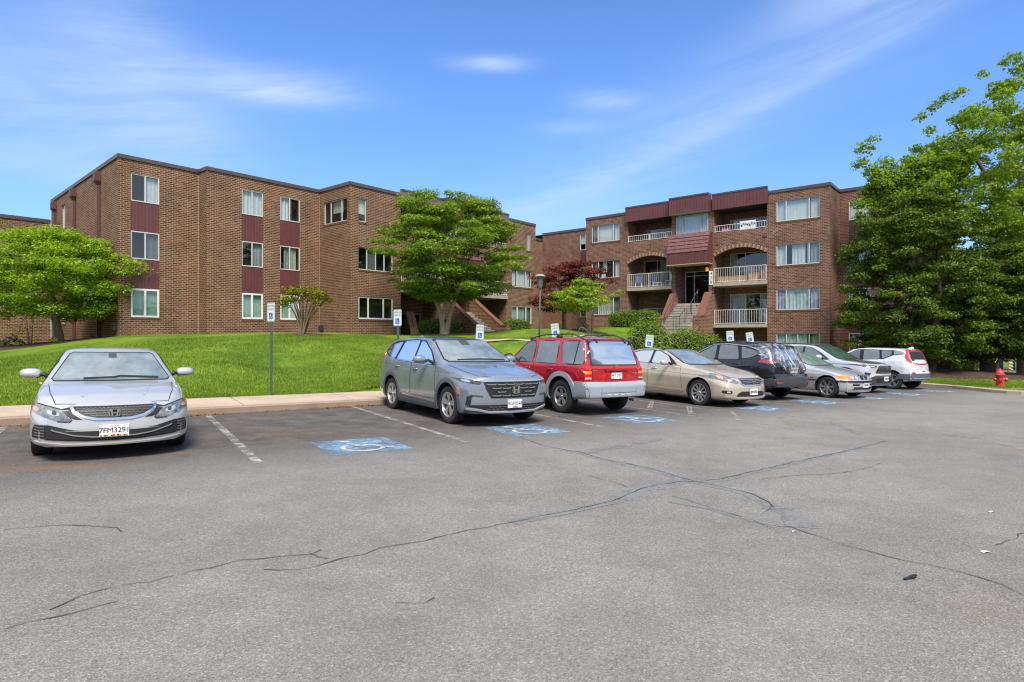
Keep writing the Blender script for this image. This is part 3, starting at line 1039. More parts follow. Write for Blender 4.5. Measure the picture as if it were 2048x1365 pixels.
CR = [
    (zp2([(0, 845), (60, 825), (150, 803), (215, 795), (290, 778), (360, 755), (430, 740), (490, 722)]), 0.011, 'crack at the lower left edge'),
    (zp2([(190, 765), (260, 740), (320, 710), (400, 685), (470, 668), (540, 655), (600, 652), (660, 632), (720, 622), (765, 605), (840, 593), (900, 578), (960, 562), (1040, 558), (1120, 545), (1200, 540), (1250, 535), (1290, 520)]), 0.010, 'long crack on the left half'),
    (zp2([(1050, 600), (1110, 605), (1180, 600), (1250, 590), (1310, 575), (1350, 562), (1400, 550), (1460, 540), (1520, 515), (1600, 500), (1700, 485), (1790, 462), (1870, 440), (1950, 430), (2048, 410)]) +
     zp3([(60, 558), (150, 540), (260, 520), (340, 500), (420, 480), (470, 455), (520, 435), (600, 420), (690, 405), (750, 410), (850, 395), (950, 370), (1050, 350), (1120, 330), (1220, 310), (1320, 290), (1400, 270), (1500, 245)]), 0.012, 'longest crack running from the middle to the right'),
    (zp2([(1240, 535), (1280, 550), (1320, 555)]), 0.008, 'tiny crack spur in the middle'),
    (zp2([(10, 440), (90, 433), (190, 428), (250, 422), (320, 424), (400, 428), (470, 432), (490, 450)]), 0.012, 'crack in front of the silver sedan'),
    (zp2([(1580, 740), (1680, 735), (1740, 712)]), 0.008, 'short crack near the bottom middle'),
    (zp3([(30, 230), (120, 262), (200, 280), (270, 290), (360, 318), (450, 335), (540, 352), (620, 375), (700, 400), (760, 412), (840, 430), (950, 455), (1010, 480), (1050, 510)]), 0.014, 'crack crossing the longest one'),
    (zp3([(640, 465), (700, 480), (780, 510), (860, 535), (940, 555), (1000, 580), (1060, 588), (1120, 592), (1180, 612), (1250, 635), (1330, 665), (1420, 685), (1500, 710), (1600, 730), (1700, 750), (1800, 772), (1880, 795), (1960, 820), (2048, 865)]), 0.012, 'crack running down to the right edge'),
    (zp3([(1040, 500), (1030, 520), (990, 545)]), 0.011, 'short crack joining two long ones'),
    (zp3([(310, 385), (380, 405), (440, 420), (460, 432)]), 0.009, 'hairline crack left of the crossing'),
    (zp3([(2046, 612), (2000, 640), (1940, 665)]), 0.010, 'short crack at the right edge'),
    (zp3([(1000, 400), (1150, 382), (1280, 378), (1400, 360), (1480, 335)]), 0.010, 'faint crack right of the crossing'),
]
for ki, (pix, w, nm) in enumerate(CR):
    pts = dense([GP(*q) for q in pix], 0.09)
    j = [Vector(q) + Vector((RNG.normal(), RNG.normal())) * 0.009 for q in pts]
    tag(ribbon_ground([tuple(q) for q in j], w * .66, plane_z, 0.0050 + .0002 * ki, M_CRACK, 'pavement_crack', jit=0.45), nm, 'crack', 'cracks in the asphalt', 'structure')
for ki, (pix, w, nm) in enumerate(((zp3([(420, 480), (470, 458), (520, 438), (600, 422), (690, 400), (640, 380)]), 0.30, 'pale sealer patch at the crossing'),
                   (zp3([(200, 280), (270, 292), (360, 320), (540, 354), (700, 402), (840, 432), (950, 457), (1050, 512), (1110, 542), (1160, 592)]), 0.20, 'pale sealer band over the crossing crack'),
                   (zp3([(760, 412), (850, 397), (1050, 352), (1220, 312), (1400, 272)]), 0.16, 'pale sealer band toward the right'),
                   (zp3([(640, 485), (780, 512), (940, 558), (1060, 590)]), 0.14, 'pale sealer band on the lower crack'),
                   (zp3([(1060, 512), (1100, 530), (1140, 560), (1165, 592)]), 0.34, 'wide sealer patch on the right'),
                   (zp3([(0, 572), (150, 542), (340, 502), (420, 482)]), 0.15, 'pale sealer band in the middle'),
                   (zp3([(280, 290), (420, 268), (600, 238)]), 0.25, 'pale worn band behind the crossing'))):
    pts = dense([GP(*q) for q in pix], 0.3)
    tag(ribbon_ground(pts, w * .8, plane_z, 0.0018 + .0004 * ki, M_SEAL, 'crack_sealer', jit=0.25), nm, 'sealer patch', 'sealer on the cracks', 'structure')


def leaf_litter():
    n = 5200
    r = -16 + RNG.random(n) * 28
    off = -np.abs(RNG.normal(size=n)) * .10 - .012
    keep = np.sin(r * 1.7) + .6 * np.sin(r * 4.3 + 1) + RNG.normal(size=n) * .5 > -.1
    r, off = r[keep], off[keep]; n = len(r)
    p = 13.28 + 0.085 * (r - 1.5) + off
    X = 0.8319 * r - 0.5550 * p; Y = 0.5550 * r + 0.8319 * p
    Z = -(0.012 * Y + 0.018 * X) + .006 + RNG.random(n) * .018
    th = RNG.random(n) * 6.28; L = .012 + RNG.random(n) * .022; W = L * (.25 + .4 * RNG.random(n))
    c = np.stack([X, Y, Z], 1); T = np.stack([np.cos(th), np.sin(th), RNG.normal(size=n) * .3], 1); B = np.stack([-np.sin(th), np.cos(th), RNG.normal(size=n) * .3], 1)
    v = np.stack([c - T * L[:, None], c + B * W[:, None], c + T * L[:, None], c - B * W[:, None]], 1).reshape(-1, 3)
    me = bpy.data.meshes.new('leaf_litter'); me.from_pydata([tuple(a) for a in v], [], [tuple(range(4 * i, 4 * i + 4)) for i in range(n)])
    me.materials.append(leaf_mat('dry_leaf', (.16, .075, .025), (.28, .135, .04), (.40, .22, .08), .15))
    o = bpy.data.objects.new('leaf_litter', me); COL.objects.link(o)
    tag(o, 'orange brown dry leaf litter along the kerb', 'leaf litter', kind='stuff')


leaf_litter()

# ================================================================== BUILDINGS
M_BRICK_L = brick_mat('brown_brick', (0.066, 0.028, 0.017), (0.128, 0.053, 0.029), (0.180, 0.080, 0.042), (0.40, 0.285, 0.18))
M_BRICK_R = brick_mat('red_brown_brick', (0.080, 0.034, 0.025), (0.160, 0.066, 0.044), (0.235, 0.100, 0.062), (0.36, 0.265, 0.195))
M_BRICK_B = brick_mat('far_tan_brick', (0.26, 0.11, 0.05), (0.32, 0.15, 0.075), (0.37, 0.19, 0.10), (0.40, 0.27, 0.17))
M_ROWLOCK = pmat('rowlock_brick', (0.13, 0.058, 0.030), 0.9, var=0.45, vscale=11.0)
M_RED_CAP = pmat('brick_cap', (0.175, 0.070, 0.045), 0.9, var=0.35, vscale=9.0)
M_COPING = pmat('roof_coping_metal', (0.085, 0.062, 0.058), 0.45, var=0.1)
M_ROOF = pmat('flat_roof', (0.12, 0.12, 0.12), 0.9)
M_PANEL = pmat('maroon_metal', (0.125, 0.042, 0.040), 0.42, var=0.12, vscale=1.5)
M_PANEL_D = pmat('dark_maroon_metal', (0.075, 0.035, 0.038), 0.5, var=0.12, vscale=1.5)
M_PANEL_G = pmat('weathered_panel', (0.175, 0.115, 0.10), 0.5, var=0.12, vscale=1.5)
M_FRAME = pmat('aluminium_frame', (0.56, 0.56, 0.54), 0.4, var=0.06)
M_FRAME_W = pmat('white_vinyl_frame', (0.74, 0.74, 0.72), 0.4, var=0.04)
M_RAIL = pmat('white_railing', (0.66, 0.645, 0.60), 0.5, var=0.08)
M_SLAB = pmat('balcony_concrete', (0.36, 0.31, 0.25), 0.85, var=0.15)
M_SOFFIT = pmat('beige_soffit', (0.42, 0.36, 0.24), 0.8)
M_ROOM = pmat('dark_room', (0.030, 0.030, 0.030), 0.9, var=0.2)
M_GLASS = glass_mat('window_glass', (0.80, 0.86, 0.84), 0.10)
M_CURT = {
    'white': pmat('white_curtain', (0.62, 0.63, 0.66), 0.9, var=0.06),
    'blind': pmat('white_blind', (0.70, 0.71, 0.72), 0.85, var=0.03),
    'lav': pmat('lavender_curtain', (0.42, 0.42, 0.66), 0.9, var=0.1),
    'pale': pmat('pale_blue_curtain', (0.55, 0.63, 0.70), 0.9, var=0.06),
    'green': pmat('pale_green_blind', (0.30, 0.42, 0.36), 0.85, var=0.05),
    'grey': pmat('grey_curtain', (0.30, 0.31, 0.33), 0.9, var=0.1),
    'cream': pmat('cream_curtain', (0.46, 0.44, 0.36), 0.9, var=0.1),
    'dim': pmat('dim_blind', (0.14, 0.15, 0.15), 0.9, var=0.1),
    'red': pmat('red_cloth', (0.40, 0.08, 0.06), 0.9, var=0.1),
}
M_SPOUT = pmat('brown_downspout', (0.105, 0.045, 0.035), 0.45, var=0.1)
M_BLACK_IRON = pmat('black_iron', (0.03, 0.032, 0.035), 0.5, var=0.1)
M_SHINGLE = pmat('maroon_shingle', (0.150, 0.062, 0.058), 0.6, var=0.25, vscale=4.0)
M_GLASS_DARK = glass_mat('door_glass', (0.45, 0.48, 0.47), 0.06)


class Face:
    """a vertical wall line from P to Q, left to right as seen from outside"""
    def __init__(self, P, Q):
        self.P = Vector(P); self.Q = Vector(Q)
        self.L = (self.Q - self.P).length
        self.t = (self.Q - self.P) / self.L
        self.n = Vector((self.t.y, -self.t.x))
        self.ang = math.atan2(self.t.y, self.t.x)
    def p(self, s, d, z):
        """s along, d inward from the face, z up"""
        q = self.P + self.t * s - self.n * d
        return (q.x, q.y, z)
    def box(self, mb, s0, s1, d0, d1, z0, z1, m=0):
        mb.hexa([self.p(s0, d0, z0), self.p(s1, d0, z0), self.p(s1, d1, z0), self.p(s0, d1, z0),
                 self.p(s0, d0, z1), self.p(s1, d0, z1), self.p(s1, d1, z1), self.p(s0, d1, z1)], m)
    def wall(self, mb, z0, z1, openings=(), s0=0.0, s1=None, d=0.0, reveal=0.10, m=0):
        s1 = self.L if s1 is None else s1
        ss = sorted({s0, s1, *[round(o[0], 4) for o in openings], *[round(o[1], 4) for o in openings]})
        zs = sorted({z0, z1, *[round(o[2], 4) for o in openings], *[round(o[3], 4) for o in openings]})
        for a, b in zip(ss[:-1], ss[1:]):
            for c, e in zip(zs[:-1], zs[1:]):
                mx, mz = (a + b) / 2, (c + e) / 2
                if any(o[0] < mx < o[1] and o[2] < mz < o[3] for o in openings): continue
                mb.quad(self.p(a, d, c), self.p(b, d, c), self.p(b, d, e), self.p(a, d, e), m)
        for o in openings:
            a, b, c, e = o[:4]
            rv = o[4] if len(o) > 4 else reveal
            mb.quad(self.p(a, d, c), self.p(a, d + rv, c), self.p(a, d + rv, e), self.p(a, d, e), m)
            mb.quad(self.p(b, d + rv, c), self.p(b, d, c), self.p(b, d, e), self.p(b, d + rv, e), m)
            mb.quad(self.p(a, d, e), self.p(a, d + rv, e), self.p(b, d + rv, e), self.p(b, d, e), m)
            mb.quad(self.p(a, d + rv, c), self.p(a, d, c), self.p(b, d, c), self.p(b, d + rv, c), m)




def window(bld, F, s0, s1, z0, z1, mull=(0.5,), curt=(), recess=0.06, fw=0.045, mat=None, d0=0.0, name='window', label=None, rail=None, glass=None, sill=True):
    """frame + pane + curtain; curt = [(f0, f1, key, gap)]"""
    mat = mat or M_FRAME
    mb = MB()
    D0, D1 = d0 + recess, d0 + recess + 0.05
    F.box(mb, s0, s1, D0, D1, z0, z0 + fw); F.box(mb, s0, s1, D0, D1, z1 - fw, z1)
    F.box(mb, s0, s0 + fw, D0 + .001, D1, z0 + fw, z1 - fw); F.box(mb, s1 - fw, s1, D0 + .001, D1, z0 + fw, z1 - fw)
    for f in mull:
        c = s0 + (s1 - s0) * f
        F.box(mb, c - fw * 0.55, c + fw * 0.55, D0 - 0.004, D1, z0 + fw, z1 - fw)
    if rail is not None:
        c = z0 + (z1 - z0) * rail
        F.box(mb, s0 + fw, s1 - fw, D0 + .003, D1, c - .02, c + .02)
    w = mb.build(name, mat, bld)
    if label: w['label'] = label
    mb = MB()
    mb.quad(F.p(s0 + fw * .5, D0 + .028, z0 + fw * .5), F.p(s1 - fw * .5, D0 + .028, z0 + fw * .5), F.p(s1 - fw * .5, D0 + .028, z1 - fw * .5), F.p(s0 + fw * .5, D0 + .028, z1 - fw * .5))
    mb.build('pane', glass or M_GLASS, w)
    if curt:
        mb = MB(); mats = []
        for (f0, f1, key, *rest) in curt:
            wav = rest[0] if rest else 0.02
            zb = rest[1] if len(rest) > 1 else 0.0
            zt = rest[2] if len(rest) > 2 else 1.0
            if M_CURT[key] not in mats: mats.append(M_CURT[key])
            a, b = s0 + (s1 - s0) * f0, s0 + (s1 - s0) * f1
            n = max(2, int((b - a) / 0.035))
            ph = random.random() * 6
            cols = []
            for k in range(n + 1):
                s = a + (b - a) * k / n
                dd = D1 + 0.09 + wav * math.sin(k * 1.15 + ph) + wav * 0.6 * math.sin(k * 0.43 + ph * 2)
                cols.append((s, dd))
            za, zc = z0 + (z1 - z0) * zb, z0 + (z1 - z0) * zt
            mb.grid([[F.p(s, dd, za) for s, dd in cols], [F.p(s, dd + wav * .2, zc) for s, dd in cols]], mats.index(M_CURT[key]))
        mb.build('curtain', mats, w, smooth=True)
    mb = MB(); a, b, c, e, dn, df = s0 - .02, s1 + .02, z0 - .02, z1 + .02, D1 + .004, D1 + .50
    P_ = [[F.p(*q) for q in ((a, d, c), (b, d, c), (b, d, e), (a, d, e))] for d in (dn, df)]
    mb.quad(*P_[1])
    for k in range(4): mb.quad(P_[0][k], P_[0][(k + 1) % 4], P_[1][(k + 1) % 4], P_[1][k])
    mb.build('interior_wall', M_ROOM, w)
    if sill:
        mb = MB(); F.box(mb, s0 - 0.04, s1 + 0.04, d0 - 0.022, d0 + 0.05, z0 - 0.11, z0 - 0.006); mb.build('sill', M_ROWLOCK, w)
    return w




def rib_panel(F, s0, s1, z0, z1, d=0.02, step=0.2, mat=None, name='spandrel_panel', bld=None, thick=0.05):
    mb = MB()
    F.box(mb, s0, s1, d, d + thick, z0, z1)
    n = max(1, round((s1 - s0) / step))
    for k in range(1, n):
        s = s0 + (s1 - s0) * k / n
        F.box(mb, s - .013, s + .013, d - .022, d - .0005, z0 + .004, z1 - .004)
    return mb.build(name, mat or M_PANEL, bld)


def railing(F, bld, s0, s1, z0, z1, d, step=0.125, mid=None, ends=True):
    mb = MB()
    F.box(mb, s0, s1, d, d + .04, z1 - .032, z1)
    F.box(mb, s0, s1, d + .005, d + .04, z0 + .06, z0 + .09)
    n = max(2, int((s1 - s0) / step))
    for k in range(n + 1):
        s = s0 + (s1 - s0) * k / n
        s = min(max(s, s0 + .012), s1 - .012)
        F.box(mb, s - .0075, s + .0075, d + .012, d + .033, z0 + .09, z1 - .04)
    for s in ([s0 + .03, (s0 + s1) / 2, s1 - .03]):
        F.box(mb, s - .017, s + .017, d + .0, d + .046, z0, z1 - .04)
    return mb.build('railing', M_RAIL, bld)


def arch_wall(mb, F, s0, s1, spring, apex, ztop, m=0, d=0.0, thick=0.32):
    """masonry above a segmental arch, plus its underside"""
    n = 22
    w = s1 - s0
    rise = apex - spring
    Rr = (w * w / 4 + rise * rise) / (2 * rise)
    def za(s):
        x = s - (s0 + s1) / 2
        return apex - Rr + math.sqrt(max(0, Rr * Rr - x * x))
    ss = [s0 + w * k / n for k in range(n + 1)]
    for a, b in zip(ss[:-1], ss[1:]):
        mb.quad(F.p(a, d, za(a)), F.p(b, d, za(b)), F.p(b, d, ztop), F.p(a, d, ztop), m)
        mb.quad(F.p(a, d, za(a)), F.p(a, d + thick, za(a)), F.p(b, d + thick, za(b)), F.p(b, d, za(b)), m)
    return ss, za


def arch_ring(F, bld, s0, s1, spring, apex):
    """rowlock bricks set on the arch"""
    w = s1 - s0; rise = apex - spring
    Rr = (w * w / 4 + rise * rise) / (2 * rise)
    cz = apex - Rr; cs = (s0 + s1) / 2
    half = math.asin(min(1, (w / 2) / Rr))
    mb = MB()
    n = int(2 * half * Rr / 0.082)
    for row, (ra, rb) in enumerate(((0.0, 0.105), (0.115, 0.215))):
        for k in range(n):
            a0 = -half + 2 * half * (k + 0.08) / n; a1 = -half + 2 * half * (k + 0.92) / n
            q = []
            for dd in (-0.012, 0.05):
                q.append([F.p(cs + (Rr + rr) * math.sin(aa), dd, cz + (Rr + rr) * math.cos(aa)) for aa, rr in ((a0, ra), (a1, ra), (a1, rb), (a0, rb))])
            mb.hexa([q[0][0], q[0][1], q[1][1], q[1][0], q[0][3], q[0][2], q[1][2], q[1][3]], (k * 7 + row * 3) % 3)
    # mortar bed behind the bricks
    ring = []
    for rr in (0.002, 0.222):
        ring.append([F.p(cs + (Rr + rr) * math.sin(aa), -0.006, cz + (Rr + rr) * math.cos(aa)) for aa in np.linspace(-half, half, 25)])
    mb.grid(ring, 3)
    return mb.build('brick_arch', [M_ROWLOCK, M_ARCH2, M_ARCH3, M_MORTAR], bld)


M_ARCH2 = pmat('arch_brick_light', (0.36, 0.235, 0.165), 0.9, var=0.3)
M_ARCH3 = pmat('arch_brick_red', (0.24, 0.115, 0.075), 0.9, var=0.3)
M_MORTAR = pmat('mortar', (0.42, 0.31, 0.21), 0.95, var=0.15)


def coping(F, bld, z, s0=0.0, s1=None, h=0.20, out=0.05):
    s1 = F.L if s1 is None else s1
    mb = MB(); F.box(mb, s0 - 0.0, s1, -out, 0.22, z - h * .8, z + 0.02)
    mb.build('roof_coping', M_COPING, bld)


def std_opening(w): return (w[0], w[1], w[2], w[3])


def entrance_block(bld, F, off, s_l0, s_l1, s_e0, s_e1, s_r0, s_r1, brick, wallmb, copmb, roof_z, lower_ground, left_ground, curts, detail=True):
    """two balcony bays with arches, and the stair bay between them. off shifts every height"""
    o = off
    zpar, zf0, zf1 = 8.22 + o, 9.68 + o, 10.64 + o
    slab2, spring, apex = 4.92 + o, 6.64 + o, 7.14 + o
    slab1 = 2.22 + o
    for (a, b, low, key) in ((s_l0, s_l1, left_ground, 'l'), (s_r0, s_r1, lower_ground, 'r')):
        # parapet brick from arch to railing
        F_ss, za = arch_wall(wallmb, F, a, b, spring, apex, zpar)
        # fascia
        rib_panel(F, a - .06, b + .06, zf0, zf1, -0.22, 0.2, M_PANEL if off == 0 else M_PANEL_G, 'fascia_panel', bld, 0.20)
        mb = MB(); F.box(mb, a - .06, b + .06, -0.25, -0.02, zf1 + .001, zf1 + .10); mb.build('fascia_trim', M_COPING, bld)
        arch_ring(F, bld, a, b, spring, apex)
        # loggia shell: side walls, back wall, ceilings
        dep = 1.75
        low_z = low
        for s, flip in ((a, 1), (b, -1)):
            q = [F.p(s, 0.0, low_z), F.p(s, dep, low_z), F.p(s, dep, spring), F.p(s, 0.0, spring)]
            wallmb.quad(*(q if flip > 0 else q[::-1]))
            q = [F.p(s, 0.0, zpar), F.p(s, dep, zpar), F.p(s, dep, zf1 - .1), F.p(s, 0.0, zf1 - .1)]
            wallmb.quad(*(q if flip > 0 else q[::-1]))
            q = [F.p(s, 0.32, spring), F.p(s, dep, spring), F.p(s, dep, zpar), F.p(s, 0.32, zpar)]
            wallmb.quad(*(q if flip > 0 else q[::-1]))
        # floors / ceilings
        sl = [(-0.16 if key == 'r' else -0.10, slab2 - 0.22, slab2), (0.03, zpar - 0.42, zpar - 0.16)]
        if low < slab1 - 1.0: sl.append((-0.12, slab1 - 0.2, slab1))
        for d_, za_, zb_ in sl:
            mb = MB(); F.box(mb, a + .003, b - .003, d_, dep, za_, zb_); mb.build('balcony_slab', M_SLAB, bld)
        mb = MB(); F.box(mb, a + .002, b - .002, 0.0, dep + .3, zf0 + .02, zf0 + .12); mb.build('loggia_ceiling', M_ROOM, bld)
        # back walls with sliding doors
        dw = 0.50
        ops = []
        levels = [(zpar - 0.14, zf0 - .42, 3), (slab2 + .02, slab2 + 2.08, 2)]
        if low < slab1 - 1.0:
            levels += [(slab1 + .02, slab1 + 2.05, 1), (low + .1, low + 2.05 if low + 2.05 < slab1 - .3 else slab1 - .45, 0)]
        else:
            levels += [(low + .12, low + 2.0, 1)]
        for (z0, z1, lv) in levels:
            ops.append((a + .42, b - .12, z0, z1))
        F.wall(wallmb, low_z, zf0 + .1, ops, a, b, d=dep, reveal=.06)
        for k, (z0, z1, lv) in enumerate(levels):
            c = curts.get((key, lv), [])
            window(bld, F, a + .42, b - .12, z0, z1, (0.36, 0.70), c, 0.04, 0.05, M_FRAME, dep, 'sliding_door', sill=False)
        # railings
        railing(F, bld, a + .02, b - .02, zpar, zpar + .46, 0.06, 0.16)
        railing(F, bld, a + .02, b - .02, slab2, slab2 + .98, -0.10 if key == 'r' else -0.05, 0.15)
        if low < slab1 - 1.0:
            railing(F, bld, a + .02, b - .02, slab1, slab1 + .95, -0.08, 0.15)
    # stair bay
    ze0, ze1 = zf0 + .02, zf1 + .08
    rib_panel(F, s_e0 - .22, s_e1 + .20, ze0, ze1, -0.55, 0.2, M_PANEL, 'fascia_panel', bld, 0.50)
    mb = MB(); F.box(mb, s_e0 - .22, s_e1 + .20, -0.59, -0.03, ze1 + .001, ze1 + .10); mb.build('fascia_trim', M_COPING, bld)
    mb = MB(); F.box(mb, s_e0 - .20, s_e1 + .18, -0.53, -0.02, ze0 - .04, ze0 - .002); mb.build('soffit', M_SOFFIT, bld)
    land = 3.66 + o
    dtop = 5.95 + o
    # wall of the bay above the canopy with its window, piers either side
    wz = (8.36 + o, 9.62 + o)
    F.wall(wallmb, 6.3 + o, ze0, [(s_e0 + .04, s_e1 - .04, wz[0], wz[1])], s_e0, s_e1, d=0.03)
    window(bld, F, s_e0 + .04, s_e1 - .04, wz[0], wz[1], (0.22, 0.78), curts.get(('e', 3), []), 0.0, 0.05, M_FRAME, 0.03, sill=False)
    # canopy: shingled slope with a ribbed front
    mb = MB()
    zc0, zc1, zc2 = 6.24 + o, 7.02 + o, 8.30 + o
    c0, c1 = s_e0 - .22, s_e1 + .26
    out = 0.92
    rows = 5
    for k in range(rows):
        f0, f1 = k / rows, (k + 1) / rows
        za_, zb_ = zc2 + (zc1 - zc2) * f0, zc2 + (zc1 - zc2) * f1
        da_, db_ = -0.42 + (-out + 0.42) * f0, -0.42 + (-out + 0.42) * f1
        n = 14
        for j in range(n):
            sa, sb = c0 + (c1 - c0) * j / n, c0 + (c1 - c0) * (j + 1) / n
            up = 0.035 + 0.012 * ((j * 5 + k * 3) % 3)
            mb.hexa([F.p(sa + .004, db_ - up, zb_), F.p(sb - .004, db_ - up, zb_), F.p(sb - .004, db_ + .01, zb_), F.p(sa + .004, db_ + .01, zb_),
                     F.p(sa + .004, da_ - .006, za_), F.p(sb - .004, da_ - .006, za_), F.p(sb - .004, da_ + .02, za_), F.p(sa + .004, da_ + .02, za_)])
    cn = mb.build('canopy_shingles', M_SHINGLE, bld)
    rib_panel(F, c0, c1, zc0, zc1, -out, 0.2, M_PANEL, 'canopy_front', bld, 0.06)
    mb = MB()
    for s in (c0, c1):
        a_, b_ = (s, s + .05) if s == c0 else (s - .05, s)
        mb.hexa([F.p(a_ , -out + .062, zc0), F.p(b_, -out + .062, zc0), F.p(b_, 0.02, zc0), F.p(a_, 0.02, zc0),
                 F.p(a_, -out + .062, zc1), F.p(b_, -out + .062, zc1), F.p(b_, 0.02, zc1), F.p(a_, 0.02, zc1)])
        mb.hexa([F.p(a_, -out + .062, zc1 + .001), F.p(b_, -out + .062, zc1 + .001), F.p(b_, 0.02, zc1 + .001), F.p(a_, 0.02, zc1 + .001),
                 F.p(a_, -0.40, zc2), F.p(b_, -0.40, zc2), F.p(b_, 0.02, zc2), F.p(a_, 0.02, zc2)])
    F.box(mb, c0 + .05, c1 - .05, -0.42, 0.02, zc2 - .03, zc2 + .02)
    mb.build('canopy_cheek', M_PANEL, bld)
    mb = MB(); F.box(mb, c0, c1, -out - .005, 0.3, zc0 - .05, zc0 - .002); mb.build('canopy_soffit', M_SOFFIT, bld)
    # recessed door
    dd = 1.45
    for s, flip in ((s_e0, 1), (s_e1, -1)):
        q = [F.p(s, 0, land - 3), F.p(s, dd, land - 3), F.p(s, dd, 6.4 + o), F.p(s, 0, 6.4 + o)]
        wallmb.quad(*(q if flip > 0 else q[::-1]))
    F.wall(wallmb, land - .5, 6.4 + o, [(s_e0 + .05, s_e1 - .05, land + .02, dtop)], s_e0, s_e1, d=dd)
    dr = window(bld, F, s_e0 + .05, s_e1 - .05, land + .02, dtop, (0.30, 0.80), [], 0.02, 0.055, M_FRAME, dd, 'entrance_door', rail=0.86, glass=M_GLASS_DARK, sill=False)
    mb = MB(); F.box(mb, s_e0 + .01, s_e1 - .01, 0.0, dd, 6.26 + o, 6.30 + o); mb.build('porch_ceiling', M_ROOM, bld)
    # stair: flight going out from the face
    mb = MB()
    F.box(mb, s_e0 + .01, s_e1 - .01, -0.25, dd, land - .25, land)
    return land


def stairs(F, bld, s0, s1, d_start, z_top, z_bot, n, tread=0.29):
    mb = MB()
    h = (z_top - z_bot) / n
    for k in range(n):
        z = z_top - h * k
        d1 = d_start - tread * k
        F.box(mb, s0 + .004, s1 - .004, d1 - tread, d1 - .0005, z_bot - .6, z - h)
        F.box(mb, s0 + .003, s1 - .003, d1 - tread - .025, d1 - .0005, z - h + .0005, z - h + .035)
    return mb.build('stair', M_CONC, bld)


def stair_wall(F, bld, sc, thick, pts, brick, name='stair_wall', cap=True):
    """wall across the face: pts = [(d, z_top)], going outwards, z_bottom fixed"""
    mb = MB()
    for (da, za, ba), (db, zb, bb) in zip(pts[:-1], pts[1:]):
        mb.hexa([F.p(sc - thick / 2, db, bb), F.p(sc + thick / 2, db, bb), F.p(sc + thick / 2, da, ba), F.p(sc - thick / 2, da, ba),
                 F.p(sc - thick / 2, db, zb), F.p(sc + thick / 2, db, zb), F.p(sc + thick / 2, da, za), F.p(sc - thick / 2, da, za)])
    w = mb.build(name, brick, bld, brick=True)
    if cap:
        mb = MB()
        e = 0.03
        for (da, za, ba), (db, zb, bb) in zip(pts[:-1], pts[1:]):
            L = math.hypot(da - db, za - zb)
            n = max(1, int(L / 0.105))
            for k in range(n):
                f0, f1 = (k + .06) / n, (k + .94) / n
                d0_, d1_ = da + (db - da) * f0, da + (db - da) * f1
                z0_, z1_ = za + (zb - za) * f0, za + (zb - za) * f1
                if abs(da - db) < .01: continue
                mb.hexa([F.p(sc - thick / 2 - e, d1_, z1_ + .002), F.p(sc + thick / 2 + e, d1_, z1_ + .002), F.p(sc + thick / 2 + e, d0_, z0_ + .002), F.p(sc - thick / 2 - e, d0_, z0_ + .002),
                         F.p(sc - thick / 2 - e, d1_, z1_ + .075), F.p(sc + thick / 2 + e, d1_, z1_ + .075), F.p(sc + thick / 2 + e, d0_, z0_ + .075), F.p(sc - thick / 2 - e, d0_, z0_ + .075)])
        mb.build('wall_cap', M_RED_CAP, w)
    return w


def handrail(F, bld, s, path, name='handrail', mat=None, posts=True, foot=None, r=0.022):
    """path of (d, z)"""
    mb = MB()
    mb.tube([F.p(s, d, z) for d, z in path], r, 6)
    if posts:
        for d, z, zb in foot:
            mb.tube([F.p(s, d, zb), F.p(s, d, z)], r * .8, 6)
    return mb.build(name, mat or M_BLACK_IRON, bld)


# ------------------------------------------------------------------ LEFT BUILDING
ZR = 9.90
LB = thing('apartment_building', 'brown brick three-storey apartment block on the left with stepped walls and maroon panels between windows', 'building', (*AB(20, 31), 1.5))
fs = Face((-28.6, 37.25), AB(9.53, 31.7))
fA = Face(AB(9.53, 31.7), AB(13.09, 31.7))
fAB = Face(AB(13.09, 31.7), AB(13.09, 30.77))
fB = Face(AB(13.09, 30.77), AB(19.38, 30.77))
fBC = Face(AB(19.38, 30.77), AB(19.38, 27.8))
fC = Face(AB(19.38, 27.8), AB(22.9, 27.8))
fM = Face(AB(22.9, 27.8), AB(32.5, 27.8))
fD = Face(AB(32.5, 27.8), AB(35.9, 27.8))
fE = Face(AB(35.9, 31.0), AB(41.0, 31.0))
ZW = [(7.84, 9.13), (5.13, 6.43), (2.38, 3.73)]
wm = MB(); cm = MB()
wins = []
# side wall with its narrow windows near the back corner
sw = [(2.75, 3.65, 7.75, 9.15), (2.75, 3.65, 2.2, 3.5)]
fs.wall(wm, 0.2, ZR, sw)
window(LB, fs, *sw[0], (0.5,), [(0.05, 0.95, 'blind')])
window(LB, fs, *sw[1], (0.5,), [(0.05, 0.95, 'white')])
cA = [(0.51, 1.73)]
fA.wall(wm, 0.8, ZR, [(0.51, 1.73, ZW[2][0], ZW[0][1])], reveal=0.09)
cur = [[(0.5, 1, 'white', .01, .0, 1.0)], [(0.52, 1, 'dim')], [(0, 0.5, 'green', .004), (0.5, 1.0, 'green', .004)]]
for k, (a, b) in enumerate(ZW):
    window(LB, fA, 0.51, 1.73, a, b, (0.5,), cur[k], 0.02, 0.045 if k < 2 else 0.085, M_FRAME if k < 2 else M_FRAME_W, sill=(k == 2))
for (a, b) in ((6.43, 7.84), (3.73, 5.13)):
    rib_panel(fA, 0.515, 1.725, a + .004, b - .004, 0.045, 0.155, M_PANEL, 'spandrel_panel', LB)
fAB.wall(wm, 0.8, ZR)
fB.wall(wm, 0.8, ZR, [(1.76, 2.91, ZW[2][0], ZW[0][1]), (3.88, 5.06, ZW[2][0], ZW[0][1])], reveal=0.09)
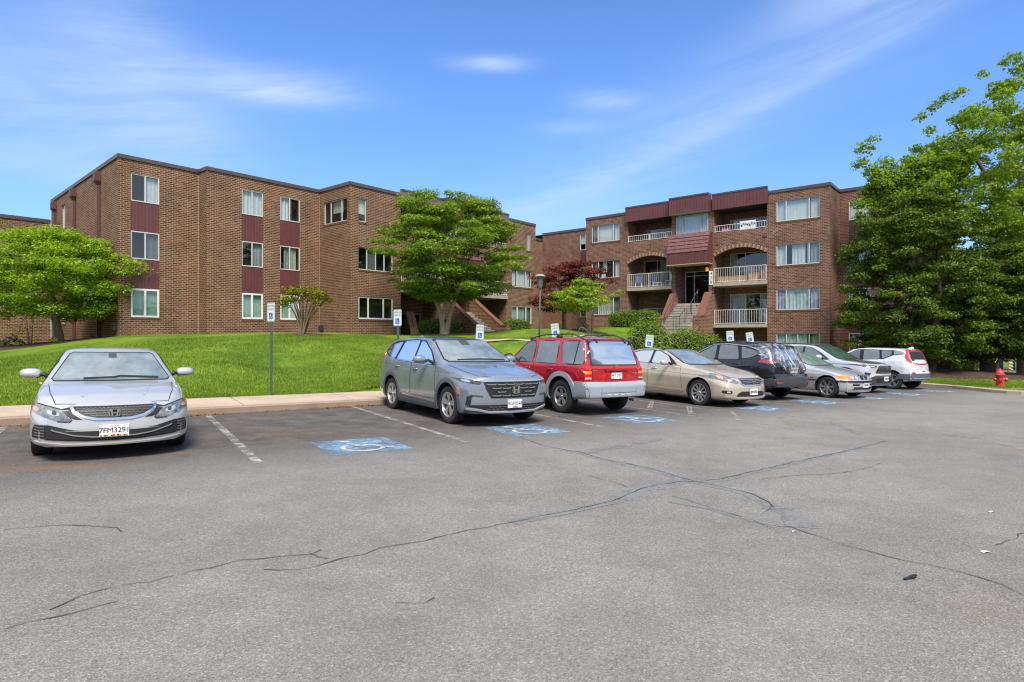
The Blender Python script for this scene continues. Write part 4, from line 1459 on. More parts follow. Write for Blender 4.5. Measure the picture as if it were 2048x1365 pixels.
curB = [[[(0, 1, 'white', .02)], [(0.5, 1, 'grey')], [(0, 0.5, 'green', .004), (0.5, 1, 'green', .006)]],
        [[(0, 0.5, 'white', .03), (0.52, 0.62, 'red', .03, .35, .95)], [(0.25, 0.48, 'grey', .03), (0.5, 0.85, 'cream', .03)], [(0, 0.5, 'green', .004), (0.5, 1, 'white', .01)]]]
for j, (s0, s1) in enumerate(((1.76, 2.91), (3.88, 5.06))):
    for k, (a, b) in enumerate(ZW):
        window(LB, fB, s0, s1, a, b, (0.48,), curB[j][k], 0.02, 0.045 if k < 2 else 0.085, M_FRAME if k < 2 else M_FRAME_W, sill=(k == 2))
    for (a, b) in ((6.43, 7.84), (3.73, 5.13)):
        rib_panel(fB, s0 + .005, s1 - .005, a + .004, b - .004, 0.045, 0.155, M_PANEL if j == 0 else M_PANEL, 'spandrel_panel', LB)
wB = (0.44, 2.71, 7.83, 9.10)
fBC.wall(wm, 0.8, ZR, [wB])
window(LB, fBC, *wB, (0.28, 0.74), [(0.3, 0.74, 'cream', .01, .45, 1.0)])
oC = [(0.56, 1.10, 7.83, 9.14), (0.56, 2.96, 5.17, 6.42), (0.56, 2.96, 2.43, 3.68)]
fC.wall(wm, 0.8, ZR, oC)
window(LB, fC, *oC[0], (), [(0, 1, 'blind', .004, .35, 1.0)])
window(LB, fC, *oC[1], (0.25, 0.5, 0.75), [(0.3, 0.5, 'dim', .01)])
window(LB, fC, *oC[2], (0.28, 0.72), [], 0.03, 0.07, M_FRAME_W)
oD = [(2.33, 2.83, 7.83, 9.14), (0.62, 2.92, 5.05, 6.32), (0.62, 2.92, 2.38, 3.65)]
fD.wall(wm, 0.8, ZR, oD)
window(LB, fD, *oD[0], (0.5,), [(0, 1, 'white', .01)])
window(LB, fD, *oD[1], (0.28, 0.72), [(0, 0.27, 'white'), (0.3, 1, 'white', .015)])
window(LB, fD, *oD[2], (0.28, 0.72), [(0, 0.27, 'green', .01), (0.28, 0.72, 'green', .01), (0.75, 1, 'dim')], 0.03, 0.06, M_FRAME_W)
fE.wall(wm, 0.8, ZR - .2)
# the stair bay
curts = {('l', 3): [(0, .34, 'dim')], ('r', 3): [(0, .34, 'grey')], ('l', 2): [(0, .3, 'grey', .03)], ('r', 2): [(0.05, .6, 'cream', .03)], ('e', 3): [(0, 1, 'white', .02)], ('r', 1): [(0, .5, 'dim')]}
ms = {'l0': 0.0, 'l1': 3.25, 'e0': 3.60, 'e1': 6.0, 'r0': 6.35, 'r1': 9.6}
fM.wall(wm, 0.8, ZR, [], 3.25, 3.60); fM.wall(wm, 0.8, ZR, [], 6.0, 6.35)
entrance_block(LB, fM, -0.62, 0.0, 3.25, 3.60, 6.0, 6.35, 9.6, M_BRICK_L, wm, cm, ZR, 0.9, 0.9, curts)
for f, zt in ((fs, ZR), (fA, ZR), (fAB, ZR), (fB, ZR), (fBC, ZR), (fC, ZR), (fD, ZR), (fE, ZR - .2)):
    coping(f, LB, zt)
wo = wm.build('wall', M_BRICK_L, LB, brick=True)
mb = MB()
mb.poly([(*q, ZR - .06) for q in ((-28.5, 37.2), AB(9.6, 31.65), AB(13.05, 31.65), AB(13.15, 30.8), AB(19.45, 30.8), AB(19.45, 27.9), AB(35.85, 27.9), AB(35.85, 42), AB(12, 47))])
mb.poly([(*q, ZR - .28) for q in (AB(35.9, 31.05), AB(44, 31.05), AB(44, 42), AB(35.9, 42))])
mb.build('roof', M_ROOF, LB)
# downspouts on the side wall
for s in (1.35, 6.15, 11.1):
    mb = MB()
    q = fs.p(s, -0.09, 0)
    fs.box(mb, s - .16, s + .16, -0.28, -0.012, ZR - .75, ZR - .42)
    mb.hexa([fs.p(s - .06, -0.16, ZR - .95), fs.p(s + .06, -0.16, ZR - .95), fs.p(s + .06, -0.014, ZR - .95), fs.p(s - .06, -0.014, ZR - .95),
             fs.p(s - .16, -0.28, ZR - .751), fs.p(s + .16, -0.28, ZR - .751), fs.p(s + .16, -0.014, ZR - .751), fs.p(s - .16, -0.014, ZR - .751)])
    fs.box(mb, s - .06, s + .06, -0.15, -0.02, 1.0, ZR - .951)
    fs.box(mb, s - .05, s + .05, -0.20, -0.0, ZR - .418, ZR - .26)
    mb.build('downspout', M_SPOUT, LB)
# control joints: thin pale lines in the inner corners
mb = MB()
for f, s in ((fA, fA.L - .012), (fB, fB.L - .012)):
    f.box(mb, s - .01, s + .01, -.006, .01, 1.6, ZR - .3)
mb.build('mortar_joint', M_MORTAR, LB)
# utility boxes low on the wall
mb = MB(); fBC.box(mb, 0.15, 0.45, -.16, -.002, 1.78, 2.08); mb.build('meter_box', M_BLACK_IRON, LB)
mb = MB(); fs.box(mb, fs.L - .55, fs.L - .2, -.16, -.002, 1.75, 2.15); mb.build('meter_box', M_BLACK_IRON, LB)
# red patches of paint on two bricks
mb = MB()
for s, z, w, h in ((3.10, 8.42, .20, .09), (3.16, 8.34, .16, .08), (3.08, 8.50, .09, .07), (3.68, 8.38, .15, .09), (3.55, 8.80, .14, .06), (3.70, 8.50, .08, .05)):
    fB.box(mb, s, s + w, -.006, .01, z, z + h)
mb.build('red_brick_patch', pmat('red_patch', (0.42, 0.075, 0.035), 0.9, var=0.3), LB)
# stair and stair walls of the left entrance
landL = 3.66 - .62
mb = MB(); fM.box(mb, 3.62, 5.98, -0.2, 1.44, landL - .3, landL); mb.build('landing', M_CONC, LB)
stairs(fM, LB, 3.75, 5.85, -0.2, landL, 1.45, 9)
for s in (3.62, 5.98):
    stair_wall(fM, LB, s, 0.32, [(0.0, landL + .85, 0.8), (-0.25, landL + .85, 0.8), (-2.75, 2.12, 0.8), (-3.25, 2.12, 0.8)], M_BRICK_L)

# ------------------------------------------------------------------ FAR LEFT WING
WB = thing('apartment_building', 'lower brown brick wing at the far left edge behind the yellow-green tree', 'building', (*AB(0, 44), 0.9))
u = Vector((0.6428, 0.7660))
Q = Vector((-28.62, 37.22))
fW = Face(tuple(Q - u * 16), tuple(Q))
mb = MB(); fW.wall(mb, 0.2, 8.62); mb.build('wall', M_BRICK_L, WB, brick=True)
coping(fW, WB, 8.66, h=0.24)
mb = MB()
fW.box(mb, 0, fW.L - .02, 0.3, 9, 8.45, 8.5); mb.build('roof', M_ROOF, WB)
rib_panel(fW, 6.0, 13.55, 7.98, 8.58, -0.03, 0.2, M_PANEL, 'fascia_panel', WB)
mb = MB(); fW.box(mb, 12.45, 12.58, -.13, -.003, 0.9, 8.0); fW.box(mb, 12.38, 12.66, -.2, -.002, 7.6, 7.96); mb.build('downspout', M_SPOUT, WB)

# ------------------------------------------------------------------ RIGHT BUILDING
ZR2 = 10.42
RB = thing('apartment_building', 'red-brown brick apartment block on the right with arched balconies and a canopied entrance stair', 'building', (*AB(38.65, 16), 1.0))
gG = Face(AB(38.65, 25.07), AB(38.65, 8.27))
gF = Face(AB(41.0, 31.0), AB(41.0, 25.07))
gS1 = Face(AB(41.0, 25.07), AB(38.65, 25.07))
gS2 = Face(AB(38.65, 8.27), AB(41.0, 8.27))
gH = Face(AB(41.0, 8.27), AB(41.0, 4.25))
gK = Face(AB(41.0, 4.25), AB(43.5, 4.25))
gL = Face(AB(43.5, 4.25), AB(43.5, 2.9))
ZV = [(8.48, 9.76), (5.78, 7.06), (3.06, 4.35), (0.36, 1.64)]
wm = MB(); cm = MB()
oF = [(3.83, 4.95, 8.42, 9.70)]
gF.wall(wm, 0.8, 10.2, [(3.83, 4.95, 3.0, 9.70)], reveal=.09)
for (a, b) in ((8.42, 9.70), (5.72, 7.0), (3.0, 4.3)):
    window(RB, gF, 3.83, 4.95, a, b, (0.5,), [(0, 1, 'white', .01, .4, 1)], 0.02, sill=False)
for (a, b) in ((7.0, 8.42), (4.3, 5.72)):
    rib_panel(gF, 3.835, 4.945, a + .004, b - .004, 0.045, 0.155, M_PANEL, 'spandrel_panel', RB)
gS1.wall(wm, 0.8, ZR2)
oG = [(0.52, 2.93, *ZV[0]), (0.52, 2.93, *ZV[1]), (0.52, 2.93, *ZV[2])]
gG.wall(wm, 0.8, ZR2, oG, 0.0, 3.55)
window(RB, gG, *oG[0], (0.23, 0.76), [(0.03, .10, 'grey', .02), (0.12, .21, 'white'), (0.23, 0.76, 'blind', .004), (0.78, 1, 'white', .02)], 0.05)
window(RB, gG, *oG[1], (0.23, 0.76), [(0.05, 0.2, 'grey', .03), (0.36, 0.50, 'white', .04, .35, 1), (0.30, 0.46, 'white', .04, .0, .25), (0.78, .98, 'white', .03)], 0.05)
window(RB, gG, *oG[2], (0.23, 0.76), [(0.0, 0.22, 'dim'), (0.23, 0.76, 'cream', .03), (0.23, 0.76, 'white', .03, 0, .2), (0.78, 1, 'dim')], 0.05)
gG.wall(wm, -1.2, ZR2, [], 6.97, 7.24); gG.wall(wm, -1.2, ZR2, [], 9.57, 9.92)
curts = {('l', 3): [(0.03, .36, 'cream', .03)], ('r', 3): [(0, .36, 'cream', .01), (0.38, .5, 'white', .01, 0, .5)], ('l', 2): [(0.42, .62, 'cream', .05), (0.75, .95, 'grey', .05)],
         ('r', 2): [(0.0, .16, 'cream', .01), (0.30, 0.55, 'white', .01, 0, .55), (0.9, 1.0, 'white', .01)], ('l', 1): [(0, .36, 'dim'), (0.37, .7, 'grey', .01)],
         ('r', 1): [(0.0, .36, 'pale', .03), (0.70, 1, 'pale', .03)], ('r', 0): [(0, .36, 'grey'), (0.4, 1, 'grey', .02)], ('e', 3): [(0, .21, 'white', .02), (0.22, .78, 'blind', .012), (0.79, 1, 'white', .02)]}
entrance_block(RB, gG, 0.0, 3.55, 6.97, 7.24, 9.57, 9.92, 13.29, M_BRICK_R, wm, cm, ZR2, -0.9, 1.5, curts)
oR = [(13.82, 16.26, *z) for z in ZV]
gG.wall(wm, -1.4, ZR2, oR, 13.29, gG.L)
cr4 = [[(0, 0.22, 'white', .004), (0.23, 0.76, 'blind', .004), (0.78, 1, 'white', .004)], [(0, 0.22, 'white', .015), (0.36, 0.66, 'white', .02), (0.7, 0.76, 'white', .02), (0.78, 1, 'grey', .03)],
       [(0, 0.22, 'lav', .03), (0.23, 0.76, 'pale', .03), (0.78, 1, 'lav', .03)], [(0, .22, 'pale', .02), (0.25, 0.7, 'pale', .04), (0.8, 1, 'grey', .02)]]
for z, c in zip(ZV, cr4):
    window(RB, gG, 13.82, 16.26, *z, (0.23, 0.76) if z[0] > 1 else (0.24, 0.5, 0.76), c, 0.04)
gS2.wall(wm, -1.5, ZR2)
gH.wall(wm, -1.5, ZR2, [(0.53, 1.68, ZV[3][0] - .3, ZV[0][1])], reveal=.09)
for k, (a, b) in enumerate(ZV):
    window(RB, gH, 0.53, 1.68, a if k < 3 else a - .3, b, (0.5,), [[(0.02, 0.5, 'white', .004), (0.5, 1, 'blind', .004)], [(0, 1, 'white', .02)], [(0, 1, 'grey', .02)], [(0.0, 0.5, 'dim')]][k], 0.02, sill=False)
for (a, b) in ((7.06, 8.48), (4.35, 5.78), (1.64, 3.06)):
    rib_panel(gH, 0.535, 1.675, a + .004, b - .004, 0.045, 0.155, M_PANEL_D, 'spandrel_panel', RB)
gK.wall(wm, -1.5, ZR2); gL.wall(wm, -1.5, ZR2)
for f, zt in ((gF, 10.2), (gH, ZR2), (gS2, ZR2), (gS1, ZR2), (gK, ZR2), (gL, ZR2)):
    coping(f, RB, zt)
coping(gG, RB, ZR2, 0, 3.49); coping(gG, RB, ZR2, 13.35, gG.L); coping(gG, RB, ZR2 + .0, 9.62, 9.86)
wm.build('wall', M_BRICK_R, RB, brick=True)
mb = MB()
mb.poly([(*q, ZR2 - .07) for q in (AB(38.7, 25.0), AB(38.7, 8.3), AB(41.05, 8.3), AB(41.05, 4.3), AB(43.55, 4.3), AB(43.55, 2.9), AB(54, 2.9), AB(54, 25))])
mb.poly([(*q, 10.12) for q in (AB(41.05, 25.1), AB(54, 25.1), AB(54, 42), AB(41.05, 42))])
mb.build('roof', M_ROOF, RB)
# entrance stair: upper flight, brick cheek walls, lower flight down to the lot
land = 3.66
mb = MB(); gG.box(mb, 7.25, 9.56, -0.15, 1.44, land - .3, land); mb.build('landing', M_CONC, RB)
stairs(gG, RB, 7.42, 9.40, -0.15, land, 1.75, 11, 0.28)
mb = MB(); gG.box(mb, 7.42, 9.40, -4.4, -3.235, 0.2, 1.745); mb.build('landing', M_CONC, RB)
stairs(gG, RB, 7.42, 9.40, -4.4, 1.745, -0.2, 11, 0.30)
stair_wall(gG, RB, 7.20, 0.40, [(0.0, land + .62, -.8), (-0.3, land + .62, -.8), (-1.55, 2.75, -.8), (-2.25, 2.55, -.8)], M_BRICK_R)
stair_wall(gG, RB, 9.66, 0.46, [(0.0, land + .62, -.8), (-0.3, land + .62, -.8), (-1.55, 2.75, -.8), (-2.2, 2.70, -.8)], M_BRICK_R)
stair_wall(gG, RB, 9.60, 0.40, [(-2.201, 1.95, -.8), (-3.0, 1.6, -.8), (-3.6, 1.3, -.8)], M_BRICK_R)
handrail(gG, RB, 8.98, [(-0.5, land + .55), (-0.35, land + .88), (-1.3, 3.75), (-1.5, 3.6), (-1.5, 3.0)], foot=[(-0.5, land + .5, 3.3), (-1.35, 3.7, 2.8)])
handrail(gG, RB, 8.90, [(-1.9, 2.7), (-1.9, 3.25), (-2.2, 3.2), (-3.0, 2.72), (-3.9, 2.62), (-3.95, 1.8)], foot=[(-2.2, 3.2, 2.2), (-3.0, 2.7, 1.8), (-3.5, 2.66, 1.75)])
handrail(gG, RB, 7.62, [(-0.1, land + .1), (-0.1, land + .95), (-0.8, land + .75), (-2.4, 2.9), (-2.5, 2.3)], foot=[(-1.2, 3.75, 2.8)])
handrail(gG, RB, 9.05, [(-4.2, 1.8), (-4.2, 2.6), (-4.5, 2.55), (-7.2, 0.75), (-7.6, 0.7), (-7.6, -.2)], foot=[(-5.8, 1.7, .6)], mat=pmat('grey_rail', (0.22, 0.22, 0.22), 0.4, metal=0.6))
# number board and porch lamp
M_BOARD = pmat('white_board', (0.75, 0.75, 0.73), 0.5)
M_INK = pmat('dark_ink', (0.02, 0.022, 0.035), 0.6)


def text_mesh(body, size=1.0, spacing=1.0):
    cu = bpy.data.curves.new('txt', 'FONT')
    cu.body = body; cu.size = size; cu.align_x = 'CENTER'; cu.align_y = 'CENTER'; cu.space_character = spacing
    cu.resolution_u = 2
    ob = bpy.data.objects.new('txt', cu); COL.objects.link(ob)
    dg = bpy.context.evaluated_depsgraph_get()
    me = bpy.data.meshes.new_from_object(ob.evaluated_get(dg))
    v = [tuple(x.co) for x in me.vertices]; f = [tuple(p.vertices) for p in me.polygons]
    bpy.data.objects.remove(ob); bpy.data.curves.remove(cu); bpy.data.meshes.remove(me)
    return v, f


def add_text(mb, body, size, fn, m, spacing=1.0):
    """fn maps text-plane x, y to a 3D point"""
    v, f = text_mesh(body, size, spacing)
    b = len(mb.v)
    mb.v += [tuple(fn(x, y)) for x, y, _ in v]
    for q in f:
        mb.f.append(tuple(b + i for i in q)); mb.m.append(m)


mb = MB()
gG.box(mb, 9.61, 9.87, -.03, -.003, 4.83, 5.74, 0)
for k, ch in enumerate('428'):
    add_text(mb, ch, 0.30, lambda x, y, k=k: gG.p(9.74 + x, -.034, 5.57 - .285 * k + y), 1)
mb.build('number_board', [M_BOARD, M_INK], RB)
mb = MB()
gG.box(mb, 9.44, 9.58, -.10, .04, 5.98, 6.02, 1)
mb.tube([gG.p(9.50, -.10, 5.74), gG.p(9.50, -.10, 5.97)], [.10, .085], 12, 0)
mb.build('porch_lamp', [pmat('amber_glass', (0.75, 0.27, 0.03), 0.25, var=0.05, emit=((0.9, 0.30, 0.02), 0.35)), M_BLACK_IRON], RB)
mb = MB(); gG.box(mb, 13.02, 13.24, -.04, -.003, 7.62, 7.70); gG.box(mb, 10.1, 10.18, -.04, -.003, 7.42, 7.50); mb.build('wall_vent', M_BLACK_IRON, RB)

# ------------------------------------------------------------------ FAR BUILDING behind the playground
FB = thing('far_building', 'distant tan brick building beyond the playground at the right edge', 'building', (60, 72, -0.9))
fF = Face((40, 63.5), (98, 78))
mb = MB()
fF.wall(mb, -2.5, 8.2, [(1.6, 3.4, 0.6, 2.0), (9, 11, 2.8, 4.2), (17, 19, 2.8, 4.2), (26, 28, 2.8, 4.2)])
mb.build('wall', M_BRICK_B, FB, brick=True)
coping(fF, FB, 8.2)
for o in ((1.6, 3.4, 0.6, 2.0), (9, 11, 2.8, 4.2), (17, 19, 2.8, 4.2), (26, 28, 2.8, 4.2)):
    window(FB, fF, *o, (0.5,), [(0, 1, 'blind')], 0.04)
mb = MB(); fF.box(mb, 0, fF.L, .3, 12, 8.0, 8.05); mb.build('roof', M_ROOF, FB)

# ------------------------------------------------------------------ things on the balconies
M_TERRA = pmat('orange_planter', (0.55, 0.20, 0.06), 0.7)
M_WOOD = pmat('light_wood', (0.42, 0.26, 0.12), 0.7, var=0.25)
M_CARD = pmat('cardboard', (0.42, 0.25, 0.13), 0.85)
M_BLUECL = pmat('blue_fabric', (0.06, 0.10, 0.32), 0.8)
M_PLASTIC_W = pmat('white_plastic', (0.75, 0.75, 0.74), 0.5)
M_PINK = pmat('pink_plastic', (0.62, 0.12, 0.36), 0.5)
M_TEAL = pmat('teal_plastic', (0.05, 0.35, 0.33), 0.5)


def planter(F, s, d, z, h=0.42):
    t = thing('planter', 'orange striped planter on the top left balcony of the right block', 'planter', F.p(s, d, z))
    mb = MB(); mb.lathe([(0.0, 0), (.19, 0), (.25, h), (.22, h), (.20, h - .08), (0, h - .08)], F.p(s, d, z), 16)
    mb.build('pot', M_TERRA, t, smooth=True, angle=0.6)
    mb = MB()
    for k in range(26):
        a = k * 2.4; rr = .06 + .15 * random.random()
        b = F.p(s, d, z + h - .06)
        e = (b[0] + rr * math.cos(a), b[1] + rr * math.sin(a), b[2] + .16 + .12 * random.random())
        mb.tube([b, e], [.03, .008], 4)
    mb.build('plant', pmat('dry_flowers', (0.50, 0.27, 0.06), 0.9, var=0.4, vscale=20), t)


planter(gG, 6.45, 0.34, 8.08)


def patio_chair(F, s, d, z, label, mat, turn=0.0):
    t = thing('patio_chair', label, 'chair', F.p(s, d, z), F.ang + turn, 'patio chairs on the middle left balcony', world_geo=False)
    for nm, parts in (('seat', [((0, 0, .42), (.46, .46, .03))]), ('backrest', [((0, .22, .68), (.46, .03, .44))])):
        mb = MB()
        for c, sz in parts: mb.box(c, sz)
        mb.build(nm, mat, t)
    for sx in (-1, 1):
        for sy in (-1, 1):
            mb = MB(); mb.tube([(.21 * sx, .21 * sy, .0), (.20 * sx, .20 * sy, .41)], .017, 6); mb.build('leg', M_PLASTIC_W, t)


patio_chair(gG, 4.15, 0.55, 4.92, 'folding chair with dark blue seat at the left end of the balcony', M_BLUECL, 0.4)
patio_chair(gG, 5.2, 0.75, 4.92, 'dark blue chair in the middle of the arched balcony', M_BLUECL, -0.2)
patio_chair(gG, 6.55, 0.55, 4.92, 'white plastic chair at the right end of the arched balcony', M_PLASTIC_W, -0.5)
t = thing('low_table', 'small low white table between the blue patio chairs', 'table', gG.p(5.85, .45, 4.92), gG.ang, world_geo=False)
mb = MB(); mb.box((0, 0, .31), (.5, .4, .03)); mb.build('tabletop', M_PLASTIC_W, t)
for sx in (-1, 1):
    for sy in (-1, 1):
        mb = MB(); mb.box((.2 * sx, .15 * sy, .148), (.03, .03, .294)); mb.build('leg', M_PLASTIC_W, t)


def simple_box(F, name, label, cat, mat, s, d, z, sx, sy, sz, mat2=None):
    mb = MB()
    F.box(mb, s - sx / 2, s + sx / 2, d - sy / 2, d + sy / 2, z, z + sz)
    F.box(mb, s - sx / 2 - .01, s + sx / 2 + .01, d - sy / 2 - .01, d + sy / 2 + .01, z + sz + .001, z + sz + .03)
    F.box(mb, s - .02, s + .02, d - sy / 2 - .006, d - sy / 2 - .001, z + .02, z + sz - .02, 1)
    return tag(mb.build(name, [mat, mat2 or M_WOOD]), label, cat)


simple_box(gG, 'storage_bench', 'long light wooden bench low behind the right arched balcony railing', 'bench', M_WOOD, 10.95, .42, 4.92, 1.7, .45, .40)
simple_box(gG, 'cardboard_box', 'brown cardboard box at the right of the arched balcony', 'box', M_CARD, 12.35, .40, 4.92, .55, .4, .52)
simple_box(gG, 'cardboard_box', 'taller reddish cardboard box beside the end pier of the arched balcony', 'box', pmat('red_card', (0.40, 0.16, 0.10), .85), 12.98, .45, 4.92, .34, .4, .66)
simple_box(gG, 'toy_bin', 'pink toy bin behind the top right balcony railing', 'toy bin', M_PINK, 10.6, .35, 8.08, .45, .35, .40)
mb = MB()
gG.box(mb, 11.55, 12.55, .14, .15, 8.12, 8.80, 0)
for k in range(7):
    a = 11.62 + k * .13
    gG.box(mb, a, a + .07, .133, .139, 8.45 + .05 * ((k * 3) % 4), 8.55 + .05 * ((k * 3) % 4), 1)
tag(mb.build('hanging_cloth', [M_PLASTIC_W, M_INK]), 'white cloth with black pattern hung on the top right balcony', 'cloth')
simple_box(fM, 'storage_box', 'cream cloth-covered box on the left block right-hand balcony', 'box', M_CURT['cream'], 8.35, .25, 4.30, 1.0, .3, .72)
simple_box(fM, 'plastic_tub', 'small teal tub at the corner of the left block right-hand balcony', 'tub', M_TEAL, 9.25, .2, 4.30, .45, .3, .16)
simple_box(fM, 'wooden_crate', 'tan wooden crate on the left block left-hand balcony', 'crate', M_WOOD, 0.75, .35, 4.30, .5, .4, .62)
mb = MB()
for k, s in enumerate((1.55, 1.9)):
    mb.hexa([fM.p(s + .1, .9, 1.5), fM.p(s + .40, .9, 1.5), fM.p(s + .40, .94, 1.5), fM.p(s + .1, .94, 1.5), fM.p(s + .02, 1.4, 3.0), fM.p(s + .32, 1.4, 3.0), fM.p(s + .32, 1.44, 3.0), fM.p(s + .02, 1.44, 3.0)])
tag(mb.build('leaning_board', M_WOOD), 'two pale boards leaning under the left block balcony', 'boards')

# ================================================================== TREES, SHRUBS, HEDGES
M_BARK = pmat('grey_brown_bark', (0.16, 0.115, 0.075), 0.95, var=0.35, vscale=5.0, bump=0.6, bscale=14.0)
M_BARK_P = pmat('pale_bark', (0.30, 0.235, 0.155), 0.95, var=0.3, vscale=6.0, bump=0.5, bscale=16.0)
M_BARK_D = pmat('dark_bark', (0.075, 0.055, 0.042), 0.95, var=0.35, vscale=5.0, bump=0.6, bscale=12.0)
M_BARK_M = pmat('tan_bark', (0.20, 0.15, 0.085), 0.9, var=0.3, vscale=8.0)
LEAF = {
    'lime': leaf_mat('yellow_green_leaf', (0.150, 0.265, 0.014), (0.27, 0.41, 0.022), (0.40, 0.52, 0.045), 0.44),
    'dog': leaf_mat('layered_green_leaf', (0.092, 0.170, 0.016), (0.190, 0.285, 0.026), (0.30, 0.39, 0.055), 0.42),
    'dark': leaf_mat('dense_green_leaf', (0.034, 0.068, 0.008), (0.085, 0.142, 0.014), (0.185, 0.25, 0.032), 0.28),
    'bright': leaf_mat('bright_maple_leaf', (0.115, 0.205, 0.014), (0.22, 0.325, 0.024), (0.33, 0.43, 0.05), 0.5),
    'red': leaf_mat('dark_red_leaf', (0.055, 0.022, 0.016), (0.150, 0.030, 0.024), (0.24, 0.070, 0.040), 0.30),
    'pale': leaf_mat('lime_maple_leaf', (0.150, 0.250, 0.018), (0.250, 0.375, 0.030), (0.36, 0.46, 0.060), 0.36),
    'myrtle': leaf_mat('bronze_tip_leaf', (0.090, 0.165, 0.010), (0.180, 0.220, 0.015), (0.32, 0.150, 0.030), 0.30),
    'hedge': leaf_mat('hedge_leaf', (0.060, 0.125, 0.010), (0.140, 0.225, 0.016), (0.26, 0.34, 0.034), 0.28),
    'sparse': leaf_mat('thin_olive_leaf', (0.110, 0.145, 0.014), (0.19, 0.215, 0.025), (0.28, 0.27, 0.045), 0.35),
    'hosta': leaf_mat('grey_purple_leaf', (0.12, 0.09, 0.11), (0.22, 0.17, 0.18), (0.34, 0.28, 0.26), 0.2),
    'tuft': leaf_mat('yellow_tuft_leaf', (0.22, 0.30, 0.03), (0.33, 0.40, 0.05), (0.42, 0.47, 0.09), 0.3),
}


def leaf_mesh(name, C, Nn, size, mat, parent, aspect=0.55, origin=None, extra=None):
    """C centres, Nn normals (n,3), size (n,)"""
    n = len(C)
    rv = RNG.normal(size=(n, 3))
    T = rv - Nn * np.sum(rv * Nn, 1)[:, None]
    T /= np.linalg.norm(T, axis=1)[:, None] + 1e-9
    B = np.cross(Nn, T)
    L = size[:, None]
    v = np.zeros((n, 4, 3))
    v[:, 0] = C - T * L * 0.5
    v[:, 1] = C + B * L * 0.5 * aspect + Nn * L * 0.06
    v[:, 2] = C + T * L * 0.5 - Nn * L * 0.12
    v[:, 3] = C - B * L * 0.5 * aspect + Nn * L * 0.06
    org = np.array(ORIGIN.get(root_of(parent).name, (0, 0, 0))) if parent is not None else np.array(origin if origin is not None else (0, 0, 0))
    v = (v - org).reshape(-1, 3)
    me = bpy.data.meshes.new(name)
    ev, ef = (extra.v, extra.f) if extra is not None else ([], [])
    if ev:
        # solid core appended as a second material
        me.from_pydata([tuple(q) for q in v] + [tuple(np.array(q) - org) for q in ev], [],
                       [tuple(range(4 * i, 4 * i + 4)) for i in range(n)] + [tuple(4 * n + k for k in q) for q in ef])
    else:
        me.vertices.add(4 * n); me.loops.add(4 * n); me.polygons.add(n)
        me.vertices.foreach_set('co', v.ravel())
        me.loops.foreach_set('vertex_index', np.arange(4 * n))
        me.polygons.foreach_set('loop_start', np.arange(n) * 4)
        me.polygons.foreach_set('loop_total', np.full(n, 4))
    me.materials.append(mat)
    me.update(calc_edges=True)
    o = bpy.data.objects.new(name, me); COL.objects.link(o)
    if parent is not None: o.parent = parent
    return o


def clump_leaves(clumps, per, size, up=0.65, jitter=0.35):
    """clumps: list of (centre, (rx, ry, rz)); leaves sit on and just inside each clump's upper shell"""
    Cs, Ns = [], []
    for c, r in clumps:
        n = int(per * (r[0] * r[1]) / 0.36)
        d = RNG.normal(size=(n, 3)); d /= np.linalg.norm(d, axis=1)[:, None]
        d[:, 2] = np.where(RNG.random(n) < 0.72, np.abs(d[:, 2]), d[:, 2])
        rad = 1.0 - RNG.random(n) ** 2.0 * 0.55
        rad *= 1 + RNG.normal(size=n) * 0.17
        pos = np.array(c) + d * np.array(r) * rad[:, None]
        # drooping rim
        pos[:, 2] -= 0.22 * (d[:, 0] ** 2 + d[:, 1] ** 2) * r[2]
        nn = d * (1 - up) + np.array([0, 0, up]) + RNG.normal(size=(n, 3)) * jitter
        nn /= np.linalg.norm(nn, axis=1)[:, None]
        Cs.append(pos); Ns.append(nn)
    C = np.concatenate(Cs); N = np.concatenate(Ns)
    s = size * (0.45 + 1.05 * RNG.random(len(C)) ** 1.3)
    return C, N, s


def crown_clumps(cx, cy, prof, depth, n, rc, flat=0.5, inner=0.35, az_bias=None):
    """prof: rows (z, x_left, x_right) in metres relative to nothing (world x); clumps fill the hull, denser at the skin"""
    zs = [p[0] for p in prof]
    out = []
    tries = 0
    while len(out) < n and tries < n * 30:
        tries += 1
        z = zs[0] + (zs[-1] - zs[0]) * random.random()
        xl = np.interp(z, zs, [p[1] for p in prof]); xr = np.interp(z, zs, [p[2] for p in prof])
        if random.random() > (xr - xl) / max(p[2] - p[1] for p in prof): continue
        a = random.random() * 2 * math.pi
        rad = (inner + (1 - inner) * random.random() ** 0.55)
        if random.random() < 0.22: rad *= random.random()
        mx, hx = (xl + xr) / 2, (xr - xl) / 2
        hy = depth * hx / (max(p[2] - p[1] for p in prof) / 2)
        r = rc * (0.65 + 0.7 * random.random())
        x = mx + math.cos(a) * rad * max(0.1, hx - r * 0.25); y = cy + math.sin(a) * rad * max(0.1, hy - r * 0.3)
        out.append(((x, y, z), (r, r * (0.85 + .3 * random.random()), r * flat * (0.8 + .4 * random.random()))))
    return out


def limb(mb, a, b, r0, r1, sag=0.12, n=7, wob=0.05, m=0, up=0.3):
    a, b = Vector(a), Vector(b)
    L = (b - a).length
    c = a.lerp(b, 0.45) + Vector((RNG.normal() * wob * L, RNG.normal() * wob * L, up * L * 0.35))
    pts = []
    for k in range(n + 1):
        t = k / n
        p = a * (1 - t) ** 2 + c * 2 * t * (1 - t) + b * t * t
        p += Vector((RNG.normal(), RNG.normal(), RNG.normal())) * wob * 0.12 * L * math.sin(math.pi * t)
        pts.append(p)
    mb.tube(pts, [r0 + (r1 - r0) * (k / n) ** 0.8 for k in range(n + 1)], 7, m, cap=False)
    return pts


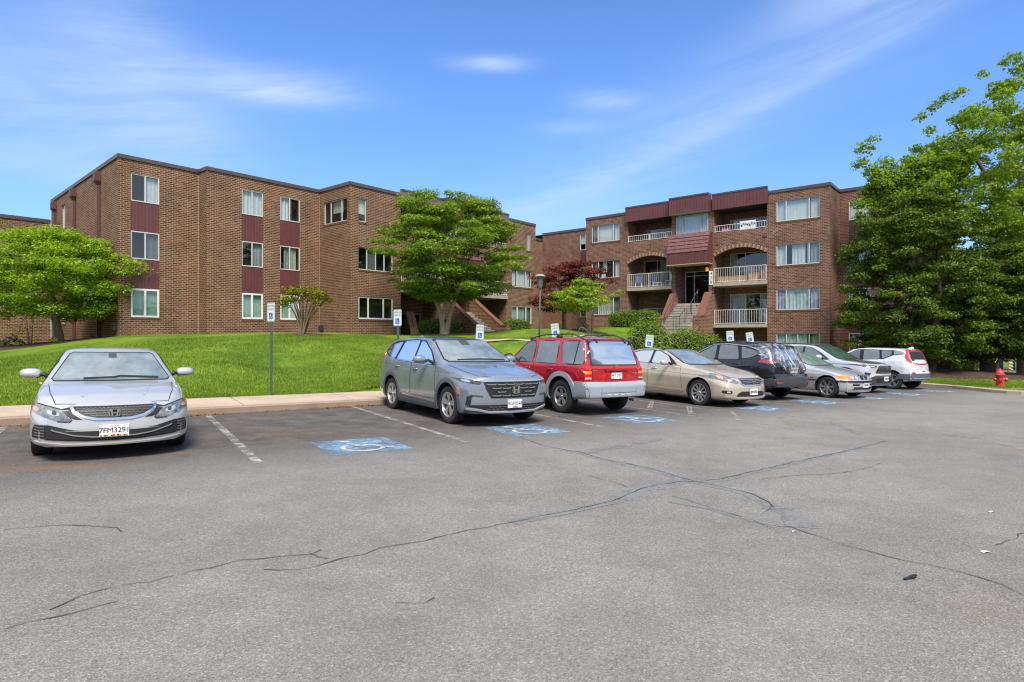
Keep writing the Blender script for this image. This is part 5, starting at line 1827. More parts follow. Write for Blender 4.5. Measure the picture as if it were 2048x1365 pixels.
def tree(name, label, base, stems, clumps, leaf, bark, per=200, size=0.14, r_base=0.16, limbs=14, group=None, twigs=0, cat='tree', up=0.65, jitter=0.35, aspect=0.55):
    t = thing(name, label, cat, base, 0, group)
    mb = MB()
    b = Vector(base) - Vector((0, 0, 0.15))
    forks = []
    for st in stems:                    # each stem: list of (point, radius)
        pts = [Vector(p) for p, r in st]; rr = [r for p, r in st]
        pts = [tuple(p) for p in pts]
        q = chaikin([(*p, r) for p, r in zip(pts, rr)], 2, closed=False)
        mb.tube([x[:3] for x in q], [x[3] for x in q], 10, 0, cap=False)
        forks.append((Vector(st[-1][0]), st[-1][1])); forks.append((Vector(q[int(len(q) * .7)][:3]), q[int(len(q) * .7)][3]))
    cl = sorted(clumps, key=lambda c: -c[1][0])
    pick = random.sample(cl, min(limbs, len(cl)))
    for c, r in pick:
        f, fr = min(forks, key=lambda q: (q[0] - Vector(c)).length + (2.0 if q[0].z > c[2] + .3 else 0))
        limb(mb, f, Vector(c) - Vector((0, 0, r[2] * .3)), fr * 0.62, 0.014, wob=0.07)
    trunk = mb.build('trunk', bark, t, smooth=True)
    C, N, s = clump_leaves(clumps, per, size, up, jitter)
    leaf_mesh('crown', C, N, s, LEAF[leaf], t, aspect)
    if twigs:
        mb = MB()
        for k in range(twigs):
            c, r = random.choice(clumps)
            d = Vector((RNG.normal(), RNG.normal(), abs(RNG.normal()) + .3)).normalized()
            p = Vector(c) + Vector((d.x * r[0], d.y * r[1], d.z * r[2]))
            mb.tube([p, p + d * .22 + Vector((RNG.normal(), RNG.normal(), 0)) * .06], [.008, .003], 4, cap=False)
        mb.build('twig', bark, t)
    return t


def gz(x, y): return lawn_z(x, y)


def prof_px(rows, Y):
    """rows (py, px_left, px_right) -> (z, x0, x1) at distance Y, sorted upward"""
    out = []
    for py, a, b in rows:
        out.append((1.55 + (670 - py) * Y / 1200, (a - 1024) * Y / 1200, (b - 1024) * Y / 1200))
    return sorted(out)


# yellow-green maple on the left
Y = 27.6
bx = (120 - 1024) * Y / 1200
bz = gz(bx, Y)
pr = prof_px([(636, 20, 200), (615, -60, 240), (585, -100, 262), (550, -110, 278), (520, -100, 262), (495, -70, 225), (475, 20, 190), (464, 70, 150)], Y)
cl = crown_clumps(bx, Y, pr, 3.0, 250, 0.54, 0.5)
cl += [(tuple(PT(268, 528, Y - .4)), (.5, .4, .2)), (tuple(PT(246, 540, Y)), (.5, .5, .25)), (tuple(PT(215, 612, Y)), (.45, .4, .15)), (tuple(PT(185, 618, Y - .3)), (.5, .4, .16)), (tuple(PT(40, 620, Y - .8)), (.6, .5, .2))]
tree('maple_tree', 'spreading yellow-green maple with a single trunk at the left edge', (bx, Y, bz), [[((bx, Y, bz - .2), .21), ((bx - .06, Y, bz + .5), .165), ((bx - .35, Y, bz + 1.5), .145), ((bx - .5, Y, bz + 2.4), .11), ((bx - .3, Y, bz + 3.6), .06)],
     [((bx - .35, Y, bz + 1.4), .11), ((bx + .6, Y + .1, bz + 2.2), .07), ((bx + 1.7, Y, bz + 2.7), .04)]], cl, 'lime', M_BARK, per=400, size=0.108, limbs=26)

# layered dogwood-like tree in the middle
Y = 31.6
bx = (889 - 1024) * Y / 1200
bz = gz(bx, Y)
pr = prof_px([(598, 850, 960), (580, 800, 1005), (560, 778, 1022), (535, 760, 1046), (510, 752, 1052), (485, 752, 1040), (460, 772, 1032), (435, 782, 1024), (412, 800, 990), (396, 825, 950), (386, 862, 915)], Y)
cl = crown_clumps(bx, Y, pr, 3.9, 250, 0.58, 0.32)
cl += [(tuple(PT(*q)), r) for q, r in (((752, 482, Y - .5), (.45, .4, .14)), ((745, 500, Y - .4), (.35, .35, .12)), ((1045, 516, Y), (.5, .4, .18)), ((795, 546, Y - 1), (.55, .5, .16)), ((786, 562, Y - .8), (.4, .4, .14)),
                                        ((870, 388, Y), (.35, .35, .2)), ((895, 386, Y), (.3, .3, .16)), ((805, 398, Y), (.4, .4, .3)), ((1030, 452, Y), (.45, .4, .2)), ((1010, 575, Y), (.5, .45, .2)), ((880, 598, Y - .5), (.5, .45, .2)), ((930, 595, Y), (.5, .45, .2)))]
S = lambda px, py, r, dy=0.0: (tuple(PT(px, py, Y + dy)), r)
tree('dogwood_tree', 'broad green layered tree with forked pale trunk in front of the left stair', (bx, Y, bz),
     [[((bx, Y, bz - .2), .30), S(886, 655, .15), S(880, 620, .105), S(866, 592, .09), S(848, 560, .06)], [S(892, 668, .17), S(899, 635, .115), S(908, 600, .10), S(925, 570, .07), S(950, 545, .05)],
      [S(887, 640, .09), S(890, 610, .085), S(897, 570, .07), S(890, 500, .06)], [S(895, 650, .09), S(906, 615, .08), S(915, 585, .07), S(935, 530, .05)]],
     cl, 'dog', M_BARK_P, per=380, size=0.118, limbs=40, twigs=60)

# bare-stemmed shrub by the wall
Y = 28.2
bx = (607 - 1024) * Y / 1200; bz = gz(bx, Y)
S = lambda px, py, r, dy=0.0: (tuple(PT(px, py, Y + dy)), r)
st = []
tips = [(572, 606, -.3), (583, 592, .2), (596, 588, -.5), (606, 590, .4), (616, 596, -.2), (628, 590, .3), (640, 594, -.3), (650, 602, .2), (634, 610, -.6), (590, 604, -.6)]
for k, (x, y, d) in enumerate(tips):
    x0 = 603 + (x - 606) * .10
    st.append([((bx + (x0 - 607) * Y / 1200, Y + d * .1, bz - .05), .05), S(606 + (x - 606) * .25, 645, .042, d * .3), S(606 + (x - 606) * .62, 618, .034, d * .7), S(x, y, .018, d)])
cl = []
for x, y, d in tips + [(566, 600, 0), (568, 614, .2), (578, 584, 0), (600, 582, 0), (622, 584, .2), (645, 590, 0), (654, 604, -.2), (612, 590, -.6), (587, 588, -.6), (632, 600, -.5)]:
    cl.append((tuple(PT(x, y - 4, Y + d)), (.31 + .12 * random.random(), .32, .19)))
tree('crape_myrtle', 'multi-stemmed vase-shaped shrub with bronze-tipped leaves by the left block', (bx, Y, bz), st, cl, 'myrtle', M_BARK_M, per=520, size=0.105, limbs=8, cat='shrub')

# dark red maple and lime maple in the courtyard
Y = 37.5
bx = (1129 - 1024) * Y / 1200; bz = gz(bx, Y)
S = lambda px, py, r, dy=0.0: (tuple(PT(px, py, Y + dy)), r)
pr = prof_px([(622, 1085, 1165), (608, 1066, 1190), (585, 1072, 1205), (562, 1058, 1215), (545, 1080, 1205), (532, 1098, 1188), (522, 1110, 1140)], Y)
cl = crown_clumps(bx, Y, pr, 2.4, 85, 0.5, 0.34)
cl += [(tuple(PT(*q)), r) for q, r in (((1065, 556, Y), (.4, .4, .16)), ((1205, 540, Y), (.4, .4, .2)), ((1218, 560, Y), (.45, .4, .2)), ((1226, 566, Y), (.3, .3, .14)), ((1180, 528, Y), (.4, .4, .2)))]
tree('japanese_maple', 'dark red leaved maple in the corner between the two blocks', (bx, Y, bz), [[((bx, Y, bz - .1), .14), S(1128, 640, .12), S(1127, 615, .09), S(1120, 585, .05)], [S(1128, 630, .09), S(1140, 605, .06), S(1165, 575, .035)]],
     cl, 'red', M_BARK_D, per=300, size=0.12, limbs=22)
Y = 33.2
bx = (1184 - 1024) * Y / 1200; bz = gz(bx, Y)
S = lambda px, py, r, dy=0.0: (tuple(PT(px, py, Y + dy)), r)
pr = prof_px([(622, 1118, 1180), (612, 1098, 1210), (602, 1094, 1226), (590, 1108, 1226), (578, 1132, 1205), (568, 1148, 1192), (560, 1158, 1178)], Y)
cl = crown_clumps(bx, Y, pr, 2.0, 62, 0.42, 0.34)
cl += [(tuple(PT(*q)), r) for q, r in (((1238, 584, Y), (.33, .3, .14)), ((1228, 592, Y), (.33, .3, .14)), ((1204, 572, Y), (.3, .3, .2)), ((1100, 606, Y), (.33, .3, .14)), ((1155, 562, Y), (.25, .25, .15)), ((1173, 562, Y), (.28, .25, .15)))]
tree('lime_maple', 'small lime green maple with thin leaning stems in front of the red maple', (bx, Y, bz), [[((bx, Y, bz - .1), .06), S(1168, 648, .05), S(1150, 628, .035), S(1135, 615, .02)], [((bx + .05, Y, bz - .1), .05), S(1183, 650, .045), S(1186, 625, .035), S(1190, 600, .02)],
      [((bx, Y, bz - .1), .045), S(1174, 650, .04), S(1162, 630, .03), S(1160, 605, .02)]], cl, 'pale', M_BARK, per=330, size=0.105, limbs=14)

# two dense trees on the right
Y = 30.0
bx = (1851 - 1024) * Y / 1200; bz = gz(bx, Y)
S = lambda px, py, r, dy=0.0: (tuple(PT(px, py, Y + dy)), r)
pr = prof_px([(716, 1790, 1900), (700, 1722, 1930), (675, 1700, 1960), (640, 1694, 1972), (600, 1692, 1978), (560, 1704, 1976), (520, 1704, 1970), (480, 1712, 1960), (445, 1726, 1945), (415, 1752, 1925), (392, 1785, 1895), (378, 1815, 1870)], Y)
cl = crown_clumps(bx, Y, pr, 3.3, 380, 0.50, 0.48, inner=0.5)
cl += [(tuple(PT(*q)), r) for q, r in (((1698, 640, Y - .5), (.4, .4, .18)), ((1690, 575, Y), (.38, .38, .16)), ((1700, 690, Y - .3), (.4, .4, .16)), ((1712, 602, Y - 1), (.5, .5, .2)), ((1735, 705, Y - 1), (.5, .4, .18)), ((1775, 712, Y - 1.2), (.5, .4, .18)))]
tree('dense_tree', 'dense dark green broad tree with a split trunk right of the boxy white hatchback', (bx, Y, bz), [[((bx - .10, Y, bz - .2), .34), S(1842, 715, .27), S(1838, 680, .24), S(1832, 600, .16), S(1838, 470, .06)], [((bx + .22, Y + .1, bz - .2), .30), S(1862, 715, .25), S(1867, 670, .22), S(1880, 600, .15), S(1875, 500, .06)]],
     cl, 'dark', M_BARK_D, per=560, size=0.112, limbs=30, up=0.45, jitter=0.5)
Y = 30.2
bx = (1976 - 1024) * Y / 1200; bz = gz(bx, Y)
S = lambda px, py, r, dy=0.0: (tuple(PT(px, py, Y + dy)), r)
pr = prof_px([(722, 1955, 2060), (705, 1925, 2110), (680, 1915, 2135), (640, 1920, 2145), (600, 1925, 2140), (560, 1935, 2130), (520, 1955, 2115), (490, 1980, 2095)], Y)
cl = crown_clumps(bx, Y, pr, 3.2, 290, 0.50, 0.48, inner=0.5)
tree('dense_tree', 'dense dark green tree with one dark bent trunk behind the hydrant', (bx, Y, bz), [[((bx, Y, bz - .2), .38), S(1975, 725, .30), S(1968, 690, .26), S(1956, 650, .20), S(1990, 560, .10)], [S(1968, 690, .18), S(1995, 640, .12), S(2040, 590, .06)]],
     cl, 'dark', M_BARK_D, per=560, size=0.112, limbs=26, up=0.45, jitter=0.5)

# tall bright maple behind them
Y = 33.5
bx = (2058 - 1024) * Y / 1200; bz = gz(bx, Y)
S = lambda px, py, r, dy=0.0: (tuple(PT(px, py, Y + dy)), r)
pr = prof_px([(620, 1990, 2180), (560, 1960, 2260), (500, 1890, 2300), (455, 1800, 2310), (420, 1770, 2320), (380, 1775, 2320), (340, 1790, 2310), (300, 1830, 2300), (260, 1868, 2280), (220, 1905, 2260), (180, 1945, 2230), (140, 1990, 2200), (100, 2030, 2160)], Y)
cl = crown_clumps(bx, Y, pr, 6.0, 300, 0.62, 0.7, inner=0.3)
extra = [(1728, 300, .55), (1745, 280, .35), (1722, 330, .5), (1742, 345, .5), (1770, 330, .6), (1715, 410, .45), (1735, 385, .5), (1760, 370, .6), (1722, 435, .4), (1790, 360, .6), (1842, 235, .35), (1870, 215, .4), (1858, 262, .4), (1896, 195, .45), (1835, 300, .4), (1815, 320, .4),
         (1880, 290, .55), (1920, 185, .4), (1990, 172, .4), (1965, 150, .35), (2030, 142, .3), (2032, 112, .22), (2044, 130, .25), (1800, 390, .5), (1765, 400, .5), (1735, 410, .45)]
for _ in range(60):
    f = random.random()
    extra.append((1735 + 190 * f + random.random() * 30, 345 + 75 * random.random() - 45 * f, .62))
cl += [(tuple(PT(x, y, Y - .5 + random.random())), (r, r, r * .7)) for x, y, r in extra]
tree('bright_maple', 'tall bright green maple rising behind the dense trees at the right edge', (bx, Y, bz), [[((bx, Y, bz - .2), .55), S(2052, 640, .42), S(2040, 540, .34), S(2030, 420, .22), S(2060, 280, .10)], [S(2040, 560, .26), S(2005, 500, .22), S(1962, 455, .18), S(1905, 400, .12), S(1850, 368, .07), S(1780, 365, .03)],
      [S(2035, 500, .20), S(2000, 400, .15), S(1955, 320, .10), S(1910, 250, .05)], [S(2038, 500, .2), S(2090, 400, .14), S(2130, 300, .07)]],
     cl, 'bright', M_BARK, per=290, size=0.15, limbs=70, up=0.35, jitter=0.6, aspect=0.7)

# slender olive tree and low shrub at the far left
Y = 31.5
bx = (58 - 1024) * Y / 1200; bz = gz(bx, Y)
S = lambda px, py, r, dy=0.0: (tuple(PT(px, py, Y + dy)), r)
pr = prof_px([(690, 20, 70), (650, 10, 95), (620, 0, 100), (500, -40, 70), (470, -20, 60), (440, 5, 40)], Y)
cl = crown_clumps(bx, Y, pr, 1.3, 46, 0.38, 0.6)
tree('slender_tree', 'thin olive-leaved tree against the far left brick wing', (bx, Y, bz), [[((bx, Y, bz - .1), .05), S(52, 640, .04), S(40, 540, .03), S(30, 450, .012)], [((bx + .1, Y, bz - .1), .035), S(66, 640, .03), S(75, 560, .015)]], cl, 'sparse', M_BARK, per=110, size=0.10, limbs=16)


# hedges and bushes: leaves over a dark twiggy core
def bush(name, label, base, core_boxes, per_m2, size, leaf, group=None, cat='hedge', rough=0.10, rz=0.0):
    """core_boxes: (cx, cy, cz, rx, ry, rz_, power) superellipsoids relative to base"""
    t = thing(name, label, cat, base, rz, group, world_geo=False)
    core = MB()
    Cs, Ns = [], []
    for cx, cy, cz, rx, ry, rzz, pw in core_boxes:
        def se(th, ph, k=1.0):
            f = lambda a: math.copysign(abs(a) ** (2 / pw), a)
            return (cx + k * rx * f(math.cos(ph)) * f(math.cos(th)), cy + k * ry * f(math.cos(ph)) * f(math.sin(th)), cz + k * rzz * f(math.sin(ph)))
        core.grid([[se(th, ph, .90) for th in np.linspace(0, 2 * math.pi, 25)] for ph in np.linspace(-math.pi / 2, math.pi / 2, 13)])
        area = 8 * (rx * ry + rx * rzz + ry * rzz) * .8
        n = int(per_m2 * area)
        # sample directions on the box, then push to the superellipsoid
        d = RNG.normal(size=(n, 3)) * np.array([1.0, 1.0, 1.0])
        e = np.abs(d) ** pw
        k = (e.sum(1)) ** (-1 / pw)
        q = d * k[:, None]
        g_ = np.sign(q) * np.abs(q) ** (pw - 1) / np.array([rx, ry, rzz])
        g_ /= np.linalg.norm(g_, axis=1)[:, None]
        pos = np.array([cx, cy, cz]) + q * np.array([rx, ry, rzz]) * (1 + RNG.normal(size=(n, 1)) * rough * 0.6 - 0.02)
        pos += g_ * (RNG.random((n, 1)) ** 3) * rough * 1.6
        nn = g_ * .7 + np.array([0, 0, .35]) + RNG.normal(size=(n, 3)) * .45
        nn /= np.linalg.norm(nn, axis=1)[:, None]
        keep = pos[:, 2] > -0.05
        Cs.append(pos[keep]); Ns.append(nn[keep])
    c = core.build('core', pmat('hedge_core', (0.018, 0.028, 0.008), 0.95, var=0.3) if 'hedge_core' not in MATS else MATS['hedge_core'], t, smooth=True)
    C = np.concatenate(Cs); N = np.concatenate(Ns)
    leaf_mesh('foliage', C, N, size * (.6 + .8 * RNG.random(len(C))), LEAF[leaf], t, .6)
    return t


def at_ab(a, b):
    x, y = AB(a, b); return (x, y, lawn_z(x, y))


FA = math.atan2(0.766, 0.643)      # direction of u
FV = math.atan2(-0.643, 0.766)     # direction of -v
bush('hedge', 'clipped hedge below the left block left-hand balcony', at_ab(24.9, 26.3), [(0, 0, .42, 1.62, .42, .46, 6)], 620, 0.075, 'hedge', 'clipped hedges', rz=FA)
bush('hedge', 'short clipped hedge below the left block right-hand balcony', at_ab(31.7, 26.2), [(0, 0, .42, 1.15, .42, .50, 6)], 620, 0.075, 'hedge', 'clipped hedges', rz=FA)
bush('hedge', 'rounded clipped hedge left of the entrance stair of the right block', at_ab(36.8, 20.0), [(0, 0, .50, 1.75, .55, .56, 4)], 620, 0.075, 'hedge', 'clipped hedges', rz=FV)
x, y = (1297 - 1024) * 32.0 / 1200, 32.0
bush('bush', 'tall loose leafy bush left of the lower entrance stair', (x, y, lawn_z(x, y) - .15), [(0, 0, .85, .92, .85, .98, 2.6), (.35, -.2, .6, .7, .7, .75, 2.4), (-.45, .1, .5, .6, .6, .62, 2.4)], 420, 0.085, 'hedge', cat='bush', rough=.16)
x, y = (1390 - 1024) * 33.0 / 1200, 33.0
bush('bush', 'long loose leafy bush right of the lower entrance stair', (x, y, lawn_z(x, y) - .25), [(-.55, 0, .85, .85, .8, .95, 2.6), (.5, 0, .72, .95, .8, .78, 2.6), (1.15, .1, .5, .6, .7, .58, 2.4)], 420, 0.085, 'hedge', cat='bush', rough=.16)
for px, py, Yd, rr, hh, nm in ((1925, 714, 52, 1.9, 1.1, 'round dark shrub under the far trees on the right'), (1876, 728, 42, .62, .62, 'small round shrub nearest the split trunk'), (1902, 728, 42, .55, .55, 'second small round shrub right of the split trunk'), (1934, 731, 42, .5, .45, 'low green tuft shrub left of the bent trunk')):
    x = (px - 1024) * Yd / 1200
    bush('bush', nm, (x, Yd, lawn_z(x, Yd) - .1), [(0, 0, hh * .55, rr, rr, hh * .62, 2.3)], 260 if rr < 1 else 120, 0.10 if rr < 1 else .18, 'dog', cat='bush', rough=.15)

# low plants in the left bed
for k, (px, py, Yd, lf, rr, nm) in enumerate(((22, 688, 30.5, 'hosta', .55, 'grey purple leafy plant in the left mulch bed'), (10, 700, 28.0, 'tuft', .28, 'yellow-green tuft at the left frame edge'), (40, 702, 27.4, 'tuft', .26, 'small yellow-green tuft at the front of the left bed'),
                                               (110, 683, 27.3, 'tuft', .30, 'yellow-green tuft at the foot of the left maple'), (180, 676, 29.2, 'tuft', .16, 'tiny green sprout against the side wall'))):
    x = (px - 1024) * Yd / 1200
    zb = lawn_z(x, Yd)
    t = thing('low_plant', nm, 'plant', (x, Yd, zb))
    n = 130
    a = RNG.random(n) * 2 * math.pi; q = np.sqrt(RNG.random(n)) * rr
    C = np.stack([x + np.cos(a) * q, Yd + np.sin(a) * q, zb + .05 + (rr * .8) * (1 - (q / rr) ** 2) * (.5 + .5 * RNG.random(n))], 1)
    N = np.stack([np.cos(a) * .5, np.sin(a) * .5, np.ones(n) * .8], 1) + RNG.normal(size=(n, 3)) * .2
    N /= np.linalg.norm(N, axis=1)[:, None]
    leaf_mesh('foliage', C, N, np.full(n, rr * .38), LEAF[lf], t, .6)

# far trunks on the right
for px, Yd, r0, hgt, mt, nm in ((1887, 46, .34, 7.0, M_BARK_P, 'thick pale trunk behind the small round shrubs'), (1899, 52, .13, 6.0, M_BARK_D, 'thin dark trunk just right of the pale trunk'), (1923, 56, .10, 6.0, M_BARK_D, 'very thin trunk behind the round dark shrub'),
                                (1947, 40, .11, 5.0, M_BARK, 'slim twin-like trunk left of the bent trunk'), (1996, 50, .16, 6.0, M_BARK_D, 'dark trunk behind the playground')):
    x = (px - 1024) * Yd / 1200; zb = lawn_z(x, Yd)
    cl = crown_clumps(x, Yd, [(zb + hgt * .62, x - 2.6, x + 2.6), (zb + hgt, x - 3.2, x + 3.2), (zb + hgt * 1.5, x - 1.2, x + 1.2)], 2.8, 40, .8, .5)
    tree('background_tree', nm, (x, Yd, zb), [[((x, Yd, zb - .2), r0 * 1.2), ((x + .05, Yd, zb + 1.2), r0), ((x + .1, Yd, zb + hgt * .6), r0 * .8), ((x, Yd, zb + hgt), r0 * .3)]], cl, 'dark', mt, per=60, size=.26, limbs=10, group='background trees beyond the right lawn')


# wood on the far side of the road, behind and beside the viewer
def far_wood():
    Cs, Ns = [], []
    for a in np.arange(56, 316, 2.6):
        d = 88 + 30 * RNG.random()
        h = 7 + 5 * RNG.random()
        c = np.array([math.sin(R(a)) * d, math.cos(R(a)) * d, 0.0])
        c[2] = max(-3.0, plane_z(c[0], c[1])) + h * .45
        n = 90
        u = RNG.normal(size=(n, 3)); u /= np.linalg.norm(u, axis=1)[:, None]
        Cs.append(c + u * np.array([4.2, 4.2, h * .62]) * (0.7 + .35 * RNG.random((n, 1))))
        v = u * .6 + np.array([0, 0, .4]) + RNG.normal(size=(n, 3)) * .4
        Ns.append(v / np.linalg.norm(v, axis=1)[:, None])
    C, N = np.concatenate(Cs), np.concatenate(Ns)
    o = leaf_mesh('far_wood', C, N, 2.2 * (.6 + .7 * RNG.random(len(C))), LEAF['dark'], None, .8)
    tag(o, 'far belt of trees across the car park, behind the viewer', 'wood', kind='stuff')


far_wood()

# ================================================================== VEHICLES
def paint(name, col, metal=0.55, rough=0.32, coat=1.0):
    m, g = new_mat(name)
    out = g.n('ShaderNodeOutputMaterial')
    b = g.n('ShaderNodeBsdfPrincipled')
    tc = g.n('ShaderNodeTexCoord')
    dust = g.noise(tc.outputs['Object'], 2.2, 5.0, 0.65)
    c = g.mix(1.0, col, g.ramp(dust, [(0.3, 0.93), (0.7, 1.05)]), 'MULTIPLY')
    sep = g.n('ShaderNodeSeparateXYZ'); g.l(tc.outputs['Object'], sep.inputs[0])
    low = g.math('MULTIPLY', g.smooth(sep.outputs[2], 0.55, 0.22), g.smooth(dust, 0.35, 0.7))
    c = g.mix(g.math('MULTIPLY', low, 0.35), c, (0.20, 0.15, 0.11))
    g.l(c, b.inputs['Base Color'])
    b.inputs['Metallic'].default_value = metal
    g.l(g.math('ADD', g.math('MULTIPLY', dust, 0.16), rough - 0.08), b.inputs['Roughness'])
    b.inputs['Coat Weight'].default_value = coat
    b.inputs['Coat Roughness'].default_value = 0.04
    g.l(b.outputs[0], out.inputs['Surface'])
    return m


def car_glass(name, body, refl):
    m, g = new_mat(name)
    out = g.n('ShaderNodeOutputMaterial')
    d = g.n('ShaderNodeBsdfDiffuse')
    tc = g.n('ShaderNodeTexCoord')
    g.l(g.mix(1.0, body, g.ramp(g.noise(tc.outputs['Object'], 3.0, 3.0, 0.6), [(0.3, 0.55), (0.7, 1.25)]), 'MULTIPLY'), d.inputs[0])
    gl = g.n('ShaderNodeBsdfGlossy'); gl.inputs['Roughness'].default_value = 0.015
    gl.inputs['Color'].default_value = (0.93, 0.97, 0.97, 1)
    lw = g.n('ShaderNodeLayerWeight'); lw.inputs['Blend'].default_value = 0.35
    fac = g.math('ADD', g.math('MULTIPLY', lw.outputs['Fresnel'], 0.75), refl, clamp=True)
    mx = g.n('ShaderNodeMixShader')
    g.l(fac, mx.inputs[0]); g.l(d.outputs[0], mx.inputs[1]); g.l(gl.outputs[0], mx.inputs[2])
    g.l(mx.outputs[0], out.inputs['Surface'])
    return m


P_SILVER = paint('silver_paint', (0.56, 0.545, 0.53), 0.45)
P_BLUEGREY = paint('blue_grey_paint', (0.27, 0.31, 0.355), 0.5, 0.28)
P_RED = paint('red_paint', (0.47, 0.013, 0.020), 0.25, 0.25)
P_BEIGE = paint('beige_paint', (0.58, 0.50, 0.385), 0.45, 0.32)
P_BLACK = paint('black_paint', (0.012, 0.012, 0.015), 0.2, 0.15)
P_SILVERB = paint('cool_silver_paint', (0.52, 0.53, 0.56), 0.45)
P_SILVERR = paint('light_silver_paint', (0.60, 0.605, 0.63), 0.45)
P_WHITE = paint('pearl_white_paint', (0.66, 0.67, 0.70), 0.15, 0.3)
M_GREYROOF = paint('grey_roof_paint', (0.20, 0.21, 0.22))
M_CLAD_SILVER = pmat('silver_cladding', (0.33, 0.36, 0.39), 0.42, metal=0.2, var=0.05)
M_CLAD_DARK = pmat('grey_cladding', (0.085, 0.094, 0.106), 0.5, var=0.08)
M_BLKPL = pmat('black_plastic', (0.012, 0.012, 0.012), 0.55, var=0.15)
M_DKGREY = pmat('dark_grey_plastic', (0.045, 0.047, 0.05), 0.55, var=0.12)
M_CHROME = pmat('chrome', (0.74, 0.72, 0.69), 0.2, metal=1.0, var=0.0)
M_ALLOY = pmat('alloy_wheel', (0.52, 0.53, 0.54), 0.3, metal=0.75, var=0.06)
M_ALLOY_D = pmat('dark_alloy', (0.07, 0.07, 0.075), 0.5, metal=0.3)
M_TYRE = pmat('tyre_rubber', (0.022, 0.021, 0.020), 0.85, var=0.25, vscale=9)
M_WELL = pmat('wheel_well', (0.008, 0.008, 0.008), 0.95)
M_LAMP = pmat('headlight_lens', (0.20, 0.205, 0.20), 0.12, metal=0.25, coat=1.0, var=0.6, vscale=16)
M_LAMP_D = pmat('headlight_dark', (0.06, 0.065, 0.07), 0.1, metal=0.3, coat=1.0, var=0.3, vscale=20)
M_LAMP_B = pmat('headlight_bright', (0.50, 0.50, 0.49), 0.2, metal=0.3, coat=1.0, var=0.15, vscale=25)
M_AMBER = pmat('amber_lens', (0.80, 0.24, 0.015), 0.15, coat=1.0, var=0.15, vscale=25)
M_AMBER_P = pmat('pale_amber_lens', (0.62, 0.30, 0.18), 0.15, coat=1.0, var=0.15, vscale=25)
M_REDLENS = pmat('red_lens', (0.55, 0.012, 0.012), 0.12, coat=1.0, var=0.2, vscale=18)
M_WINDSH = car_glass('windshield_glass', (0.20, 0.235, 0.22), 0.24)
M_SIDEGL = car_glass('side_window_glass', (0.050, 0.060, 0.062), 0.18)
M_TINT = car_glass('tinted_window_glass', (0.018, 0.020, 0.022), 0.09)
M_PLATE = pmat('plate_white', (0.72, 0.72, 0.70), 0.45, var=0.05)
M_PLATE_INK = pmat('plate_ink', (0.02, 0.02, 0.03), 0.6)
M_PLATE_R = pmat('plate_red', (0.55, 0.03, 0.02), 0.6)
M_PLATE_Y = pmat('plate_yellow', (0.75, 0.52, 0.02), 0.6)


def lerp_list(L):
    xs = [p[0] for p in L]; ys = [p[1] for p in L]
    return lambda d: float(np.interp(d, xs, ys))


def smooth_prof(L, length, sig=0.05):
    xs = np.arange(-0.3, length + 0.301, 0.0125)
    ys = np.interp(xs, [p[0] for p in L], [p[1] for p in L])
    k = np.exp(-0.5 * (np.arange(-24, 25) * 0.0125 / sig) ** 2); k /= k.sum()
    yp = np.pad(ys, 24, mode='edge')
    ys = np.convolve(yp, k, mode='valid')
    return lambda d: float(np.interp(d, xs, ys))


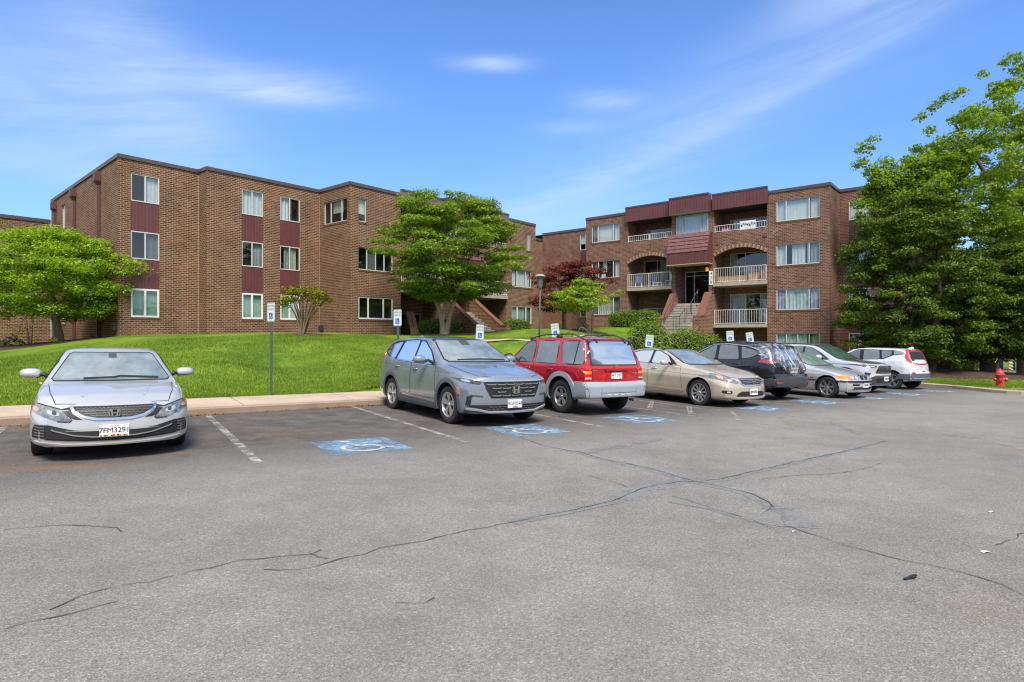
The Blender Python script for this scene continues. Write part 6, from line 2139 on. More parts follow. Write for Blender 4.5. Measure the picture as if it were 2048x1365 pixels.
class Car:
    def __init__(self, name, label, cat, sp, r, p_ref, ref, nose_out, yaw=0.0):
        self.sp = sp
        L, W = sp['L'], sp['W']
        self.L, self.W = L, W
        fa = sp['foh']; ra = fa + sp['wb']
        self.fa, self.ra = fa, ra
        # centre of the car on the parking frame
        d_ref = {'front_axle': fa, 'rear_axle': ra, 'front': 0.0, 'rear': L}[ref]
        off = (L / 2 - d_ref)                 # local x of the reference point
        sgn = -1 if nose_out else 1           # forward along -p or +p
        pc = p_ref - sgn * off
        x, y = RP(r, pc)
        fx, fy = RP(0, sgn)
        ang = math.atan2(fy, fx) + R(yaw)
        self.root = thing(name, label, cat, (x, y, plane_z(x, y)), 0, 'cars in the parking bays', world_geo=False)
        nrm = Vector((0.018, 0.012, 1)).normalized()
        q = Vector((0, 0, 1)).rotation_difference(nrm)
        self.root.rotation_euler = (q.to_matrix() @ Matrix.Rotation(ang, 3, 'Z')).to_euler()
        self.build_body()

    def X(self, d): return self.L / 2 - d

    def build_body(self):
        sp, L = self.sp, self.L
        top = smooth_prof(sp['top'], L, sp.get('sig', 0.045)); belt = smooth_prof(sp['belt'], L, 0.08)
        bot = smooth_prof(sp['bot'], L, 0.06); wid = smooth_prof(sp['wid'], L, 0.05)
        ff, fr = lerp_list(sp['front']), lerp_list(sp['rear'])
        kf, kr = sp.get('kf', 0.22), sp.get('kr', 0.18)
        tum, cr, wbo = sp.get('tum', 0.42), sp.get('crown', 0.075), sp.get('wbelt', 0.06)
        ds = np.unique(np.concatenate([np.linspace(0, 0.4, 13), np.arange(0.4, L - 0.4, 0.05), np.linspace(L - 0.4, L, 13)]))
        wmx = max(p[1] for p in sp['wid'])

        def place(d, y, z):
            bf = max(0.0, 1 - d / 1.1) ** 2
            br = max(0.0, 1 - (L - d) / 1.1) ** 2
            o = ff(z) + kf * (abs(y) / wmx) ** 2.6
            o2 = fr(z) + kr * (abs(y) / wmx) ** 2.6
            return (self.X(d + o * bf - o2 * br), y, z)

        halves = []
        for d in ds:
            zb, ze, zt, w = bot(d), belt(d), top(d), wid(d)
            ze = min(ze, zt - 0.015)
            c = min(cr, zt - ze); h = max(0.0, zt - cr - ze)
            H = ze - zb
            wb = w - wbo; w2 = wb - 0.012
            k = min(1, h / 0.08)
            pts = [(0.80 * w, zb), (0.94 * w, zb), (0.982 * w, zb + 0.05), (w * 1.0, zb + 0.30 * H), (w * 0.998, zb + 0.55 * H), (w * 1.0, zb + 0.72 * H), (wb + .012, ze - 0.05), (wb, ze),
                   (w2, ze + 0.012 * k), (w2 - tum * h * .5, ze + h * .5), (w2 - tum * h, ze + h), (w2 - tum * h - 0.06, ze + h + c * .62), ((w2 - tum * h) * .5, zt - c * .10), (0.0, zt)]
            q = chaikin(pts, 2, closed=False)
            halves.append(q)
        n = len(halves[0])
        V, F = [], []
        for d, q in zip(ds, halves):
            for (y, z) in q: V.append(place(d, y, z))          # left
            for (y, z) in q[:-1]: V.append(place(d, -y, z))    # right
        per = 2 * n - 1
        li = lambda i, j: i * per + j
        ri = lambda i, j: i * per + (n + j if j < n - 1 else n - 1)
        for i in range(len(ds) - 1):
            for j in range(n - 1):
                F.append((li(i, j), li(i, j + 1), li(i + 1, j + 1), li(i + 1, j)))
                F.append((ri(i, j), ri(i + 1, j), ri(i + 1, j + 1), ri(i, j + 1)))
            F.append((li(i, 0), li(i + 1, 0), ri(i + 1, 0), ri(i, 0)))
        # end caps as rows bridged from left to right
        M = 22
        for end, i in ((0, 0), (1, len(ds) - 1)):
            q = halves[i]; d = ds[i]
            # only rows with distinct z up to the widest fold; the top part closes with a fan row
            rows = []
            for j in range(n):
                y, z = q[j]
                row = [li(i, j)]
                if j < n - 1:
                    for m in range(1, M):
                        yy = y * (1 - 2 * m / M)
                        V.append(place(d, yy, z)); row.append(len(V) - 1)
                    row.append(ri(i, j))
                else:
                    row = [li(i, j)] * (M + 1)
                rows.append(row)
            for a, b in zip(rows[:-1], rows[1:]):
                for m in range(M):
                    f = [a[m], a[m + 1], b[m + 1], b[m]]
                    f2 = []
                    for x in f:
                        if x not in f2: f2.append(x)
                    if len(f2) >= 3: F.append(tuple(f2 if end == 0 else f2[::-1]))
        me = bpy.data.meshes.new('body')
        me.from_pydata(V, [], F)
        bm = bmesh.new(); bm.from_mesh(me)
        bmesh.ops.remove_doubles(bm, verts=bm.verts, dist=0.0004)
        bmesh.ops.dissolve_degenerate(bm, edges=bm.edges, dist=0.0003)
        bmesh.ops.recalc_face_normals(bm, faces=bm.faces)
        self.bvh = BVHTree.FromBMesh(bm)
        bm.to_mesh(me); bm.free()
        me.materials.append(sp['paint']); me.materials.append(M_WELL)
        o = bpy.data.objects.new('body', me); COL.objects.link(o); o.parent = self.root
        self.body = o
        # wheel arches
        mb = MB()
        wr = sp['wr'] + sp.get('gap', 0.055)
        for d in (self.fa, self.ra):
            for s in (1, -1):
                mb.lathe([(0.001, -0.30), (wr, -0.30), (wr, 0.30), (0.001, 0.30)], (self.X(d), s * (self.W / 2 + 0.03), sp['wr'] + .015), 36, 0, 'Y')
        cme = bpy.data.meshes.new('cut'); cme.from_pydata(mb.v, [], mb.f)
        bm = bmesh.new(); bm.from_mesh(cme); bmesh.ops.remove_doubles(bm, verts=bm.verts, dist=0.003); bmesh.ops.recalc_face_normals(bm, faces=bm.faces); bm.to_mesh(cme); bm.free()
        cme.materials.append(M_WELL)
        co = bpy.data.objects.new('cut', cme); COL.objects.link(co)
        md = o.modifiers.new('arch', 'BOOLEAN'); md.operation = 'DIFFERENCE'; md.object = co; md.solver = 'EXACT'
        md.material_mode = 'TRANSFER'
        # evaluate in local space
        rot = self.root.rotation_euler.copy(); loc = self.root.location.copy()
        self.root.location = (0, 0, 0); self.root.rotation_euler = (0, 0, 0)
        dg = bpy.context.evaluated_depsgraph_get(); dg.update()
        nm = bpy.data.meshes.new_from_object(o.evaluated_get(dg))
        o.modifiers.clear(); o.data = nm; nm.name = 'body'
        bpy.data.objects.remove(co)
        self.root.location = loc; self.root.rotation_euler = rot
        mats = [mm for mm in nm.materials]
        bm = bmesh.new(); bm.from_mesh(nm)
        for f in bm.faces: f.smooth = True
        for e in bm.edges:
            if len(e.link_faces) == 2 and e.calc_face_angle(0) > R(38): e.smooth = False
        bm.to_mesh(nm); bm.free()
        if 'zone' in sp:
            nm.materials.append(sp['zone'][1]); k = len(nm.materials) - 1
            for f in nm.polygons:
                if f.material_index == 0 and sp['zone'][0](self.L / 2 - f.center.x, f.center.y, f.center.z): f.material_index = k

    # ---- surface projection
    def hit(self, mode, u, v):
        if mode == 'front': o, d = Vector((6, u, v)), Vector((-1, 0, 0))
        elif mode == 'rear': o, d = Vector((-6, u, v)), Vector((1, 0, 0))
        elif mode == 'left': o, d = Vector((self.X(u), 4, v)), Vector((0, -1, 0))
        elif mode == 'right': o, d = Vector((self.X(u), -4, v)), Vector((0, 1, 0))
        else: o, d = Vector((self.X(u), v, 6)), Vector((0, 0, -1))
        h = self.bvh.ray_cast(o, d)
        if h[0] is None:
            # just outside the silhouette: take the nearest point of the body
            c = o + d * 5
            h = self.bvh.find_nearest(c)
            return h[0], h[1] if h[1].dot(d) < 0 else -h[1]
        nn = h[1]
        if nn.dot(d) > 0: nn = -nn
        return h[0], nn

    def patch(self, name, mode, poly, mat, off=0.006, mirror=True, rows=12, cols=18, round_=0, parent=None, label=None, edge=True):
        """sheet over the body inside a (u, v) outline; scanned along v"""
        outs = []
        modes = [(mode, 1)]
        if mode == 'side': modes = [('left', 1), ('right', 1)] if mirror else [('left', 1)]
        elif mirror and mode in ('front', 'rear', 'top'): modes = [(mode, 1), (mode, -1)]
        if round_: poly = round_poly(poly, .035 * round_)
        vs = [q[1] for q in poly]
        v0, v1 = min(vs), max(vs)
        key = sorted(set([round(v, 4) for v in vs] + list(np.linspace(v0, v1, rows + 1).round(4))))
        key[0] += 1e-4; key[-1] -= 1e-4
        for md, s in modes:
            mb = MB()
            R_ = []
            for v in key:
                us = []
                for (a, b) in zip(poly, poly[1:] + poly[:1]):
                    if (a[1] - v) * (b[1] - v) <= 0 and a[1] != b[1]:
                        us.append(a[0] + (b[0] - a[0]) * (v - a[1]) / (b[1] - a[1]))
                if len(us) < 2: continue
                ua, ub = min(us), max(us)
                row = []
                for k in range(cols + 1):
                    u = ua + (ub - ua) * k / cols
                    vv = v
                    if md in ('front', 'rear'): p, nn = self.hit(md, s * u, vv)
                    elif md == 'top': p, nn = self.hit(md, u, s * vv)
                    else: p, nn = self.hit(md, u, vv)
                    row.append(p + nn * off)
                R_.append(row)
            if len(R_) < 2: continue
            mb.grid(R_)
            if edge:        # turn the rim down onto the body
                rim = R_[0] + [r[-1] for r in R_[1:]] + R_[-1][::-1][1:] + [r[0] for r in R_[::-1][1:]]
                low = []
                for p in rim:
                    h = self.bvh.find_nearest(p)
                    low.append(h[0] if h[0] is not None else p)
                mb.grid([rim, low])
            me_o = mb.build(name, mat, parent or self.root, smooth=True, angle=R(50))
            if label: me_o['label'] = label
            outs.append(me_o)
        return outs

    def ribbon(self, name, mode, pts, w, mat, off=0.006, mirror=True, parent=None, raise_=0.0, closed=False):
        outs = []
        modes = [(mode, 1)]
        if mode == 'side': modes = [('left', 1), ('right', 1)] if mirror else [('left', 1)]
        elif mirror and mode in ('front', 'rear', 'top'): modes = [(mode, 1), (mode, -1)]
        if closed: pts = list(pts) + [pts[0]]
        pts = dense(pts, 0.05)
        P = [Vector(q) for q in pts]
        for md, s in modes:
            A, B = [], []
            for i, q in enumerate(P):
                t = P[min(i + 1, len(P) - 1)] - P[max(i - 1, 0)]
                if closed and i in (0, len(P) - 1): t = P[1] - P[-2]
                t.normalize(); n = Vector((-t.y, t.x)) * (w / 2)
                for dst, z in ((A, q + n), (B, q - n)):
                    if md in ('front', 'rear'): p, nn = self.hit(md, s * z.x, z.y)
                    elif md == 'top': p, nn = self.hit(md, z.x, s * z.y)
                    else: p, nn = self.hit(md, z.x, z.y)
                    dst.append((p, nn))
            mb = MB()
            mb.grid([[p for p, nn in A], [p + nn * off for p, nn in A], [p + nn * off for p, nn in B], [p for p, nn in B]])
            outs.append(mb.build(name, mat, parent or self.root, smooth=True, angle=R(40)))
        return outs

    def door(self, poly, handle, hz, mat=None, cladding=None):
        mat = mat or self.sp['paint']
        q = round_poly(poly, .06)
        for md in ('left', 'right'):
            dr = self.patch('door', md, q, mat, 0.0045, False, 14, 12, edge=False)[0]
            self.ribbon('door_seam', md, q, 0.013, M_BLKPL, 0.0035, False, parent=dr, closed=True)
            # handle
            p, nn = self.hit(md, handle, hz)
            mb = MB()
            s = 1 if md == 'left' else -1
            mb.tube([p + Vector((0.10, s * 0.008, 0.004)), p + Vector((0.07, s * 0.032, 0.006)), p + Vector((-0.07, s * 0.034, 0.0)), p + Vector((-0.10, s * 0.008, -0.004))], [.012, .014, .014, .012], 8)
            mb.ellipsoid(p + Vector((0, s * 0.002, -0.002)), (.085, .008, .032), 14, 8, 1)
            mb.build('handle', [self.sp.get('handle', mat), M_BLKPL], dr, smooth=True)

    def wheels(self, spokes, mat=None, style='single', tw=0.215, rim_r=0.66, wspoke=0.05):
        sp = self.sp; r = sp['wr']
        mat = mat or M_ALLOY
        rr = r * rim_r
        for d in (self.fa, self.ra):
            for s in (1, -1):
                c = Vector((self.X(d), s * (self.W / 2 - tw / 2 - 0.025), r))
                w = MB()
                prof = [(rr, -tw * .42), (rr + .02, -tw * .47), (r * .90, -tw * .5), (r * .965, -tw * .46), (r * .993, -tw * .36), (r, -tw * .15), (r, tw * .15), (r * .993, tw * .36), (r * .965, tw * .46), (r * .90, tw * .5), (rr + .02, tw * .47), (rr, tw * .42)]
                w.lathe([(a, s * b) for a, b in prof], c, 40, 0, 'Y')
                # tread grooves
                wo = w.build('wheel', M_TYRE, self.root, smooth=True, angle=R(35))
                m = MB()
                o = s * tw * .42
                m.lathe([(rr + .004, o - s * .01), (rr + .006, o + s * .012), (rr - .012, o + s * .012), (rr - .022, o - s * .012), (rr - .026, -o)], c, 40, 0, 'Y')
                m.lathe([(rr - .02, o - s * .075), (0.001, o - s * .07)], c, 40, 1, 'Y')
                m.lathe([(0.001, o - s * .002), (.028, o - s * .002), (.034, o - s * .012), (.062, o - s * .02), (.07, o - s * .06)], c, 20, 0, 'Y')
                ns = spokes
                for k in range(ns):
                    a = 2 * math.pi * (k + .25) / ns
                    subs = [0.0] if style == 'single' else [-0.16, 0.16]
                    for sb in subs:
                        aa = a + sb * (1.0 if style == 'double' else 0)
                        def pt(rad, ang, dep): return c + Vector((rad * math.cos(ang), dep, rad * math.sin(ang)))
                        w0 = wspoke * (0.9 if style == 'single' else .55); w1 = wspoke * (1.05 if style == 'single' else .7)
                        r0, r1 = .045, rr - .012
                        a0 = a + sb * .35
                        P = []
                        for dep0, dep1 in ((o - s * .05, o - s * .03), (o - s * .012, o + s * .004)):
                            P += [pt(r0, a0 - w0 / 2 / r0 * .8, dep0), pt(r1, aa - w1 / 2 / r1, dep1), pt(r1, aa + w1 / 2 / r1, dep1), pt(r0, a0 + w0 / 2 / r0 * .8, dep0)]
                        m.hexa(P, 0)
                m.build('rim', [mat, M_ALLOY_D], wo, smooth=True, angle=R(30))

    def mirrors(self, d, z, out, mat, size=(.10, .11, .075), cap=True, stalk=True):
        for s in (1, -1):
            p, nn = self.hit('left' if s > 0 else 'right', d, z - .04)
            c = Vector((self.X(d) - .03, s * (self.W / 2 - self.sp.get('wbelt', .06) + out), z + .01))
            m = MB()
            base = len(m.v)
            m.ellipsoid(c, size, 16, 10, 0)
            # flatten the back (mirror side faces rearward)
            for i in range(base, len(m.v)):
                x, y, zz = m.v[i]
                if x < c.x - size[0] * .35: x = c.x - size[0] * .35
                zz = c.z + (zz - c.z) * (1.0 if zz > c.z else .78)
                yy = c.y + math.copysign(abs(y - c.y) ** .8 * size[1] ** .2, y - c.y)
                zq = c.z + math.copysign(abs(zz - c.z) ** .75 * size[2] ** .25, zz - c.z)
                m.v[i] = (x, yy, zq)
            if stalk:
                m.tube([p - nn * .03, p + nn * .05 + Vector((0.0, 0, .02)), c - Vector((0, s * size[1] * .5, size[2] * .55))], [.035, .03, .03], 8, 1)
            mo = m.build('side_mirror', [mat, M_BLKPL], self.root, smooth=True)
            g_ = MB()
            x = c.x - size[0] * .355
            g_.poly([(x - .002, c.y + size[1] * .82 * math.cos(a), c.z + size[2] * .72 * math.sin(a)) for a in np.linspace(0, 2 * math.pi, 18, endpoint=False)])
            g_.build('mirror_glass', M_CHROME, mo)

    def plate(self, mode, y, z, text, kind, tilt=0.0, frame=False):
        p, nn = self.hit(mode, y, z)
        s = 1 if mode == 'front' else -1
        x0 = p.x + s * 0.022
        def fn(u, v, dx=0.0): return Vector((x0 + s * dx, y + (u if s > 0 else -u), z + v))
        mb = MB()
        W2, H2 = .1525, .0765
        c = [fn(-W2, -H2), fn(W2, -H2), fn(W2, H2), fn(-W2, H2)]
        mb.hexa([fn(-W2, -H2, -.02), fn(W2, -H2, -.02), fn(W2, -H2, 0), fn(-W2, -H2, 0), fn(-W2, H2, -.02), fn(W2, H2, -.02), fn(W2, H2, 0), fn(-W2, H2, 0)], 0)
        if text: add_text(mb, text, .092, lambda u, v: fn(u, v + .004, .003), 1, 0.92)
        else:
            for k in range(7): mb.quad(*[fn(-.11 + k * .036 + a, b, .003) for a, b in ((0, -.028), (.022, -.028), (.022, .032), (0, .032))], 1)
        if kind == 'flag':
            add_text(mb, 'Maryland', .026, lambda u, v: fn(u, v + .060, .003), 2)
            rr = random.Random(4)
            for k in range(13):
                u0 = -W2 + .022 * k + .006
                h_ = .014 + .018 * rr.random()
                mb.quad(*[fn(u0 + a, -H2 + .006 + b, .004) for a, b in ((0, 0), (.019, 0), (.019, h_), (0, h_ * .8))], (2, 3, 1)[k % 3])
        elif kind == 'crab':
            for k in range(9):
                u0 = -.055 + .012 * k
                h_ = .012 + .016 * abs(math.sin(k * 1.7))
                mb.quad(*[fn(u0 + a, -H2 + .008 + b, .004) for a, b in ((0, 0), (.013, 0), (.011, h_), (.001, h_ * .9))], 2)
        elif kind == 'red':
            mb.quad(*[fn(-W2 + .005 + a, -.05 + b, .0035) for a, b in ((0, 0), (.028, 0), (.028, .09), (0, .09))], 2)
        else:
            for q in (-.10, .10):
                mb.quad(*[fn(q + a, -H2 + .008 + b, .0035) for a, b in ((-.015, 0), (.015, 0), (.015, .012), (-.015, .012))], 1)
        if frame:
            for (a, b, e, f) in ((-W2 - .012, -H2 - .012, W2 + .012, -H2), (-W2 - .012, H2 - .012, W2 + .012, H2 + .012)):
                mb.hexa([fn(a, b, -.021), fn(e, b, -.021), fn(e, b, .006), fn(a, b, .006), fn(a, f, -.021), fn(e, f, -.021), fn(e, f, .006), fn(a, f, .006)], 4)
        return mb.build('license_plate', [M_PLATE, M_PLATE_INK, M_PLATE_R, M_PLATE_Y, M_BLKPL], self.root)

    def emblem_h(self, mode, y, z, w, h, mat=None):
        """upright rounded badge with an H of two posts and a bar"""
        p, nn = self.hit(mode, y, z)
        x = p.x + .035
        mb = MB()
        f = lambda u, v, dx: (x + dx, y + u, z + v)
        ring = lambda k, dx: [f(q[0] * w / 2 * k, q[1] * h / 2 * k, dx) for q in chaikin([(-1, -.72), (-.78, -1), (.78, -1), (1, -.72), (.92, .8), (.75, 1), (-.75, 1), (-.92, .8)], 2)]
        o, i, ob = ring(1.0, .012), ring(.84, .012), ring(1.0, -.03)
        o.append(o[0]); i.append(i[0]); ob.append(ob[0])
        mb.grid([o, i]); mb.grid([ob, o])
        mb.poly(ring(.9, .002), 1)
        def bar(a, b, wa, wb):
            (u0, v0), (u1, v1) = a, b
            mb.hexa([f(u0 - wa, v0, -.002), f(u0 + wa, v0, -.002), f(u0 + wa, v0, .012), f(u0 - wa, v0, .012), f(u1 - wb, v1, -.002), f(u1 + wb, v1, -.002), f(u1 + wb, v1, .012), f(u1 - wb, v1, .012)])
        bar((-.20 * w, -.40 * h), (-.29 * w, .40 * h), .070 * w, .075 * w)
        bar((.20 * w, -.40 * h), (.29 * w, .40 * h), .070 * w, .075 * w)
        mb.box((x + .004, y, z - .03 * h), (.012, .38 * w, .13 * h))
        return mb.build('emblem', [mat or M_CHROME, M_BLKPL], self.root)

    def disc_emblem(self, mode, y, z, r, m1, m2, kind):
        p, nn = self.hit(mode, y, z)
        s = 1 if mode == 'front' else -1
        x = p.x + s * .02
        mb = MB()
        f = lambda u, v, dx: (x + s * dx, y + (u if s > 0 else -u), z + v)
        N_ = 24
        C_ = lambda k, dx, sx=1.0, sy=1.0: [f(r * k * sx * math.cos(a), r * k * sy * math.sin(a), dx) for a in np.linspace(0, 2 * math.pi, N_ + 1)]
        if kind == 'quarters':
            mb.poly(C_(1, .004)[:-1], 2)
            for q in range(4):
                a0 = q * math.pi / 2
                mb.poly([f(0, 0, .006)] + [f(r * .68 * math.cos(a), r * .68 * math.sin(a), .006) for a in np.linspace(a0, a0 + math.pi / 2, 7)], 0 if q % 2 else 1)
        elif kind == 'ovals':
            for sx, sy, oy in ((1.0, .66, 0), (.36, .60, 0), (.66, .30, .26)):
                a = [f(r * sx * math.cos(t), r * (sy * math.sin(t) + oy), .01) for t in np.linspace(0, 2 * math.pi, N_ + 1)]
                b = [f(r * (sx - .13) * math.cos(t), r * ((sy - .11) * math.sin(t) + oy), .01) for t in np.linspace(0, 2 * math.pi, N_ + 1)]
                mb.grid([a, b], 0)
        else:
            a, b = C_(1, .006, 1.3, .75), C_(.82, .006, 1.3, .75)
            mb.grid([a, b], 0)
            add_text(mb, 'KIA', r * 0.8, lambda u, v: f(u, v, .008), 0)
        return mb.build('emblem', [m1, m2, M_BLKPL], self.root)

    def arch_trim(self, mat, w=0.06, off=0.012, axles=None):
        sp = self.sp
        for d in (axles or (self.fa, self.ra)):
            rr = sp['wr'] + sp.get('gap', .055) + w / 2 - .004
            pts = [(d + rr * math.cos(a), sp['wr'] + .015 + rr * math.sin(a)) for a in np.linspace(R(-28), R(208), 40) if sp['wr'] + rr * math.sin(a) > sp['bot'][2][1] - .02]
            self.ribbon('arch_trim', 'side', pts, w, mat, off)

    def glasshouse(self, dlo, panes, trim=None, tw=0.022, gm=None):
        if dlo: self.patch('window_surround', 'side', dlo, M_BLKPL, 0.004, True, 10, 24, round_=1, edge=False)
        for k, q in enumerate(panes):
            g_ = gm[k] if isinstance(gm, (list, tuple)) else (gm or M_SIDEGL)
            self.patch('side_window', 'side', q, g_, 0.008, True, 8, 12, round_=2, edge=False)
        if trim: self.ribbon('window_trim', 'side', trim, tw, M_CHROME, 0.010)


# ------------------------------------------------------------------ silver sedan, nose towards the camera
def silver_sedan():
    sp = dict(L=4.556, W=1.755, wb=2.67, foh=.93, wr=.315, paint=P_SILVER,
              top=[(0, .665), (.04, .71), (.12, .745), (.45, .855), (.9, .92), (1.22, .955), (1.30, .98), (2.05, 1.34), (2.2, 1.395), (2.4, 1.425), (2.65, 1.437), (3.05, 1.425), (3.45, 1.35), (4.05, 1.11), (4.2, 1.085), (4.45, 1.07), (4.54, 1.0)],
              belt=[(0, .60), (.15, .66), (.5, .78), (.9, .85), (1.3, .90), (2.2, .965), (3.4, 1.0), (4.2, 1.02), (4.54, .92)],
              bot=[(0, .205), (.4, .195), (1, .2), (3.5, .2), (4.2, .24), (4.55, .32)],
              wid=[(0, .735), (.10, .79), (.35, .853), (.8, .877), (3.6, .877), (4.2, .84), (4.55, .74)],
              front=[(.19, .035), (.30, .0), (.42, .0), (.56, .015), (.66, .05), (.75, .10)], rear=[(.3, .05), (.6, 0), (.9, .02), (1.07, .06)], kf=.30, tum=.50, wbelt=.07)
    c = Car('parked_car', 'silver sedan facing the camera head on at the left', 'car', sp, -.02, 8.88, 'front', True, 1.0)
    # bonnet with its shut lines
    bon = [(.17, 0), (.20, .40), (.33, .60), (1.20, .70), (1.235, 0)]
    c.ribbon('bonnet_seam', 'top', [(.22, .40), (.30, .60), (.62, .67), (1.20, .715)], .010, M_BLKPL, .0015)
    c.ribbon('bonnet_crease', 'top', [(.40, .33), (1.15, .45)], .03, P_SILVER, .004)
    c.patch('windshield', 'front', [(-.66, .968), (.66, .968), (.685, .99), (.515, 1.325), (.47, 1.345), (-.47, 1.345), (-.515, 1.325), (-.685, .99)], M_WINDSH, .008, False, 14, 26)
    c.ribbon('windshield_seal', 'front', [(0, .962), (.665, .964), (.694, .99), (.522, 1.33), (.47, 1.351), (0, 1.353)], .012, M_BLKPL, .007)
    c.ribbon('wiper', 'front', [(-.34, .982), (.02, .995), (.08, 1.01), (.55, .985)], .016, M_BLKPL, .022, False)
    c.patch('mirror_sensor', 'front', [(-.05, 1.27), (.05, 1.27), (.05, 1.335), (-.05, 1.335)], M_DKGREY, .010, False, 4, 4)
    # upper grille
    gr = [(-.44, .705), (.44, .705), (.40, .645), (.30, .588), (.17, .560), (-.17, .560), (-.30, .588), (-.40, .645)]
    c.patch('grille', 'front', gr, M_BLKPL, .004, False, 10, 26)
    for row in range(4):
        z = .585 + row * .030
        for k in range(-9, 10):
            y = k * .044 + (.022 if row % 2 else 0)
            half = .25 + row * .055
            if abs(y) > half: continue
            c.ribbon('grille_bar', 'front', [(y - .020, z), (y - .008, z + .007), (y + .008, z + .007), (y + .020, z)], .006, M_DKGREY2, .008, False)
    c.ribbon('grille_trim', 'front', [(.445, .712), (.41, .645), (.31, .578), (.175, .546), (0, .542)], .030, M_CHROME, .014)
    c.patch('grille_corner', 'front', [(.455, .695), (.535, .675), (.50, .60), (.40, .55), (.32, .545), (.42, .62)], M_BLKPL, .006, True, 6, 6)
    # lamps
    c.patch('headlight', 'front', [(.862, .728), (.85, .655), (.79, .612), (.57, .535), (.45, .527), (.435, .54), (.505, .635), (.56, .668), (.70, .705), (.80, .728)], M_LAMP, .008, True, 12, 16)
    c.patch('headlight_reflector', 'front', [(.68, .665), (.55, .635), (.55, .59), (.66, .61)], M_LAMP_B, .011, True, 6, 6, round_=1)
    c.patch('headlight_bulb', 'front', [(.62, .66), (.575, .65), (.575, .605), (.62, .61)], M_LAMP_D, .013, True, 5, 5, round_=2)
    c.patch('turn_signal', 'front', [(.835, .70), (.77, .692), (.755, .645), (.79, .632), (.825, .655)], M_AMBER_P, .012, True, 6, 6, round_=1)
    c.ribbon('headlight_edge', 'front', [(.862, .735), (.78, .732), (.69, .712), (.55, .676), (.497, .64), (.425, .54), (.45, .518), (.57, .526)], .010, M_BLKPL, .007)
    # lower intake and fog pockets
    c.patch('lower_grille', 'front', [(0, .395), (.28, .395), (.45, .425), (.66, .485), (.79, .485), (.815, .43), (.82, .315), (.60, .292), (.30, .272), (0, .265)], M_BLKPL, .005, True, 12, 26)
    for z in (.345, .38, .415, .45):
        c.ribbon('fog_slat', 'front', [(.69, z), (.79, z + .006)], .012, M_DKGREY2, .012)
    c.ribbon('bumper_trim', 'front', [(0, .322), (.22, .325), (.40, .350), (.60, .415), (.62, .43)], .014, M_CHROME, .020)
    c.ribbon('bumper_lip', 'front', [(0, .222), (.5, .232), (.79, .270)], .022, P_SILVER, .018)
    c.emblem_h('front', 0, .625, .118, .098)
    c.plate('front', 0, .395, '7FM3291', 'flag')
    c.patch('window_surround', 'side', [(1.55, .985), (3.75, 1.045), (3.45, 1.18), (2.9, 1.345), (2.3, 1.35), (1.9, 1.22)], M_BLKPL, .004, True, 8, 20, round_=1, edge=False)
    c.patch('side_window', 'side', [(1.62, 1.0), (2.55, 1.02), (2.55, 1.34), (2.3, 1.335), (1.95, 1.21)], M_SIDEGL, .008, True, 8, 10, edge=False)
    c.patch('side_window', 'side', [(2.62, 1.02), (3.6, 1.05), (3.35, 1.19), (2.9, 1.325), (2.62, 1.34)], M_SIDEGL, .008, True, 8, 10, edge=False)
    c.door([(1.32, .33), (2.56, .30), (2.58, 1.0), (1.5, .97)], 2.38, .86)
    c.door([(2.60, .30), (3.35, .35), (3.55, .75), (3.65, 1.03), (2.62, 1.0)], 3.45, .90)
    c.mirrors(1.72, 1.04, .135, P_SILVER, (.095, .125, .078))
    c.wheels(5, style='double', rim_r=.66)
    c.patch('tail_light', 'rear', [(.78, .98), (.45, .95), (.50, .78), (.76, .80)], M_REDLENS, .008, True)
    c.root.scale.z = .945
    return c


M_DKGREY2 = pmat('grille_grey', (0.17, 0.155, 0.14), 0.4, metal=0.3, var=0.1)


